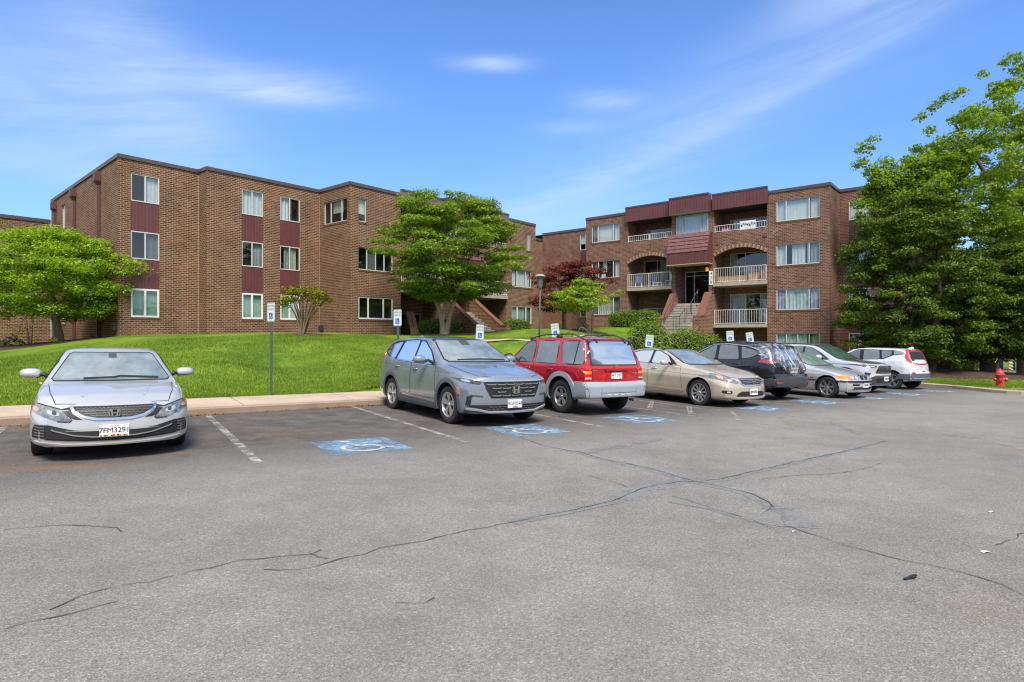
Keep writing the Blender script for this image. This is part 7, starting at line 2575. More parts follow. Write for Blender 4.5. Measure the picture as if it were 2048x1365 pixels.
# ------------------------------------------------------------------ blue-grey crossover
def blue_crossover():
    sp = dict(L=4.694, W=1.866, wb=2.70, foh=.91, wr=.362, paint=P_BLUEGREY,
              sig=.022, top=[(0, .90), (.02, .945), (.07, .965), (.6, 1.065), (1.15, 1.155), (1.25, 1.19), (2.05, 1.60), (2.3, 1.655), (2.75, 1.69), (3.4, 1.68), (4.0, 1.625), (4.32, 1.555), (4.36, 1.50), (4.58, 1.12), (4.66, 1.0), (4.69, .95)],
              belt=[(0, .85), (.15, .905), (.6, .99), (1.25, 1.085), (2.5, 1.10), (3.5, 1.125), (4.0, 1.16), (4.3, 1.20), (4.6, 1.08), (4.69, .9)],
              bot=[(0, .255), (.5, .235), (1, .225), (3.6, .225), (4.2, .27), (4.69, .36)],
              wid=[(0, .845), (.08, .885), (.30, .922), (.8, .933), (3.8, .933), (4.3, .895), (4.69, .82)],
              front=[(.24, .06), (.36, .02), (.5, .0), (.75, .0), (.86, .012), (.95, .04)], rear=[(.35, .03), (.6, 0), (.95, .03), (1.1, .06)], kf=.27, kr=.16, tum=.36, wbelt=.055, gap=.06)
    c = Car('parked_car', 'blue grey compact crossover facing right beside the empty bay', 'car', sp, 6.13, 10.02, 'front_axle', True, 0)
    c.patch('windshield', 'front', [(-.70, 1.185), (0, 1.175), (.70, 1.185), (.735, 1.22), (.60, 1.58), (.54, 1.605), (-.54, 1.605), (-.60, 1.58), (-.735, 1.22)], M_WINDSH, .008, False, 14, 26)
    c.ribbon('windshield_seal', 'front', [(0, 1.172), (.72, 1.182), (.755, 1.22), (.61, 1.592), (.54, 1.617), (0, 1.622)], .024, M_BLKPL, .007)
    c.ribbon('wiper', 'front', [(-.50, 1.205), (.05, 1.215), (.60, 1.20)], .016, M_BLKPL, .02, False)
    c.patch('mirror_sensor', 'front', [(-.10, 1.50), (.10, 1.50), (.10, 1.60), (-.10, 1.60)], M_DKGREY, .010, False, 4, 4)
    c.ribbon('bonnet_seam', 'top', [(.10, .45), (.22, .66), (.55, .755), (1.12, .79)], .012, M_BLKPL, .002)
    c.ribbon('bonnet_crease', 'top', [(.25, .50), (1.10, .56)], .035, P_BLUEGREY, .006)
    dlo = [(1.50, 1.115), (2.5, 1.12), (3.5, 1.145), (4.02, 1.21), (4.20, 1.30), (4.02, 1.48), (3.75, 1.555), (2.75, 1.605), (2.30, 1.575), (1.85, 1.36)]
    c.glasshouse(dlo, [[(1.60, 1.125), (2.52, 1.135), (2.50, 1.585), (2.32, 1.56), (1.9, 1.36)], [(2.60, 1.135), (3.46, 1.155), (3.30, 1.565), (2.75, 1.59), (2.58, 1.59)], [(3.56, 1.165), (3.98, 1.215), (4.15, 1.31), (3.98, 1.465), (3.42, 1.555)]],
                 [(1.48, 1.112), (2.5, 1.117), (3.5, 1.142), (4.03, 1.205), (4.22, 1.30)], .022, [M_MIRRORGL, M_MIRRORGL, M_TINT])
    c.ribbon('window_trim', 'side', [(4.22, 1.30), (4.04, 1.49), (3.75, 1.57), (2.75, 1.62), (2.28, 1.588), (1.83, 1.37), (1.48, 1.112)], .016, M_CHROME, .010)
    # cladding
    c.arch_trim(M_CLAD_DARK, .085, .014)
    c.patch('sill_cladding', 'side', [(1.33, .245), (3.20, .245), (3.20, .40), (3.05, .44), (2.9, .40), (1.42, .36), (1.33, .36)], M_CLAD_DARK, .016, True, 8, 20)
    c.ribbon('sill_trim', 'side', [(1.36, .375), (2.92, .415)], .020, M_CHROME, .018)
    c.ribbon('body_crease', 'side', [(.75, .985), (2.0, 1.005), (3.4, 1.03), (4.3, 1.06)], .018, P_BLUEGREY, .006)
    c.door([(1.38, .44), (2.53, .45), (2.56, 1.10), (1.48, 1.09)], 2.35, .985)
    c.door([(2.57, .45), (3.02, .47), (3.22, .75), (3.48, .90), (3.54, 1.13), (2.60, 1.10)], 3.32, 1.01)
    # front
    gr = [(-.62, .845), (.62, .845), (.57, .71), (.48, .545), (-.48, .545), (-.57, .71)]
    c.patch('grille', 'front', gr, M_BLKPL, .006, False, 10, 26)
    for row in range(4):
        z = .590 + row * .068
        half = .44 + row * .05
        for k in range(-5, 6):
            y = k * .19 + (.095 if row % 2 else 0)
            if abs(y) > half - .03 or (abs(y) < .11 and row in (1, 2)): continue
            c.ribbon('grille_bar', 'front', [(y - .085, z + .012), (y - .06, z), (y + .06, z), (y + .085, z + .012)], .017, M_BARGREY, .024, False)
    c.ribbon('grille_trim', 'front', [(0, .862), (.62, .862), (.68, .872)], .026, M_CHROME, .016)
    c.patch('headlight', 'front', [(.64, .840), (.68, .795), (.80, .81), (.895, .845), (.905, .905), (.82, .895), (.68, .862)], M_LAMP_D, .008, True, 8, 16)
    c.ribbon('daytime_light', 'front', [(.65, .862), (.76, .880), (.87, .905)], .015, M_LAMP_B, .014)
    c.patch('headlight_bulb', 'front', [(.81, .83), (.88, .845), (.885, .885), (.82, .88)], M_LAMP_B, .012, True, 5, 5, round_=2)
    c.patch('lower_grille', 'front', [(0, .425), (.50, .425), (.58, .41), (.70, .405), (.80, .40), (.86, .42), (.86, .385), (.64, .35), (.50, .315), (0, .31)], M_BLKPL, .008, True, 8, 24)
    for row in range(3):
        for k in range(-6, 7):
            y = k * .085 + (.042 if row % 2 else 0)
            if abs(y) < .18: continue
            c.ribbon('grille_mesh', 'front', [(y - .032, .345 + row * .04), (y + .032, .345 + row * .04)], .009, M_DKGREY2, .013, False)
    c.patch('corner_intake', 'front', [(.82, .42), (.875, .43), (.865, .575), (.80, .60), (.76, .60), (.80, .57)], M_BLKPL, .010, True, 8, 6)
    c.ribbon('corner_crease', 'front', [(.84, .60), (.74, .595), (.62, .58)], .02, M_DKGREY, .012)
    c.ribbon('bumper_lip', 'front', [(0, .285), (.50, .290), (.66, .33), (.86, .355)], .030, M_CLAD_SILVER, .030)
    c.patch('front_skirt', 'front', [(0, .270), (.50, .276), (.66, .315), (.87, .345), (.87, .262), (0, .256)], M_DKGREY, .020, True, 4, 20)
    c.emblem_h('front', 0, .70, .165, .145)
    c.plate('front', 0, .435, '9GF9548', 'crab')
    c.patch('side_marker', 'side', [(.43, .60), (.485, .60), (.52, .69), (.50, .735), (.45, .70)], M_AMBER_P2, .022, True, 6, 4)
    c.mirrors(1.78, 1.19, .195, P_BLUEGREY, (.10, .135, .088))
    c.wheels(5, style='double', rim_r=.66, wspoke=.075)
    c.patch('tail_light', 'side', [(4.42, 1.02), (4.60, 1.0), (4.58, 1.16), (4.46, 1.22), (4.36, 1.28), (4.34, 1.2)], M_REDLENS, .010, True, 8, 8)
    mb = MB(); mb.hexa([(c.X(3.86) + a, b, 1.635 + z) for a, b, z in ((0, -.03, 0), (0, .03, 0), (-.22, .03, 0), (-.22, -.03, 0), (-.14, -.008, .075), (-.14, .008, .075), (-.20, .008, .07), (-.20, -.008, .07))]); mb.build('roof_antenna', P_BLUEGREY, c.root)
    c.root.scale.z = .975
    return c


M_MIRRORGL = car_glass('reflective_side_glass', (0.030, 0.040, 0.045), 0.34)
M_BARGREY = pmat('grille_bar_grey', (0.30, 0.29, 0.28), 0.35, metal=0.6)
M_AMBER_P2 = pmat('side_marker_orange', (0.42, 0.115, 0.05), 0.25, coat=1.0)


# ------------------------------------------------------------------ red boxy wagon, rear towards the camera
def red_wagon():
    sp = dict(zone=(lambda d, y, z: (z < .70 and d > 3.9) or (z < .60), M_CLAD_SILVER), L=4.44, W=1.80, wb=2.62, foh=.88, wr=.368, paint=P_RED,
              top=[(0, .90), (.05, .96), (.15, .99), (.9, 1.075), (1.2, 1.105), (1.3, 1.13), (1.92, 1.60), (2.1, 1.66), (2.4, 1.695), (3.4, 1.71), (4.0, 1.69), (4.25, 1.655), (4.31, 1.62), (4.36, 1.50), (4.44, 1.10)],
              belt=[(0, .82), (.15, .90), (.6, .99), (1.2, 1.05), (2.5, 1.06), (4.0, 1.07), (4.44, 1.05)],
              bot=[(0, .30), (.5, .29), (1, .30), (3.5, .30), (3.9, .33), (4.44, .40)],
              wid=[(0, .80), (.10, .85), (.30, .885), (3.9, .885), (4.25, .875), (4.44, .86)],
              front=[(.3, .05), (.5, .0), (.8, .0), (.95, .05)], rear=[(.36, .02), (.45, .0), (.66, .0), (.72, .09), (1.02, .10), (1.06, .115), (1.6, .24), (1.7, .30)], kf=.22, kr=.07, tum=.24, wbelt=.035, crown=.085, gap=.075)
    c = Car('parked_car', 'red boxy wagon with silver lower cladding, rear end towards us', 'car', sp, 9.12, 10.45, 'rear_axle', False, 0)
    dlo = None
    c.patch('side_window', 'side', [(1.50, 1.09), (2.38, 1.09), (2.38, 1.50), (2.30, 1.585), (2.12, 1.585), (1.98, 1.52)], M_SIDEGL, .007, True, 10, 12, round_=1)
    c.patch('side_window', 'side', [(2.50, 1.09), (3.28, 1.09), (3.24, 1.585), (2.50, 1.585)], M_TINTR, .007, True, 10, 12, round_=1)
    c.patch('side_window', 'side', [(3.52, 1.10), (4.18, 1.10), (4.22, 1.20), (4.13, 1.585), (3.40, 1.585), (3.37, 1.50)], M_TINTR, .007, True, 10, 14, round_=1)
    for w in ([(1.48, 1.08), (2.39, 1.08), (2.39, 1.50), (2.31, 1.597), (2.11, 1.597), (1.96, 1.53)], [(2.49, 1.08), (3.29, 1.08), (3.25, 1.597), (2.49, 1.597)], [(3.52, 1.09), (4.18, 1.09), (4.235, 1.20), (4.14, 1.597), (3.39, 1.597), (3.355, 1.50)]):
        c.ribbon('window_seal', 'side', chaikin(w, 1), .018, M_BLKPL, .006, closed=True)
    c.ribbon('quarter_pillar', 'side', [(3.93, 1.585), (3.90, 1.10)], .030, M_BLKPL, .010)
    c.patch('windshield', 'front', [(-.68, 1.13), (.68, 1.13), (.62, 1.57), (-.62, 1.57)], M_WINDSH, .008, False, 10, 20, round_=1)
    # rear hatch
    c.patch('rear_window', 'rear', [(-.66, 1.10), (.66, 1.10), (.60, 1.56), (.56, 1.595), (-.56, 1.595), (-.60, 1.56)], M_TINT, .008, False, 12, 22)
    c.ribbon('rear_window_seal', 'rear', [(0, 1.09), (.67, 1.09), (.612, 1.565), (.565, 1.607), (0, 1.61)], .020, M_BLKPL, .007)
    for y in (-.42, .42):
        c.ribbon('rear_wiper' if y < 0 else 'hatch_hinge', 'rear', [(y, 1.63), (y - .05, 1.56)], .03, M_BLKPL, .025, False)
    c.ribbon('hatch_seam', 'rear', [(0, 1.64), (.62, 1.635), (.69, 1.08), (.66, 1.0), (.655, .72), (0, .72)], .012, M_BLKPL, .003)
    c.patch('tail_light', 'rear', [(.69, .78), (.855, .78), (.855, 1.0), (.80, 1.06), (.735, 1.06), (.69, 1.0)], M_REDLENS, .012, True, 10, 8, round_=0)
    c.patch('turn_signal', 'rear', [(.695, .895), (.85, .895), (.85, .955), (.695, .955)], M_AMBER, .016, True, 4, 6)
    c.patch('reversing_light', 'rear', [(.695, .785), (.85, .785), (.85, .825), (.695, .825)], M_LAMP_B, .016, True, 4, 6)
    c.patch('tail_light', 'side', [(4.33, .80), (4.40, .80), (4.40, 1.0), (4.35, 1.03)], M_REDLENS, .012, True, 8, 4)
    c.ribbon('plate_recess', 'rear', [(-.34, .99), (.34, .99)], .045, P_RED, .030, False)
    c.ribbon('plate_recess', 'rear', [(-.30, .755), (.32, .755)], .025, P_RED, .022, False)
    for y in (-.27, .27): c.ribbon('plate_recess', 'rear', [(y, .97), (y * 1.04, .76)], .03, P_RED, .014, False)
    c.plate('rear', 0, .865, '4FT1057', 'plain', frame=True)
    c.disc_emblem('rear', 0, 1.055, .055, M_CHROME, M_BLUECL, 'ovals')
    for z, ww in ((.915, .18), (.885, .13)): c.ribbon('badge', 'rear', [(-.66, z), (-.66 + ww, z)], .016, M_CHROME, .006, False)
    c.ribbon('badge', 'rear', [(.52, .965), (.66, .965)], .016, M_CHROME, .006, False)
    # bumper and cladding in silver
    c.patch('bumper', 'rear', [(-.86, .415), (.86, .415), (.86, .715), (.62, .715), (.60, .665), (-.60, .665), (-.62, .715), (-.86, .715)], M_CLAD_SILVER, .022, False, 10, 30)
    c.patch('bumper', 'side', [(3.98, .42), (4.40, .42), (4.40, .735), (4.02, .735)], M_CLAD_SILVER, .022, True, 8, 10)
    for k in range(4): c.ribbon('bumper_slot', 'rear', [(-.33 + k * .19, .455), (-.22 + k * .19, .46)], .014, M_PLATE, .026, False)
    c.ribbon('bumper_step', 'rear', [(-.52, .50), (.52, .50)], .010, M_DKGREY, .024, False)
    c.ribbon('bumper_seam', 'rear', [(.50, .42), (.50, .66)], .007, M_DKGREY, .024, True)
    c.patch('sill_cladding', 'side', [(1.36, .315), (3.0, .315), (3.02, .60), (1.36, .60)], M_CLAD_SILVER, .016, True, 8, 20)
    c.patch('sill_panel', 'side', [(1.42, .43), (2.96, .43), (2.98, .56), (1.42, .56)], M_CLAD_MID, .021, True, 4, 16)
    c.arch_trim(M_CLAD_SILVER, .105, .024)
    c.patch('front_bumper', 'side', [(.05, .36), (.40, .36), (.40, .66), (.05, .66)], M_CLAD_SILVER, .02, True, 6, 8)
    c.ribbon('flare_crease', 'side', [(3.04, .80), (3.12, .90), (3.30, .955), (3.75, .965), (4.0, .90), (4.10, .78)], .05, P_RED, .016)
    c.ribbon('body_crease', 'side', [(1.35, .74), (3.0, .74)], .03, P_RED, .010)
    c.door([(1.36, .605), (2.42, .605), (2.44, 1.075), (1.36, 1.065)], 2.25, .955)
    c.door([(2.46, .605), (2.95, .605), (3.08, .80), (3.34, .93), (3.36, 1.075), (2.47, 1.075)], 3.12, .96)
    c.patch('fuel_door', 'left', [(3.55 + .085 * math.cos(a), .975 + .085 * math.sin(a)) for a in np.linspace(0, 2 * math.pi, 16, endpoint=False)], P_RED, .005, False, 6, 6)
    c.ribbon('fuel_seam', 'left', [(3.55 + .088 * math.cos(a), .975 + .088 * math.sin(a)) for a in np.linspace(0, 2 * math.pi, 16, endpoint=False)], .007, M_WELL, .004, False, closed=True)
    c.mirrors(1.62, 1.17, .17, M_BLKPL, (.09, .125, .10))
    # roof rails
    for s in (1, -1):
        mb = MB()
        y = s * .62
        zt = [c.bvh.ray_cast(Vector((c.X(d), y, 5)), Vector((0, 0, -1)))[0].z for d in (2.05, 2.3, 3.3, 4.1)]
        for d, z in ((2.08, zt[0]), (3.12, zt[2]), (4.08, zt[3])):
            mb.ellipsoid((c.X(d), y, z + .03), (.12, .03, .05), 12, 8)
        mb.build('roof_rail_foot', M_DKGREY, c.root, smooth=True)
        mb = MB(); mb.tube([(c.X(2.08), y, zt[0] + .055), (c.X(2.6), y, zt[1] + .095), (c.X(3.12), y, zt[2] + .075)], .016, 8); mb.tube([(c.X(3.12), y, zt[2] + .075), (c.X(3.6), y, zt[2] + .085), (c.X(4.08), y, zt[3] + .055)], .016, 8)
        mb.build('roof_rail', M_DKGREY, c.root, smooth=True)
    c.wheels(5, style='single', rim_r=.60, tw=.235, wspoke=.085)
    mb = MB(); mb.tube([(c.X(4.30), -.45, .33), (c.X(4.46), -.45, .32)], .03, 10); mb.build('exhaust_pipe', M_CHROME, c.root)
    # blue sunshade seen low in the rear window
    return c


M_TINTR = car_glass('grey_tinted_glass', (0.10, 0.105, 0.11), 0.20)
M_CLAD_MID = pmat('mid_grey_cladding', (0.24, 0.26, 0.285), 0.5)


# ------------------------------------------------------------------ beige sedan
def beige_sedan():
    sp = dict(L=4.86, W=1.85, wb=2.775, foh=.975, wr=.332, paint=P_BEIGE,
              top=[(0, .70), (.04, .755), (.15, .80), (.6, .905), (1.1, .985), (1.32, 1.02), (1.42, 1.05), (2.3, 1.415), (2.5, 1.445), (2.85, 1.467), (3.3, 1.45), (3.7, 1.375), (4.3, 1.15), (4.45, 1.12), (4.75, 1.10), (4.83, 1.03)],
              belt=[(0, .64), (.15, .72), (.6, .835), (1.1, .91), (1.5, .955), (2.4, .985), (3.4, 1.02), (4.3, 1.055), (4.83, .96)],
              bot=[(0, .215), (.4, .205), (1, .20), (3.7, .20), (4.4, .24), (4.86, .33)],
              wid=[(0, .79), (.10, .84), (.38, .90), (.9, .925), (3.8, .925), (4.4, .885), (4.86, .79)],
              front=[(.2, .04), (.32, .0), (.5, .0), (.66, .03), (.78, .08)], rear=[(.3, .04), (.6, 0), (.95, .03), (1.1, .07)], kf=.32, tum=.48, wbelt=.065)
    c = Car('parked_car', 'beige sedan facing right between the red wagon and the black crossover', 'car', sp, 13.48, 10.2, 'front_axle', True, 0)
    c.patch('windshield', 'front', [(-.70, 1.045), (0, 1.035), (.70, 1.045), (.745, 1.07), (.575, 1.395), (.52, 1.42), (-.52, 1.42), (-.575, 1.395), (-.745, 1.07)], M_WINDSH, .008, False, 14, 26)
    c.ribbon('windshield_seal', 'front', [(0, 1.03), (.72, 1.04), (.765, 1.07), (.59, 1.405), (.52, 1.433), (0, 1.437)], .024, M_BLKPL, .007)
    c.ribbon('bonnet_seam', 'top', [(.12, .40), (.28, .62), (.55, .70), (1.22, .76)], .012, M_BLKPL, .002)
    c.ribbon('bonnet_crease', 'top', [(.25, .42), (1.18, .54)], .04, P_BEIGE, .006)
    dlo = [(1.72, 1.005), (2.6, 1.02), (3.6, 1.05), (4.02, 1.085), (3.95, 1.15), (3.65, 1.27), (3.2, 1.38), (2.8, 1.395), (2.45, 1.37), (2.1, 1.24)]
    c.glasshouse(dlo, [[(1.95, 1.03), (2.68, 1.04), (2.66, 1.38), (2.46, 1.355), (2.14, 1.235)], [(2.76, 1.04), (3.60, 1.065), (3.58, 1.27), (3.2, 1.365), (2.8, 1.38), (2.74, 1.38)], [(3.66, 1.07), (3.95, 1.09), (3.88, 1.15), (3.66, 1.245)]],
                 [(1.72, 1.0), (2.6, 1.012), (3.6, 1.042), (4.05, 1.08)], .020, [M_SIDEGLB, M_SIDEGLB, M_SIDEGLB])
    c.ribbon('window_trim', 'side', [(4.05, 1.08), (3.97, 1.16), (3.66, 1.285), (3.2, 1.395), (2.8, 1.41), (2.43, 1.385), (2.08, 1.25), (1.72, 1.0)], .014, M_CHROME, .009)
    c.ribbon('body_crease', 'side', [(.85, .80), (1.6, .83), (2.6, .855), (3.8, .90), (4.6, .94)], .035, P_BEIGE, .010)
    c.ribbon('sill_crease', 'side', [(1.45, .36), (3.4, .40)], .045, P_BEIGE, .012)
    c.door([(1.48, .30), (2.70, .28), (2.73, 1.02), (1.62, .99)], 2.52, .90)
    c.door([(2.74, .28), (3.50, .32), (3.62, .60), (3.78, .80), (3.86, 1.06), (2.77, 1.025)], 3.60, .935)
    c.patch('grille', 'front', [(-.44, .735), (.44, .735), (.40, .62), (.30, .585), (-.30, .585), (-.40, .62)], M_BLKPL, .006, False, 8, 22)
    for z, h in ((.625, .40), (.665, .43), (.705, .45)):
        c.ribbon('grille_bar', 'front', [(-h + .02, z), (h - .02, z)], .010, M_CHROME, .022, False)
    c.ribbon('grille_trim', 'front', [(.46, .74), (.43, .615), (.33, .565), (0, .56)], .020, M_CHROME, .014)
    c.patch('headlight', 'front', [(.90, .80), (.89, .725), (.76, .665), (.62, .625), (.50, .61), (.49, .65), (.55, .695), (.70, .745), (.82, .795)], M_LAMP, .008, True, 10, 16, round_=1)
    c.patch('headlight', 'side', [(.22, .70), (.34, .685), (.62, .795), (.72, .845), (.60, .845), (.36, .79), (.22, .745)], M_LAMP, .008, True, 8, 14)
    c.patch('turn_signal', 'side', [(.33, .715), (.43, .72), (.52, .785), (.44, .79), (.36, .765)], M_AMBER_P, .012, True, 6, 6)
    c.patch('headlight_bulb', 'front', [(.72, .72), (.64, .70), (.65, .655), (.73, .675)], M_LAMP_B, .012, True, 5, 5, round_=2)
    c.patch('lower_grille', 'front', [(0, .415), (.42, .415), (.52, .36), (.55, .29), (0, .28)], M_BLKPL, .006, True, 8, 18)
    c.patch('fog_light_pocket', 'front', [(.66, .43), (.84, .44), (.84, .37), (.74, .345), (.66, .36)], M_BLKPL, .007, True, 6, 8, round_=1)
    c.patch('fog_light', 'front', [(.70, .415), (.78, .42), (.78, .375), (.70, .37)], M_LAMP_B, .012, True, 5, 5, round_=2)
    c.ribbon('bumper_lip', 'front', [(0, .245), (.5, .25), (.80, .285)], .032, P_BEIGE, .032)
    c.emblem_h('front', 0, .665, .13, .11)
    c.plate('front', .0, .40, '', 'red')
    c.mirrors(1.98, 1.055, .19, P_BEIGE, (.09, .135, .08))
    c.wheels(10, style='single', rim_r=.70, wspoke=.05)
    c.patch('tail_light', 'side', [(4.55, .82), (4.80, .85), (4.76, 1.0), (4.5, 1.0)], M_REDLENS, .01, True, 6, 8)
    return c


M_SIDEGLB = car_glass('purple_grey_side_glass', (0.070, 0.074, 0.088), 0.22)


# ------------------------------------------------------------------ black crossover with plastic over its back window
def black_crossover():
    sp = dict(L=4.65, W=1.84, wb=2.705, foh=.95, wr=.362, paint=P_BLACK,
              top=[(0, .92), (.04, .98), (.15, 1.02), (.9, 1.12), (1.2, 1.16), (1.3, 1.19), (2.1, 1.60), (2.35, 1.655), (2.8, 1.695), (3.5, 1.68), (4.05, 1.615), (4.3, 1.555), (4.36, 1.49), (4.55, 1.16), (4.63, 1.0), (4.65, .95)],
              belt=[(0, .84), (.15, .93), (.6, 1.02), (1.3, 1.08), (2.5, 1.10), (3.4, 1.13), (3.9, 1.20), (4.3, 1.24), (4.55, 1.12), (4.65, .9)],
              bot=[(0, .26), (.5, .24), (1, .235), (3.6, .235), (4.1, .28), (4.65, .40)],
              wid=[(0, .80), (.10, .86), (.35, .905), (.9, .92), (3.8, .92), (4.3, .885), (4.65, .82)],
              front=[(.25, .04), (.5, .0), (.8, .01), (1.0, .06)], rear=[(.38, .03), (.5, 0), (.68, .0), (.75, .05), (1.0, .06), (1.15, .09)], kf=.3, kr=.14, tum=.38, wbelt=.055, gap=.06)
    c = Car('parked_car', 'black crossover seen from behind, its back window covered with plastic', 'car', sp, 16.4, 10.85, 'rear_axle', False, 0)
    dlo = [(1.55, 1.12), (2.5, 1.125), (3.4, 1.15), (3.85, 1.23), (4.05, 1.33), (3.95, 1.43), (3.6, 1.54), (2.8, 1.60), (2.35, 1.565), (1.9, 1.36)]
    c.glasshouse(dlo, [[(1.68, 1.135), (2.50, 1.14), (2.46, 1.575), (2.36, 1.55), (1.96, 1.36)], [(2.62, 1.14), (3.36, 1.16), (3.22, 1.555), (2.8, 1.585), (2.58, 1.585)], [(3.46, 1.175), (3.80, 1.235), (3.98, 1.33), (3.88, 1.42), (3.35, 1.545)]],
                 None, .02, [M_SIDEGLB, M_SIDEGLB, M_SIDEGLB])
    c.ribbon('window_trim', 'side', [(4.08, 1.34), (3.97, 1.44), (3.6, 1.555), (2.8, 1.615), (2.33, 1.58), (1.88, 1.37), (1.5, 1.115)], .018, M_CHROME, .010)
    c.patch('rear_window', 'rear', [(-.60, 1.17), (.60, 1.17), (.54, 1.47), (-.54, 1.47)], M_TINT, .007, False, 8, 18, round_=1)
    c.patch('tail_light', 'side', [(4.02, 1.10), (4.36, 1.05), (4.46, 1.06), (4.44, 1.14), (4.10, 1.18)], M_REDLENS, .012, True, 8, 12)
    c.patch('tail_light', 'rear', [(.56, 1.07), (.84, 1.06), (.82, 1.16), (.56, 1.14)], M_REDLENS, .012, True, 8, 10)
    c.ribbon('hatch_trim', 'rear', [(-.42, 1.045), (.42, 1.045)], .03, M_CHROME, .014, False)
    c.patch('bumper', 'rear', [(-.85, .42), (.85, .42), (.86, .66), (-.86, .66)], M_DKGREY, .020, False, 8, 26)
    c.patch('bumper', 'side', [(3.98, .42), (4.55, .43), (4.60, .66), (4.05, .62)], M_DKGREY, .018, True, 8, 12)
    c.patch('bumper_reflector', 'rear', [(.62, .50), (.80, .505), (.80, .545), (.62, .54)], M_REDLENS, .026, True, 4, 8)
    c.arch_trim(M_DKGREY, .065, .012)
    c.patch('sill_cladding', 'side', [(1.38, .25), (3.2, .25), (3.2, .40), (1.38, .38)], M_DKGREY, .014, True, 6, 18)
    c.door([(1.40, .41), (2.53, .42), (2.56, 1.11), (1.50, 1.10)], 2.36, 1.0)
    c.door([(2.57, .42), (3.08, .44), (3.25, .75), (3.45, .90), (3.50, 1.14), (2.60, 1.115)], 3.30, 1.02)
    c.plate('rear', 0, .88, '6DB2204', 'plain')
    c.mirrors(1.80, 1.20, .19, P_BLACK, (.10, .13, .09))
    for s in (1, -1):
        mb = MB()
        pts = [(c.X(d), s * .60, c.bvh.ray_cast(Vector((c.X(d), s * .60, 5)), Vector((0, 0, -1)))[0].z + o) for d, o in ((2.1, .0), (2.25, .04), (3.2, .045), (3.95, .04), (4.1, 0))]
        mb.tube(pts, .018, 8); mb.build('roof_rail', M_DKGREY, c.root, smooth=True)
    c.patch('spoiler', 'rear', [(-.56, 1.50), (.56, 1.50), (.53, 1.56), (-.53, 1.56)], P_BLACK, .035, False, 4, 18)
    c.wheels(5, style='double', rim_r=.66)
    # crumpled clear sheeting taped over the back
    t = thing('plastic_sheet', 'crumpled clear plastic sheeting taped over the back of the black crossover', 'plastic sheet', tuple(c.root.location), world_geo=False)
    t.rotation_euler = c.root.rotation_euler
    rr = np.random.default_rng(5)
    nu, nv = 46, 40
    ph = rr.random(12) * 6.28
    rows = []
    for j in range(nv + 1):
        v = j / nv
        row = []
        for i in range(nu + 1):
            u = i / nu
            half = .84 - .05 * v
            zlow = .70 + .30 * abs(u - .52) ** 1.0 * 1.3
            z = zlow + (1.60 - zlow) * v
            y = (u - .5) * 2 * half * (.55 + .45 * min(1, v * 1.6 + .15))
            p, nn = c.hit('rear', y, z)
            fold = .022 * math.sin(9 * u + 5 * v + ph[0]) + .020 * math.sin(17 * u - 7 * v + ph[1]) + .013 * math.sin(31 * u + 12 * v + ph[2]) + .010 * math.sin(6 * v - 40 * u + ph[3]) 
            bulge = .055 * math.sin(math.pi * u) * math.sin(math.pi * min(1, v * 1.1))
            row.append(p + nn * (.020 + bulge + abs(fold) * 1.3 * (1 - .5 * v)))
        rows.append(row)
    mb = MB(); mb.grid(rows)
    # flap on the side glass
    for md in ('left',):
        rows = []
        for j in range(13):
            v = j / 12
            row = []
            for i in range(13):
                u = i / 12
                d = 3.92 + .55 * u; z = 1.08 + .50 * v * (1 - .15 * (1 - u))
                d = d + (.25 * (1 - v)) * (1 - u)
                p, nn = c.hit(md, min(d, 4.5), z)
                row.append(p + nn * (.016 + .014 * abs(math.sin(11 * u + 4 * v))))
            rows.append(row)
        mb.grid(rows)
    mb.build('sheeting', M_FILM, t, smooth=True)
    return c


def film_mat():
    m, g = new_mat('clear_film')
    out = g.n('ShaderNodeOutputMaterial')
    tr = g.n('ShaderNodeBsdfTransparent'); tr.inputs[0].default_value = (0.90, 0.91, 0.93, 1)
    gl = g.n('ShaderNodeBsdfGlossy'); gl.inputs['Roughness'].default_value = 0.08
    df = g.n('ShaderNodeBsdfDiffuse'); df.inputs[0].default_value = (0.62, 0.63, 0.67, 1)
    tc = g.n('ShaderNodeTexCoord')
    bn = g.n('ShaderNodeBump'); bn.inputs['Strength'].default_value = 0.35; bn.inputs['Distance'].default_value = 0.03
    mp = g.n('ShaderNodeMapping'); mp.inputs['Scale'].default_value = (1, 3.0, 0.8)
    g.l(tc.outputs['Object'], mp.inputs[0])
    nz = g.noise(mp.outputs[0], 5.0, 3.0, 0.5, 1.2)
    g.l(nz, bn.inputs['Height']); g.l(bn.outputs[0], gl.inputs['Normal'])
    m1 = g.n('ShaderNodeMixShader'); g.l(g.math('MULTIPLY', g.smooth(nz, 0.42, 0.7), 0.8), m1.inputs[0]); g.l(gl.outputs[0], m1.inputs[1]); g.l(df.outputs[0], m1.inputs[2])
    m2 = g.n('ShaderNodeMixShader'); g.l(g.math('ADD', g.math('MULTIPLY', g.smooth(nz, 0.44, 0.62), 0.44), 0.16), m2.inputs[0]); g.l(tr.outputs[0], m2.inputs[1]); g.l(m1.outputs[0], m2.inputs[2])
    g.l(m2.outputs[0], out.inputs['Surface'])
    return m


M_FILM = film_mat()


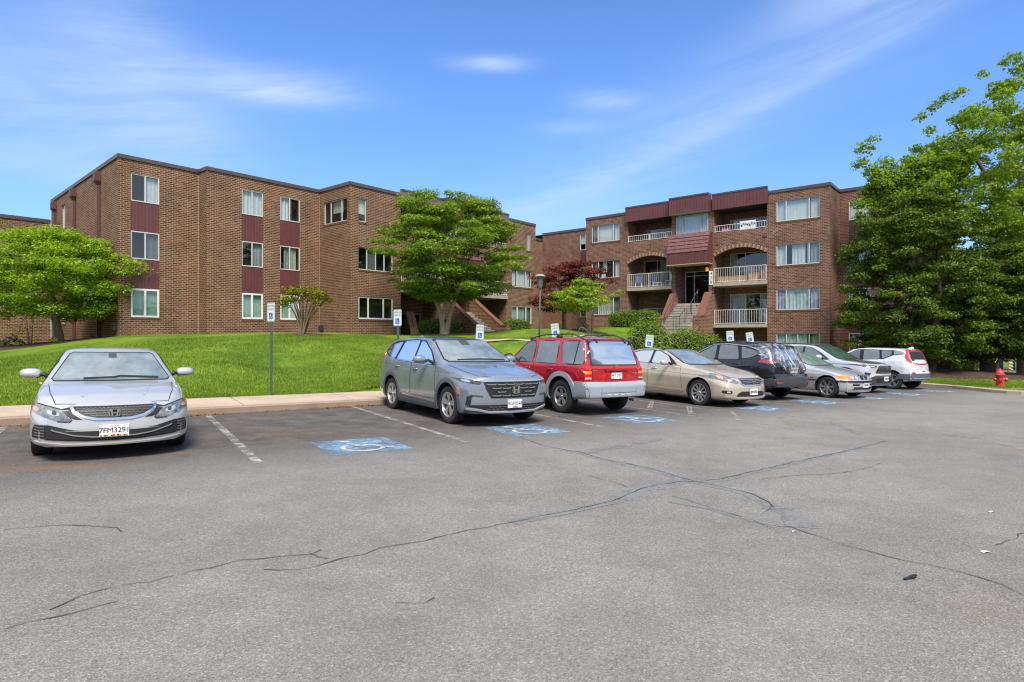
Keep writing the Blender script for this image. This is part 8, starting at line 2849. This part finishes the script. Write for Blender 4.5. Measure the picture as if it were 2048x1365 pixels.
# ------------------------------------------------------------------ older silver sedan with twin oval grilles
def older_sedan():
    sp = dict(L=4.47, W=1.74, wb=2.725, foh=.745, wr=.318, paint=P_SILVERB,
              top=[(0, .66), (.03, .70), (.12, .725), (.5, .83), (.95, .91), (1.22, .955), (1.34, .985), (2.08, 1.36), (2.3, 1.398), (2.65, 1.415), (3.0, 1.40), (3.35, 1.32), (3.85, 1.06), (4.0, 1.03), (4.4, 1.01), (4.45, .95)],
              belt=[(0, .62), (.15, .66), (.6, .78), (1.2, .865), (2.2, .90), (3.6, .935), (4.2, .95), (4.45, .90)],
              bot=[(0, .205), (.4, .195), (1, .20), (3.5, .20), (4.1, .23), (4.47, .32)],
              wid=[(0, .74), (.08, .785), (.30, .84), (.8, .868), (3.7, .868), (4.2, .835), (4.47, .75)],
              front=[(.2, .05), (.3, .01), (.40, .0), (.54, .0), (.58, .05), (.70, .085)], rear=[(.3, .03), (.6, 0), (.9, .03)], kf=.24, tum=.46, wbelt=.055)
    c = Car('parked_car', 'older silver sedan with amber corner lamps and twin rounded grilles', 'car', sp, 19.25, 10.05, 'front_axle', True, 0)
    c.patch('windshield', 'front', [(-.66, .985), (.66, .985), (.69, 1.01), (.55, 1.345), (.50, 1.368), (-.50, 1.368), (-.55, 1.345), (-.69, 1.01)], M_GREENGL, .008, False, 14, 24)
    c.ribbon('windshield_seal', 'front', [(0, .975), (.68, .98), (.71, 1.01), (.562, 1.355), (.50, 1.382), (0, 1.386)], .022, M_BLKPL, .007)
    dlo = [(1.58, .935), (2.5, .945), (3.4, .965), (3.62, .99), (3.35, 1.22), (3.0, 1.325), (2.6, 1.35), (2.3, 1.325), (1.95, 1.17)]
    c.glasshouse(dlo, [[(1.70, .95), (2.44, .96), (2.42, 1.33), (2.3, 1.312), (1.98, 1.16)], [(2.52, .96), (3.30, .98), (3.2, 1.24), (2.95, 1.32), (2.52, 1.335)]], None)
    c.ribbon('rub_strip', 'side', [(.55, .535), (1.35, .54)], .020, M_BLKPL, .012)
    c.ribbon('rub_strip', 'side', [(1.42, .54), (3.4, .56)], .028, P_SILVERB, .012)
    c.ribbon('body_crease', 'side', [(.45, .70), (2.2, .75), (4.2, .79)], .02, P_SILVERB, .008)
    c.ribbon('bonnet_seam', 'top', [(.10, .42), (.22, .60), (.6, .70), (1.18, .735)], .010, M_BLKPL, .002)
    c.ribbon('bonnet_crease', 'top', [(.15, .28), (1.15, .45)], .03, P_SILVERB, .006)
    c.door([(1.40, .28), (2.47, .27), (2.50, .94), (1.50, .93)], 2.32, .80)
    c.door([(2.51, .27), (3.15, .30), (3.28, .60), (3.45, .75), (3.50, .965), (2.54, .945)], 3.28, .825)
    c.patch('side_marker', 'side', [(1.16, .60), (1.26, .605), (1.26, .63), (1.16, .625)], M_REDLENS, .008, True, 3, 4)
    for s in (1,):
        c.patch('grille', 'front', [(.03, .68), (.10, .695), (.18, .685), (.20, .63), (.17, .575), (.08, .565), (.03, .585)], M_BLKPL, .010, True, 10, 8, round_=2)
    c.ribbon('grille_trim', 'front', chaikin([(.015, .70), (.11, .712), (.205, .70), (.222, .63), (.185, .56), (.07, .55), (.015, .57)], 2), .020, M_CHROME, .014, closed=True)
    c.patch('headlight', 'front', [(.27, .695), (.45, .70), (.66, .70), (.70, .66), (.69, .60), (.60, .585), (.32, .575), (.26, .60)], M_LAMP, .008, True, 10, 16, round_=1)
    for y in (.37, .53):
        c.patch('headlight_bulb', 'front', [(y + .058 * math.cos(a), .64 + .05 * math.sin(a)) for a in np.linspace(0, 2 * math.pi, 14, endpoint=False)], M_LAMP_B, .013, True, 6, 6)
    c.patch('turn_signal', 'front', [(.69, .70), (.79, .70), (.80, .64), (.77, .60), (.70, .595)], M_AMBER, .010, True, 8, 8)
    c.patch('turn_signal', 'side', [(.10, .59), (.24, .60), (.42, .64), (.46, .68), (.40, .705), (.14, .69)], M_AMBER, .010, True, 8, 8, round_=1)
    c.ribbon('bumper_strip', 'front', [(0, .515), (.45, .515), (.78, .525)], .045, M_BLKPL, .014)
    c.ribbon('bumper_strip', 'side', [(.08, .52), (.46, .53)], .04, M_BLKPL, .012)
    c.ribbon('bumper_edge', 'front', [(0, .55), (.80, .56)], .02, P_SILVERB, .022)
    c.patch('lower_grille', 'front', [(0, .36), (.52, .36), (.58, .29), (0, .28)], M_BLKPL, .008, True, 5, 14)
    c.patch('lower_grille', 'front', [(.32, .455), (.58, .46), (.58, .405), (.32, .40)], M_BLKPL, .008, True, 5, 8)
    c.disc_emblem('front', 0, .735, .04, M_PLATE, M_BLUECL, 'quarters')
    c.plate('front', 0, .42, '', 'plain', frame=True)
    c.mirrors(1.78, .985, .165, M_DKGREY, (.08, .115, .075))
    c.wheels(7, style='single', rim_r=.70, wspoke=.075)
    return c


M_GREENGL = car_glass('green_windshield_glass', (0.17, 0.245, 0.21), 0.16)


# ------------------------------------------------------------------ silver hybrid crossover with grey roof
def hybrid_crossover():
    sp = dict(L=4.60, W=1.855, wb=2.69, foh=.93, wr=.36, paint=P_SILVERR,
              top=[(0, .94), (.03, 1.0), (.12, 1.03), (.6, 1.09), (1.1, 1.135), (1.25, 1.17), (2.05, 1.60), (2.3, 1.66), (2.75, 1.695), (3.5, 1.68), (4.1, 1.61), (4.3, 1.55), (4.5, 1.15), (4.6, .98)],
              belt=[(0, .88), (.15, .95), (.6, 1.02), (1.25, 1.08), (2.5, 1.095), (3.5, 1.13), (4.2, 1.20), (4.6, .9)],
              bot=[(0, .27), (.5, .245), (1, .235), (3.6, .235), (4.2, .28), (4.6, .38)],
              wid=[(0, .80), (.08, .86), (.3, .91), (.8, .927), (3.8, .927), (4.3, .89), (4.6, .82)],
              front=[(.25, .05), (.4, .01), (.55, .0), (.70, .02), (.9, .01), (1.0, .05)], rear=[(.38, .03), (.6, 0), (1.1, .06)], kf=.30, kr=.16, tum=.36, wbelt=.055, gap=.06)
    c = Car('parked_car', 'light silver crossover with grey bonnet and roof behind the older silver sedan', 'car', sp, 22.35, 11.05, 'front_axle', True, 0)
    c.patch('roof_panel', 'top', [(2.12, -.52), (2.30, -.57), (3.9, -.56), (4.1, -.50), (4.1, .50), (3.9, .56), (2.30, .57), (2.12, .52)], M_GREYROOF, .006, False, 16, 20, edge=False)
    c.patch('bonnet', 'top', [(.14, -.30), (.20, -.50), (.40, -.66), (1.16, -.74), (1.16, .74), (.40, .66), (.20, .50), (.14, .30)], M_GREYROOF, .006, False, 18, 16, edge=False)
    c.patch('windshield', 'front', [(-.70, 1.165), (.70, 1.165), (.735, 1.20), (.60, 1.575), (.54, 1.60), (-.54, 1.60), (-.60, 1.575), (-.735, 1.20)], M_GREENGL2, .008, False, 14, 24)
    c.ribbon('windshield_seal', 'front', [(0, 1.155), (.72, 1.16), (.755, 1.20), (.61, 1.588), (.54, 1.613), (0, 1.618)], .022, M_BLKPL, .007)
    dlo = [(1.52, 1.115), (2.5, 1.12), (3.5, 1.15), (4.0, 1.24), (4.05, 1.36), (3.7, 1.53), (2.75, 1.60), (2.30, 1.57), (1.85, 1.35)]
    c.glasshouse(dlo, [[(1.65, 1.13), (2.52, 1.135), (2.50, 1.58), (2.32, 1.555), (1.92, 1.35)], [(2.60, 1.135), (3.44, 1.16), (3.30, 1.545), (2.75, 1.585), (2.58, 1.585)], [(3.52, 1.175), (3.92, 1.25), (3.95, 1.35), (3.42, 1.53)]], None)
    c.arch_trim(M_BLKPL, .085, .014)
    c.patch('sill_cladding', 'side', [(1.35, .25), (3.2, .25), (3.2, .38), (1.35, .38)], M_BLKPL, .014, True, 6, 16)
    c.door([(1.38, .40), (2.53, .41), (2.56, 1.105), (1.50, 1.095)], 2.36, .99)
    c.door([(2.57, .41), (3.06, .43), (3.25, .75), (3.48, .90), (3.53, 1.14), (2.60, 1.11)], 3.32, 1.01)
    c.patch('grille', 'front', [(-.40, .95), (.40, .95), (.54, .73), (.50, .69), (-.50, .69), (-.54, .73)], M_BLKPL, .010, False, 10, 24)
    for row in range(5):
        z = .725 + row * .045
        for k in range(-6, 7):
            y = k * .075 + (.037 if row % 2 else 0)
            if abs(y) > .50 - row * .028: continue
            c.ribbon('grille_bar', 'front', [(y - .026, z), (y + .026, z)], .010, M_BARGREY, .018, False)
    c.patch('headlight', 'front', [(.47, .955), (.50, .90), (.68, .885), (.84, .92), (.90, .985), (.84, 1.0), (.66, .965)], M_LAMP_D, .008, True, 8, 16)
    c.patch('headlight_bulb', 'front', [(.58, .935), (.60, .905), (.72, .905), (.72, .94)], M_LAMP_B, .012, True, 5, 8)
    c.patch('turn_signal', 'side', [(.38, .95), (.56, .985), (.60, 1.01), (.42, .985)], M_REDLENS2, .01, True, 5, 6)
    c.patch('front_skirt', 'front', [(0, .62), (.54, .62), (.74, .54), (.86, .42), (.86, .30), (0, .28)], M_DKGREY, .012, True, 10, 20)
    c.patch('lower_grille', 'front', [(0, .55), (.46, .55), (.56, .47), (.52, .38), (0, .37)], M_BLKPL, .018, True, 8, 16)
    c.ribbon('bumper_lip', 'front', [(0, .315), (.60, .325)], .05, M_CLAD_DARK, .026)
    c.patch('corner_intake', 'front', [(.70, .70), (.84, .73), (.86, .66), (.76, .61)], M_BLKPL, .01, True, 6, 8)
    c.disc_emblem('front', 0, .90, .085, M_CHROME, M_BLKPL, 'ovals')
    c.plate('front', .0, .50, '', 'plain')
    c.mirrors(1.78, 1.19, .19, P_SILVERR, (.10, .13, .088))
    c.wheels(5, style='double', rim_r=.68)
    for s in (1, -1):
        mb = MB()
        pts = [(c.X(d), s * .60, c.bvh.ray_cast(Vector((c.X(d), s * .60, 5)), Vector((0, 0, -1)))[0].z + o) for d, o in ((2.2, .0), (2.35, .035), (3.2, .04), (3.85, .035), (4.0, 0))]
        mb.tube(pts, .018, 8); mb.build('roof_rail', M_DKGREY, c.root, smooth=True)
    return c


M_GREENGL2 = car_glass('deep_green_windshield', (0.045, 0.095, 0.072), 0.12)
M_REDLENS2 = pmat('faded_red_lens', (0.50, 0.16, 0.16), 0.2, coat=1.0)


# ------------------------------------------------------------------ boxy pearl hatchback
def boxy_hatch():
    sp = dict(L=4.195, W=1.80, wb=2.60, foh=.85, wr=.335, paint=P_WHITE,
              top=[(0, .92), (.05, .98), (.15, 1.01), (.9, 1.09), (1.15, 1.12), (1.25, 1.15), (1.85, 1.52), (2.05, 1.565), (2.4, 1.595), (3.3, 1.59), (3.85, 1.56), (4.0, 1.525), (4.05, 1.42), (4.15, 1.05), (4.195, .95)],
              belt=[(0, .84), (.15, .93), (.6, 1.01), (1.2, 1.06), (2.6, 1.07), (3.3, 1.10), (4.0, 1.12), (4.195, .9)],
              bot=[(0, .24), (.5, .22), (1, .215), (3.2, .215), (3.7, .26), (4.195, .36)],
              wid=[(0, .78), (.10, .84), (.30, .885), (.8, .90), (3.5, .90), (3.95, .88), (4.195, .83)],
              front=[(.25, .04), (.5, .0), (.8, .0), (.95, .05)], rear=[(.34, .03), (.42, 0), (.66, .0), (.72, .05), (1.05, .08), (1.3, .13), (1.5, .18)], kf=.24, kr=.14, tum=.30, wbelt=.05, gap=.06)
    c = Car('parked_car', 'pearl white boxy hatchback with tall red tail lamps, last in the row', 'car', sp, 25.85, 11.1, 'rear_axle', False, 0)
    c.patch('windshield', 'front', [(-.68, 1.15), (.68, 1.15), (.60, 1.50), (-.60, 1.50)], M_WINDSH, .008, False, 10, 18, round_=1)
    dlo = [(1.42, 1.095), (2.9, 1.105), (3.15, 1.16), (3.45, 1.30), (3.97, 1.34), (3.95, 1.44), (3.4, 1.50), (2.4, 1.525), (2.1, 1.51), (1.82, 1.38)]
    c.glasshouse(dlo, [[(1.55, 1.11), (2.22, 1.115), (2.20, 1.505), (2.10, 1.495), (1.86, 1.38)], [(2.36, 1.115), (2.98, 1.12), (2.92, 1.495), (2.34, 1.51)], [(3.07, 1.15), (3.40, 1.31), (3.38, 1.475), (3.0, 1.49)]], None, .02, [M_SIDEGL, M_TINTR, M_TINTR])
    c.patch('rear_pillar', 'side', [(3.48, 1.325), (3.93, 1.35), (3.92, 1.43), (3.45, 1.47)], M_CLAD_MID, .007, True, 5, 8)
    # lamp frame round the rear glass
    c.patch('rear_window', 'rear', [(-.54, 1.10), (.54, 1.10), (.60, 1.20), (.52, 1.46), (-.52, 1.46), (-.60, 1.20)], M_BLKPL, .008, False, 12, 20)
    c.patch('tail_light', 'rear', [(.60, 1.03), (.72, 1.02), (.775, 1.10), (.765, 1.25), (.66, 1.50), (.56, 1.50), (.55, 1.46), (.655, 1.24), (.63, 1.13)], M_REDLENS, .012, True, 14, 12)
    c.ribbon('tail_light_bar', 'rear', [(-.56, 1.497), (.56, 1.497)], .050, M_REDLENS, .020, False)
    c.patch('hatch_panel', 'rear', [(-.40, 1.04), (-.30, 1.0), (.30, 1.0), (.40, 1.04), (.44, 1.14), (-.44, 1.14)], P_WHITE, .020, False, 8, 16)
    c.ribbon('tail_light_bar', 'rear', [(-.58, 1.01), (-.30, .975), (.30, .975), (.58, 1.01)], .03, M_REDLENS, .014, False)
    c.disc_emblem('rear', 0, 1.09, .048, M_DKGREY, M_CHROME, 'word')
    mb = MB()
    p, nn = c.hit('rear', 0, 1.25)
    c.ribbon('rear_wiper', 'rear', [(0, 1.15), (.02, 1.20), (.30, 1.25)], .018, M_BLKPL, .02, False)
    c.patch('bumper', 'rear', [(-.84, .38), (.84, .38), (.85, .62), (.60, .56), (-.60, .56), (-.85, .62)], M_CLAD_DARK2, .018, False, 10, 26)
    c.ribbon('bumper_trim', 'rear', [(-.70, .44), (.70, .44)], .025, M_CLAD_SILVER, .024, False)
    c.patch('bumper_reflector', 'rear', [(.58, .66), (.76, .68), (.77, .59), (.60, .58)], M_REDLENS3, .020, True, 6, 8, round_=1)
    c.patch('bumper', 'side', [(3.55, .40), (4.10, .40), (4.14, .62), (3.70, .60)], M_CLAD_DARK2, .016, True, 8, 12)
    c.patch('sill_cladding', 'side', [(1.25, .23), (3.0, .23), (3.0, .36), (1.25, .34)], M_CLAD_DARK2, .014, True, 6, 16)
    c.ribbon('fuel_seam', 'left', [(3.46 + .08 * math.cos(a), .96 + .08 * math.sin(a)) for a in np.linspace(0, 2 * math.pi, 16, endpoint=False)], .008, M_CLAD_MID, .003, False, closed=True)
    c.door([(1.28, .36), (2.27, .36), (2.29, 1.09), (1.40, 1.08)], 2.10, .96)
    c.door([(2.30, .36), (2.78, .38), (2.95, .70), (3.12, .85), (3.16, 1.14), (2.32, 1.095)], 3.0, .98)
    c.plate('rear', 0, .70, '', 'plain')
    c.mirrors(1.60, 1.18, .18, P_WHITE, (.09, .125, .085))
    c.wheels(5, style='double', rim_r=.68)
    mb = MB(); mb.hexa([(c.X(3.60) + a, b, 1.555 + z) for a, b, z in ((0, -.03, 0), (0, .03, 0), (-.24, .03, 0), (-.24, -.03, 0), (-.16, -.008, .085), (-.16, .008, .085), (-.22, .008, .08), (-.22, -.008, .08))]); mb.build('roof_antenna', M_PLATE, c.root)
    return c


M_CLAD_DARK2 = pmat('slate_cladding', (0.085, 0.095, 0.115), 0.5, var=0.08)
M_REDLENS3 = pmat('dull_red_lens', (0.32, 0.05, 0.05), 0.3)

for fn in (silver_sedan, blue_crossover, red_wagon, beige_sedan, black_crossover, older_sedan, hybrid_crossover, boxy_hatch):
    fn()

# ================================================================== STREET FURNITURE AND SMALL THINGS
M_SIGN = pmat('sign_face', (0.62, 0.70, 0.66), 0.45, var=0.05)
M_SIGN_EDGE = pmat('sign_edge', (0.70, 0.72, 0.70), 0.4)
M_SIGN_GREEN = pmat('sign_green_ink', (0.03, 0.14, 0.10), 0.5)
M_SIGN_BLUE = pmat('sign_blue', (0.012, 0.10, 0.46), 0.4)
M_POST = pmat('green_grey_post', (0.070, 0.095, 0.088), 0.5, var=0.15)


def sign(px, Y, z0, z1, tilt, label, boldpost=.05):
    x = (px - 1024) * Y / 1200
    zb = lawn_z(x, Y)
    zb = max(zb, plane_z(x, Y) + .12)
    zm = (z0 + z1) / 2
    root = thing('parking_sign', label, 'sign', (x, Y, zb), R(-33.7), 'reserved parking signs along the lawn', world_geo=False)
    ct, st_ = math.cos(R(tilt)), math.sin(R(tilt))
    def tl(u, v, d):           # tilted about the foot of the post, facing local -Y
        return Vector((u * ct + v * st_, d, -u * st_ + v * ct))
    H = zm - zb
    mb = MB()
    for (a, b, d0, d1) in ((-.03, .03, .004, .010), (-.03, -.022, .010, .034), (.022, .03, .010, .034)):
        mb.hexa([tl(a, -.15, d0), tl(b, -.15, d0), tl(b, -.15, d1), tl(a, -.15, d1), tl(a, H + .20, d0), tl(b, H + .20, d0), tl(b, H + .20, d1), tl(a, H + .20, d1)])
    mb.build('post', M_POST, root)
    W2, H2 = .150, .228
    out = round_poly([(-W2, -H2), (W2, -H2), (W2, H2), (-W2, H2)], .045)
    mb = MB()
    mb.poly([tl(u, H + v, -.003) for u, v in out][::1], 0)
    o2 = out + [out[0]]
    mb.grid([[tl(u, H + v, -.003) for u, v in o2], [tl(u, H + v, .003) for u, v in o2]], 0)
    mb.poly([tl(u, H + v, .003) for u, v in out][::-1], 0)
    i2 = [(u * .94, v * .96) for u, v in o2]; i3 = [(u * .90, v * .935) for u, v in o2]
    mb.grid([[tl(u, H + v, -.0045) for u, v in i2], [tl(u, H + v, -.0045) for u, v in i3]], 1)
    add_text(mb, 'RESERVED', .058, lambda u, v: tl(u, H + .145 + v * 1.25, -.005), 1)
    add_text(mb, 'PARKING', .058, lambda u, v: tl(u, H + .065 + v * 1.25, -.005), 1)
    s = .150
    mb.poly([tl(a * s / 2, H - .095 + b * s / 2, -.005) for a, b in ((-1, -1), (1, -1), (1, 1), (-1, 1))], 2)
    for poly in SYM:
        mb.poly([tl((q[0] - .52) * s * .92, H - .095 + (q[1] - .5) * s * .92, -.008) for q in poly], 3)
    for v in (-.205, .205):
        mb.poly([tl(.008 * math.cos(a), H + v + .008 * math.sin(a), -.006) for a in np.linspace(0, 6.28, 9)[:-1]], 4)
    mb.build('sign_board', [M_SIGN, M_SIGN_GREEN, M_SIGN_BLUE, M_SIGN_EDGE, M_BLKPL], root)


sign(541, 14.6, 1.87, 2.33, 0.5, 'upright reserved parking sign on its own tall green post in the lawn')
sign(795, 16.6, 1.79, 2.25, 0, 'reserved parking sign standing above the rear of the blue grey crossover')
sign(956, 18.0, 1.40, 1.86, 3, 'reserved parking sign just above the roof of the blue grey crossover')
sign(1124, 19.9, 1.49, 1.95, -8, 'left-leaning reserved parking sign above the red wagon roof')
sign(1291, 21.9, 1.10, 1.56, 6, 'right-leaning reserved parking sign between the red wagon and the beige sedan')
sign(1465, 25.4, 1.26, 1.72, -3, 'nearly upright reserved parking sign above the black crossover')
sign(1512, 26.2, 1.22, 1.68, -8, 'leaning reserved parking sign under the lowest balcony')

# lamp post
M_LAMPGREY = pmat('grey_lamp_pole', (0.075, 0.08, 0.085), 0.5)
x, Y = 1.22, 27.0
zb = lawn_z(x, Y)
t = thing('lamp_post', 'slim dark lamp post with flat cap in front of the red maple', 'lamp post', (x, Y, zb))
mb = MB(); mb.tube([(x, Y, zb - .1), (x + .02, Y, zb + 1.2), (x + .05, Y, 3.66)], [.042, .036, .032], 10); mb.build('pole', M_LAMPGREY, t, smooth=True)
mb = MB(); mb.lathe([(0, 0), (.09, 0), (.15, .46), (.155, .50), (0, .50)], (x + .05, Y, 3.66), 16); mb.build('lantern', pmat('lamp_body', (0.10, 0.11, 0.12), .5), t, smooth=True, angle=.6)
mb = MB(); mb.lathe([(0, 0), (.24, 0), (.25, .03), (.16, .09), (0, .10)], (x + .05, Y, 4.165), 20); mb.build('cap', pmat('lamp_cap', (0.34, 0.36, 0.33), .5), t, smooth=True, angle=.6)

# handrails down the courtyard steps
M_GREYRAIL = pmat('worn_grey_rail', (0.14, 0.138, 0.13), 0.5, metal=0.3)
for k, (pix, mt, nm, Yd) in enumerate((([(1118, 688), (1116, 676), (1111, 671), (1111, 661), (1122, 659)], M_BLACK_IRON, 'small bent dark handrail left of the leaning sign', 24.5), ([(1140, 688), (1147, 668), (1135, 666)], M_BLACK_IRON, 'low dark handrail right of the leaning sign', 24.5),
                                        ([(1163, 690), (1164, 676), (1157, 671), (1158, 657), (1166, 654), (1184, 672), (1186, 690)], M_GREYRAIL, 'grey sloping handrail above the red wagon', 25.0),
                                        ([(1252, 694), (1254, 675), (1266, 672), (1283, 684), (1305, 702)], M_GREYRAIL, 'grey handrail sloping behind the right-leaning sign', 25.5), ([(1322, 700), (1326, 676), (1334, 673), (1346, 684), (1362, 700)], M_GREYRAIL, 'grey handrail at the lower entrance stair', 27.0))):
    pts = [PT(a, b, Yd) for a, b in pix]
    mb = MB(); q = chaikin([tuple(p) for p in pts], 1, closed=False); mb.tube(q, .017, 8)
    lowest = pts[0]
    mb.tube([lowest, (lowest.x, lowest.y, lawn_z(lowest.x, lowest.y) - .1)], .022, 8)
    e = pts[-1]
    if pix[-1][1] > 680: mb.tube([e, (e.x, e.y, lawn_z(e.x, e.y) - .1)], .022, 8)
    tag(mb.build('handrail', mt, smooth=True), nm, 'handrail', 'courtyard handrails')

# hydrant
x, Y = 19.55, 24.05
zb = lawn_z(x, Y)
M_HYD = pmat('hydrant_red', (0.50, 0.030, 0.035), 0.4, var=0.12, vscale=14)
t = thing('fire_hydrant', 'red fire hydrant on the grass at the right kerb', 'hydrant', (x, Y, zb))
mb = MB(); mb.lathe([(0, 0), (.17, 0), (.17, .05), (.12, .06), (.115, .42), (.155, .43), (.155, .47), (.0, .47)], (x, Y, zb), 22); mb.build('barrel', M_HYD, t, smooth=True, angle=.6)
mb = MB(); mb.lathe([(.175, .471), (.18, .50), (.15, .52), (.135, .60), (.085, .68), (.04, .70), (.035, .755), (0, .755)], (x, Y, zb), 22); mb.build('bonnet', M_HYD, t, smooth=True, angle=.6)
for a, rr, ln in ((R(-20), .075, .24), (R(160), .055, .19), (R(-110), .055, .19)):
    d = Vector((math.cos(a), math.sin(a), 0)); c = Vector((x, Y, zb + .30))
    mb = MB(); mb.tube([c + d * .08, c + d * (ln - .07), c + d * (ln - .069), c + d * ln], [rr * .8, rr * .8, rr * 1.15, rr * 1.1], 12); mb.tube([c + d * ln, c + d * (ln + .03)], [.022, .02], 6)
    mb.build('nozzle', M_HYD, t, smooth=True, angle=.7)

# playground
M_PBLUE = pmat('play_blue', (0.015, 0.06, 0.32), 0.4)
M_PCREAM = pmat('play_cream', (0.72, 0.62, 0.44), 0.5)
M_PYEL = pmat('play_yellow', (0.66, 0.50, 0.05), 0.5)
Yd = 47.0
def PX(px, Y=Yd): return (px - 1024) * Y / 1200
drape([(PX(1970, 46), 46), (PX(2060, 44.5), 44.5), (PX(2150, 47), 47), (PX(2150, 54), 54), (PX(2050, 55), 55), (PX(1965, 51), 51)], 'playground_surface', pmat('play_mulch', (0.13, 0.07, 0.05), .95, var=.3), 'reddish brown playground surface at the right edge', 'playground surface', .05)
gz_ = lawn_z(PX(2015), Yd)
t = thing('play_structure', 'blue and cream climbing frame beyond the hydrant', 'play structure', (PX(2015), Yd, gz_))
for px, dy in ((2001, 0), (2028, 0), (2037, 1.6), (2008, 1.8), (2062, .2), (2075, 1.8)):
    mb = MB(); mb.tube([(PX(px), Yd + dy, gz_ - .2), (PX(px), Yd + dy, gz_ + 2.9)], .085, 12); mb.build('post', M_PBLUE, t, smooth=True)
for a, b in ((2003, 2011), (2020, 2027)):
    mb = MB()
    q = round_poly([(PX(a), .55), (PX(b), .55), (PX(b), 1.75), (PX(a), 1.75)], .1); q.append(q[0])
    mb.tube([(u, Yd - .05, gz_ + v + .5) for u, v in q], .03, 6)
    for f in (.35, .65): mb.tube([(PX(a + (b - a) * f), Yd - .05, gz_ + 1.1), (PX(a + (b - a) * f), Yd - .05, gz_ + 2.2)], .02, 6)
    mb.build('barrier', M_PCREAM, t)
mb = MB(); mb.tube([(PX(2015 + 3.2 * math.sin(k * 1.05)), Yd - .3 + .15 * math.cos(k * 1.05), gz_ + .04 * k) for k in range(52)], .045, 6); mb.build('spiral_climber', M_PCREAM, t, smooth=True)
mb = MB(); mb.box((PX(2046), Yd + .9, gz_ + 1.05), (2.1, 1.8, .08)); mb.build('deck', M_BLKPL, t)
mb = MB()
for z in (.55, 1.0): mb.tube([(PX(2031), Yd + .1, gz_ + z + .45), (PX(2062), Yd + .1, gz_ + z + .45)], .035, 6)
for k in range(6): mb.tube([(PX(2031 + 6 * k), Yd + .1, gz_ + 1.0), (PX(2031 + 6 * k), Yd + .1, gz_ + 1.45)], .03, 6)
mb.build('rail', M_PCREAM, t)
t = thing('exercise_bar', 'yellow low bar frame left of the blue climbing frame', 'bar', (PX(1985), Yd, lawn_z(PX(1985), Yd)))
zz = lawn_z(PX(1985), Yd)
for a, b in (((1973, 1.35), (2001, 1.35)), ((1981, 0), (1981, 1.35)), ((1974, .5), (1974, 1.35)), ((1986, .45), (2001, 1.2))):
    mb = MB(); mb.tube([(PX(a[0]), Yd, zz + a[1]), (PX(b[0]), Yd, zz + b[1])], .06, 8); mb.build('bar', M_PYEL, t)

# scraps on the asphalt
x, y = GP(1820, 1160); z = plane_z(x, y)
mb = MB()
for k, (dx, dy, a) in enumerate(((0, 0, .3), (.03, .025, .5))): mb.tube([(x + dx - 0.05 * math.cos(a), y + dy - 0.05 * math.sin(a), z + .012), (x + dx, y + dy, z + .018), (x + dx + 0.05 * math.cos(a), y + dy + 0.05 * math.sin(a), z + .012)], .008, 6)
tag(mb.build('plastic_scrap', M_BLKPL), 'broken scrap of black plastic lying on the asphalt at the right', 'litter')
for px, py, s, nm in ((1984, 1026, .028, 'small white paper scrap near the right edge of the asphalt'), (1972, 1106, .036, 'flat white paper scrap closer to the camera at the right'), (1588, 1065, .016, 'tiny white scrap by the crossing crack')):
    x, y = GP(px, py); z = plane_z(x, y)
    mb = MB(); mb.grid([[(x - s, y - s * .5, z + .006), (x, y - s * .4, z + .014), (x + s, y - s * .5, z + .007)], [(x - s * .9, y + s * .5, z + .007), (x, y + s * .4, z + .016), (x + s * .8, y + s * .5, z + .006)]])
    tag(mb.build('paper_scrap', M_PLATE), nm, 'litter')
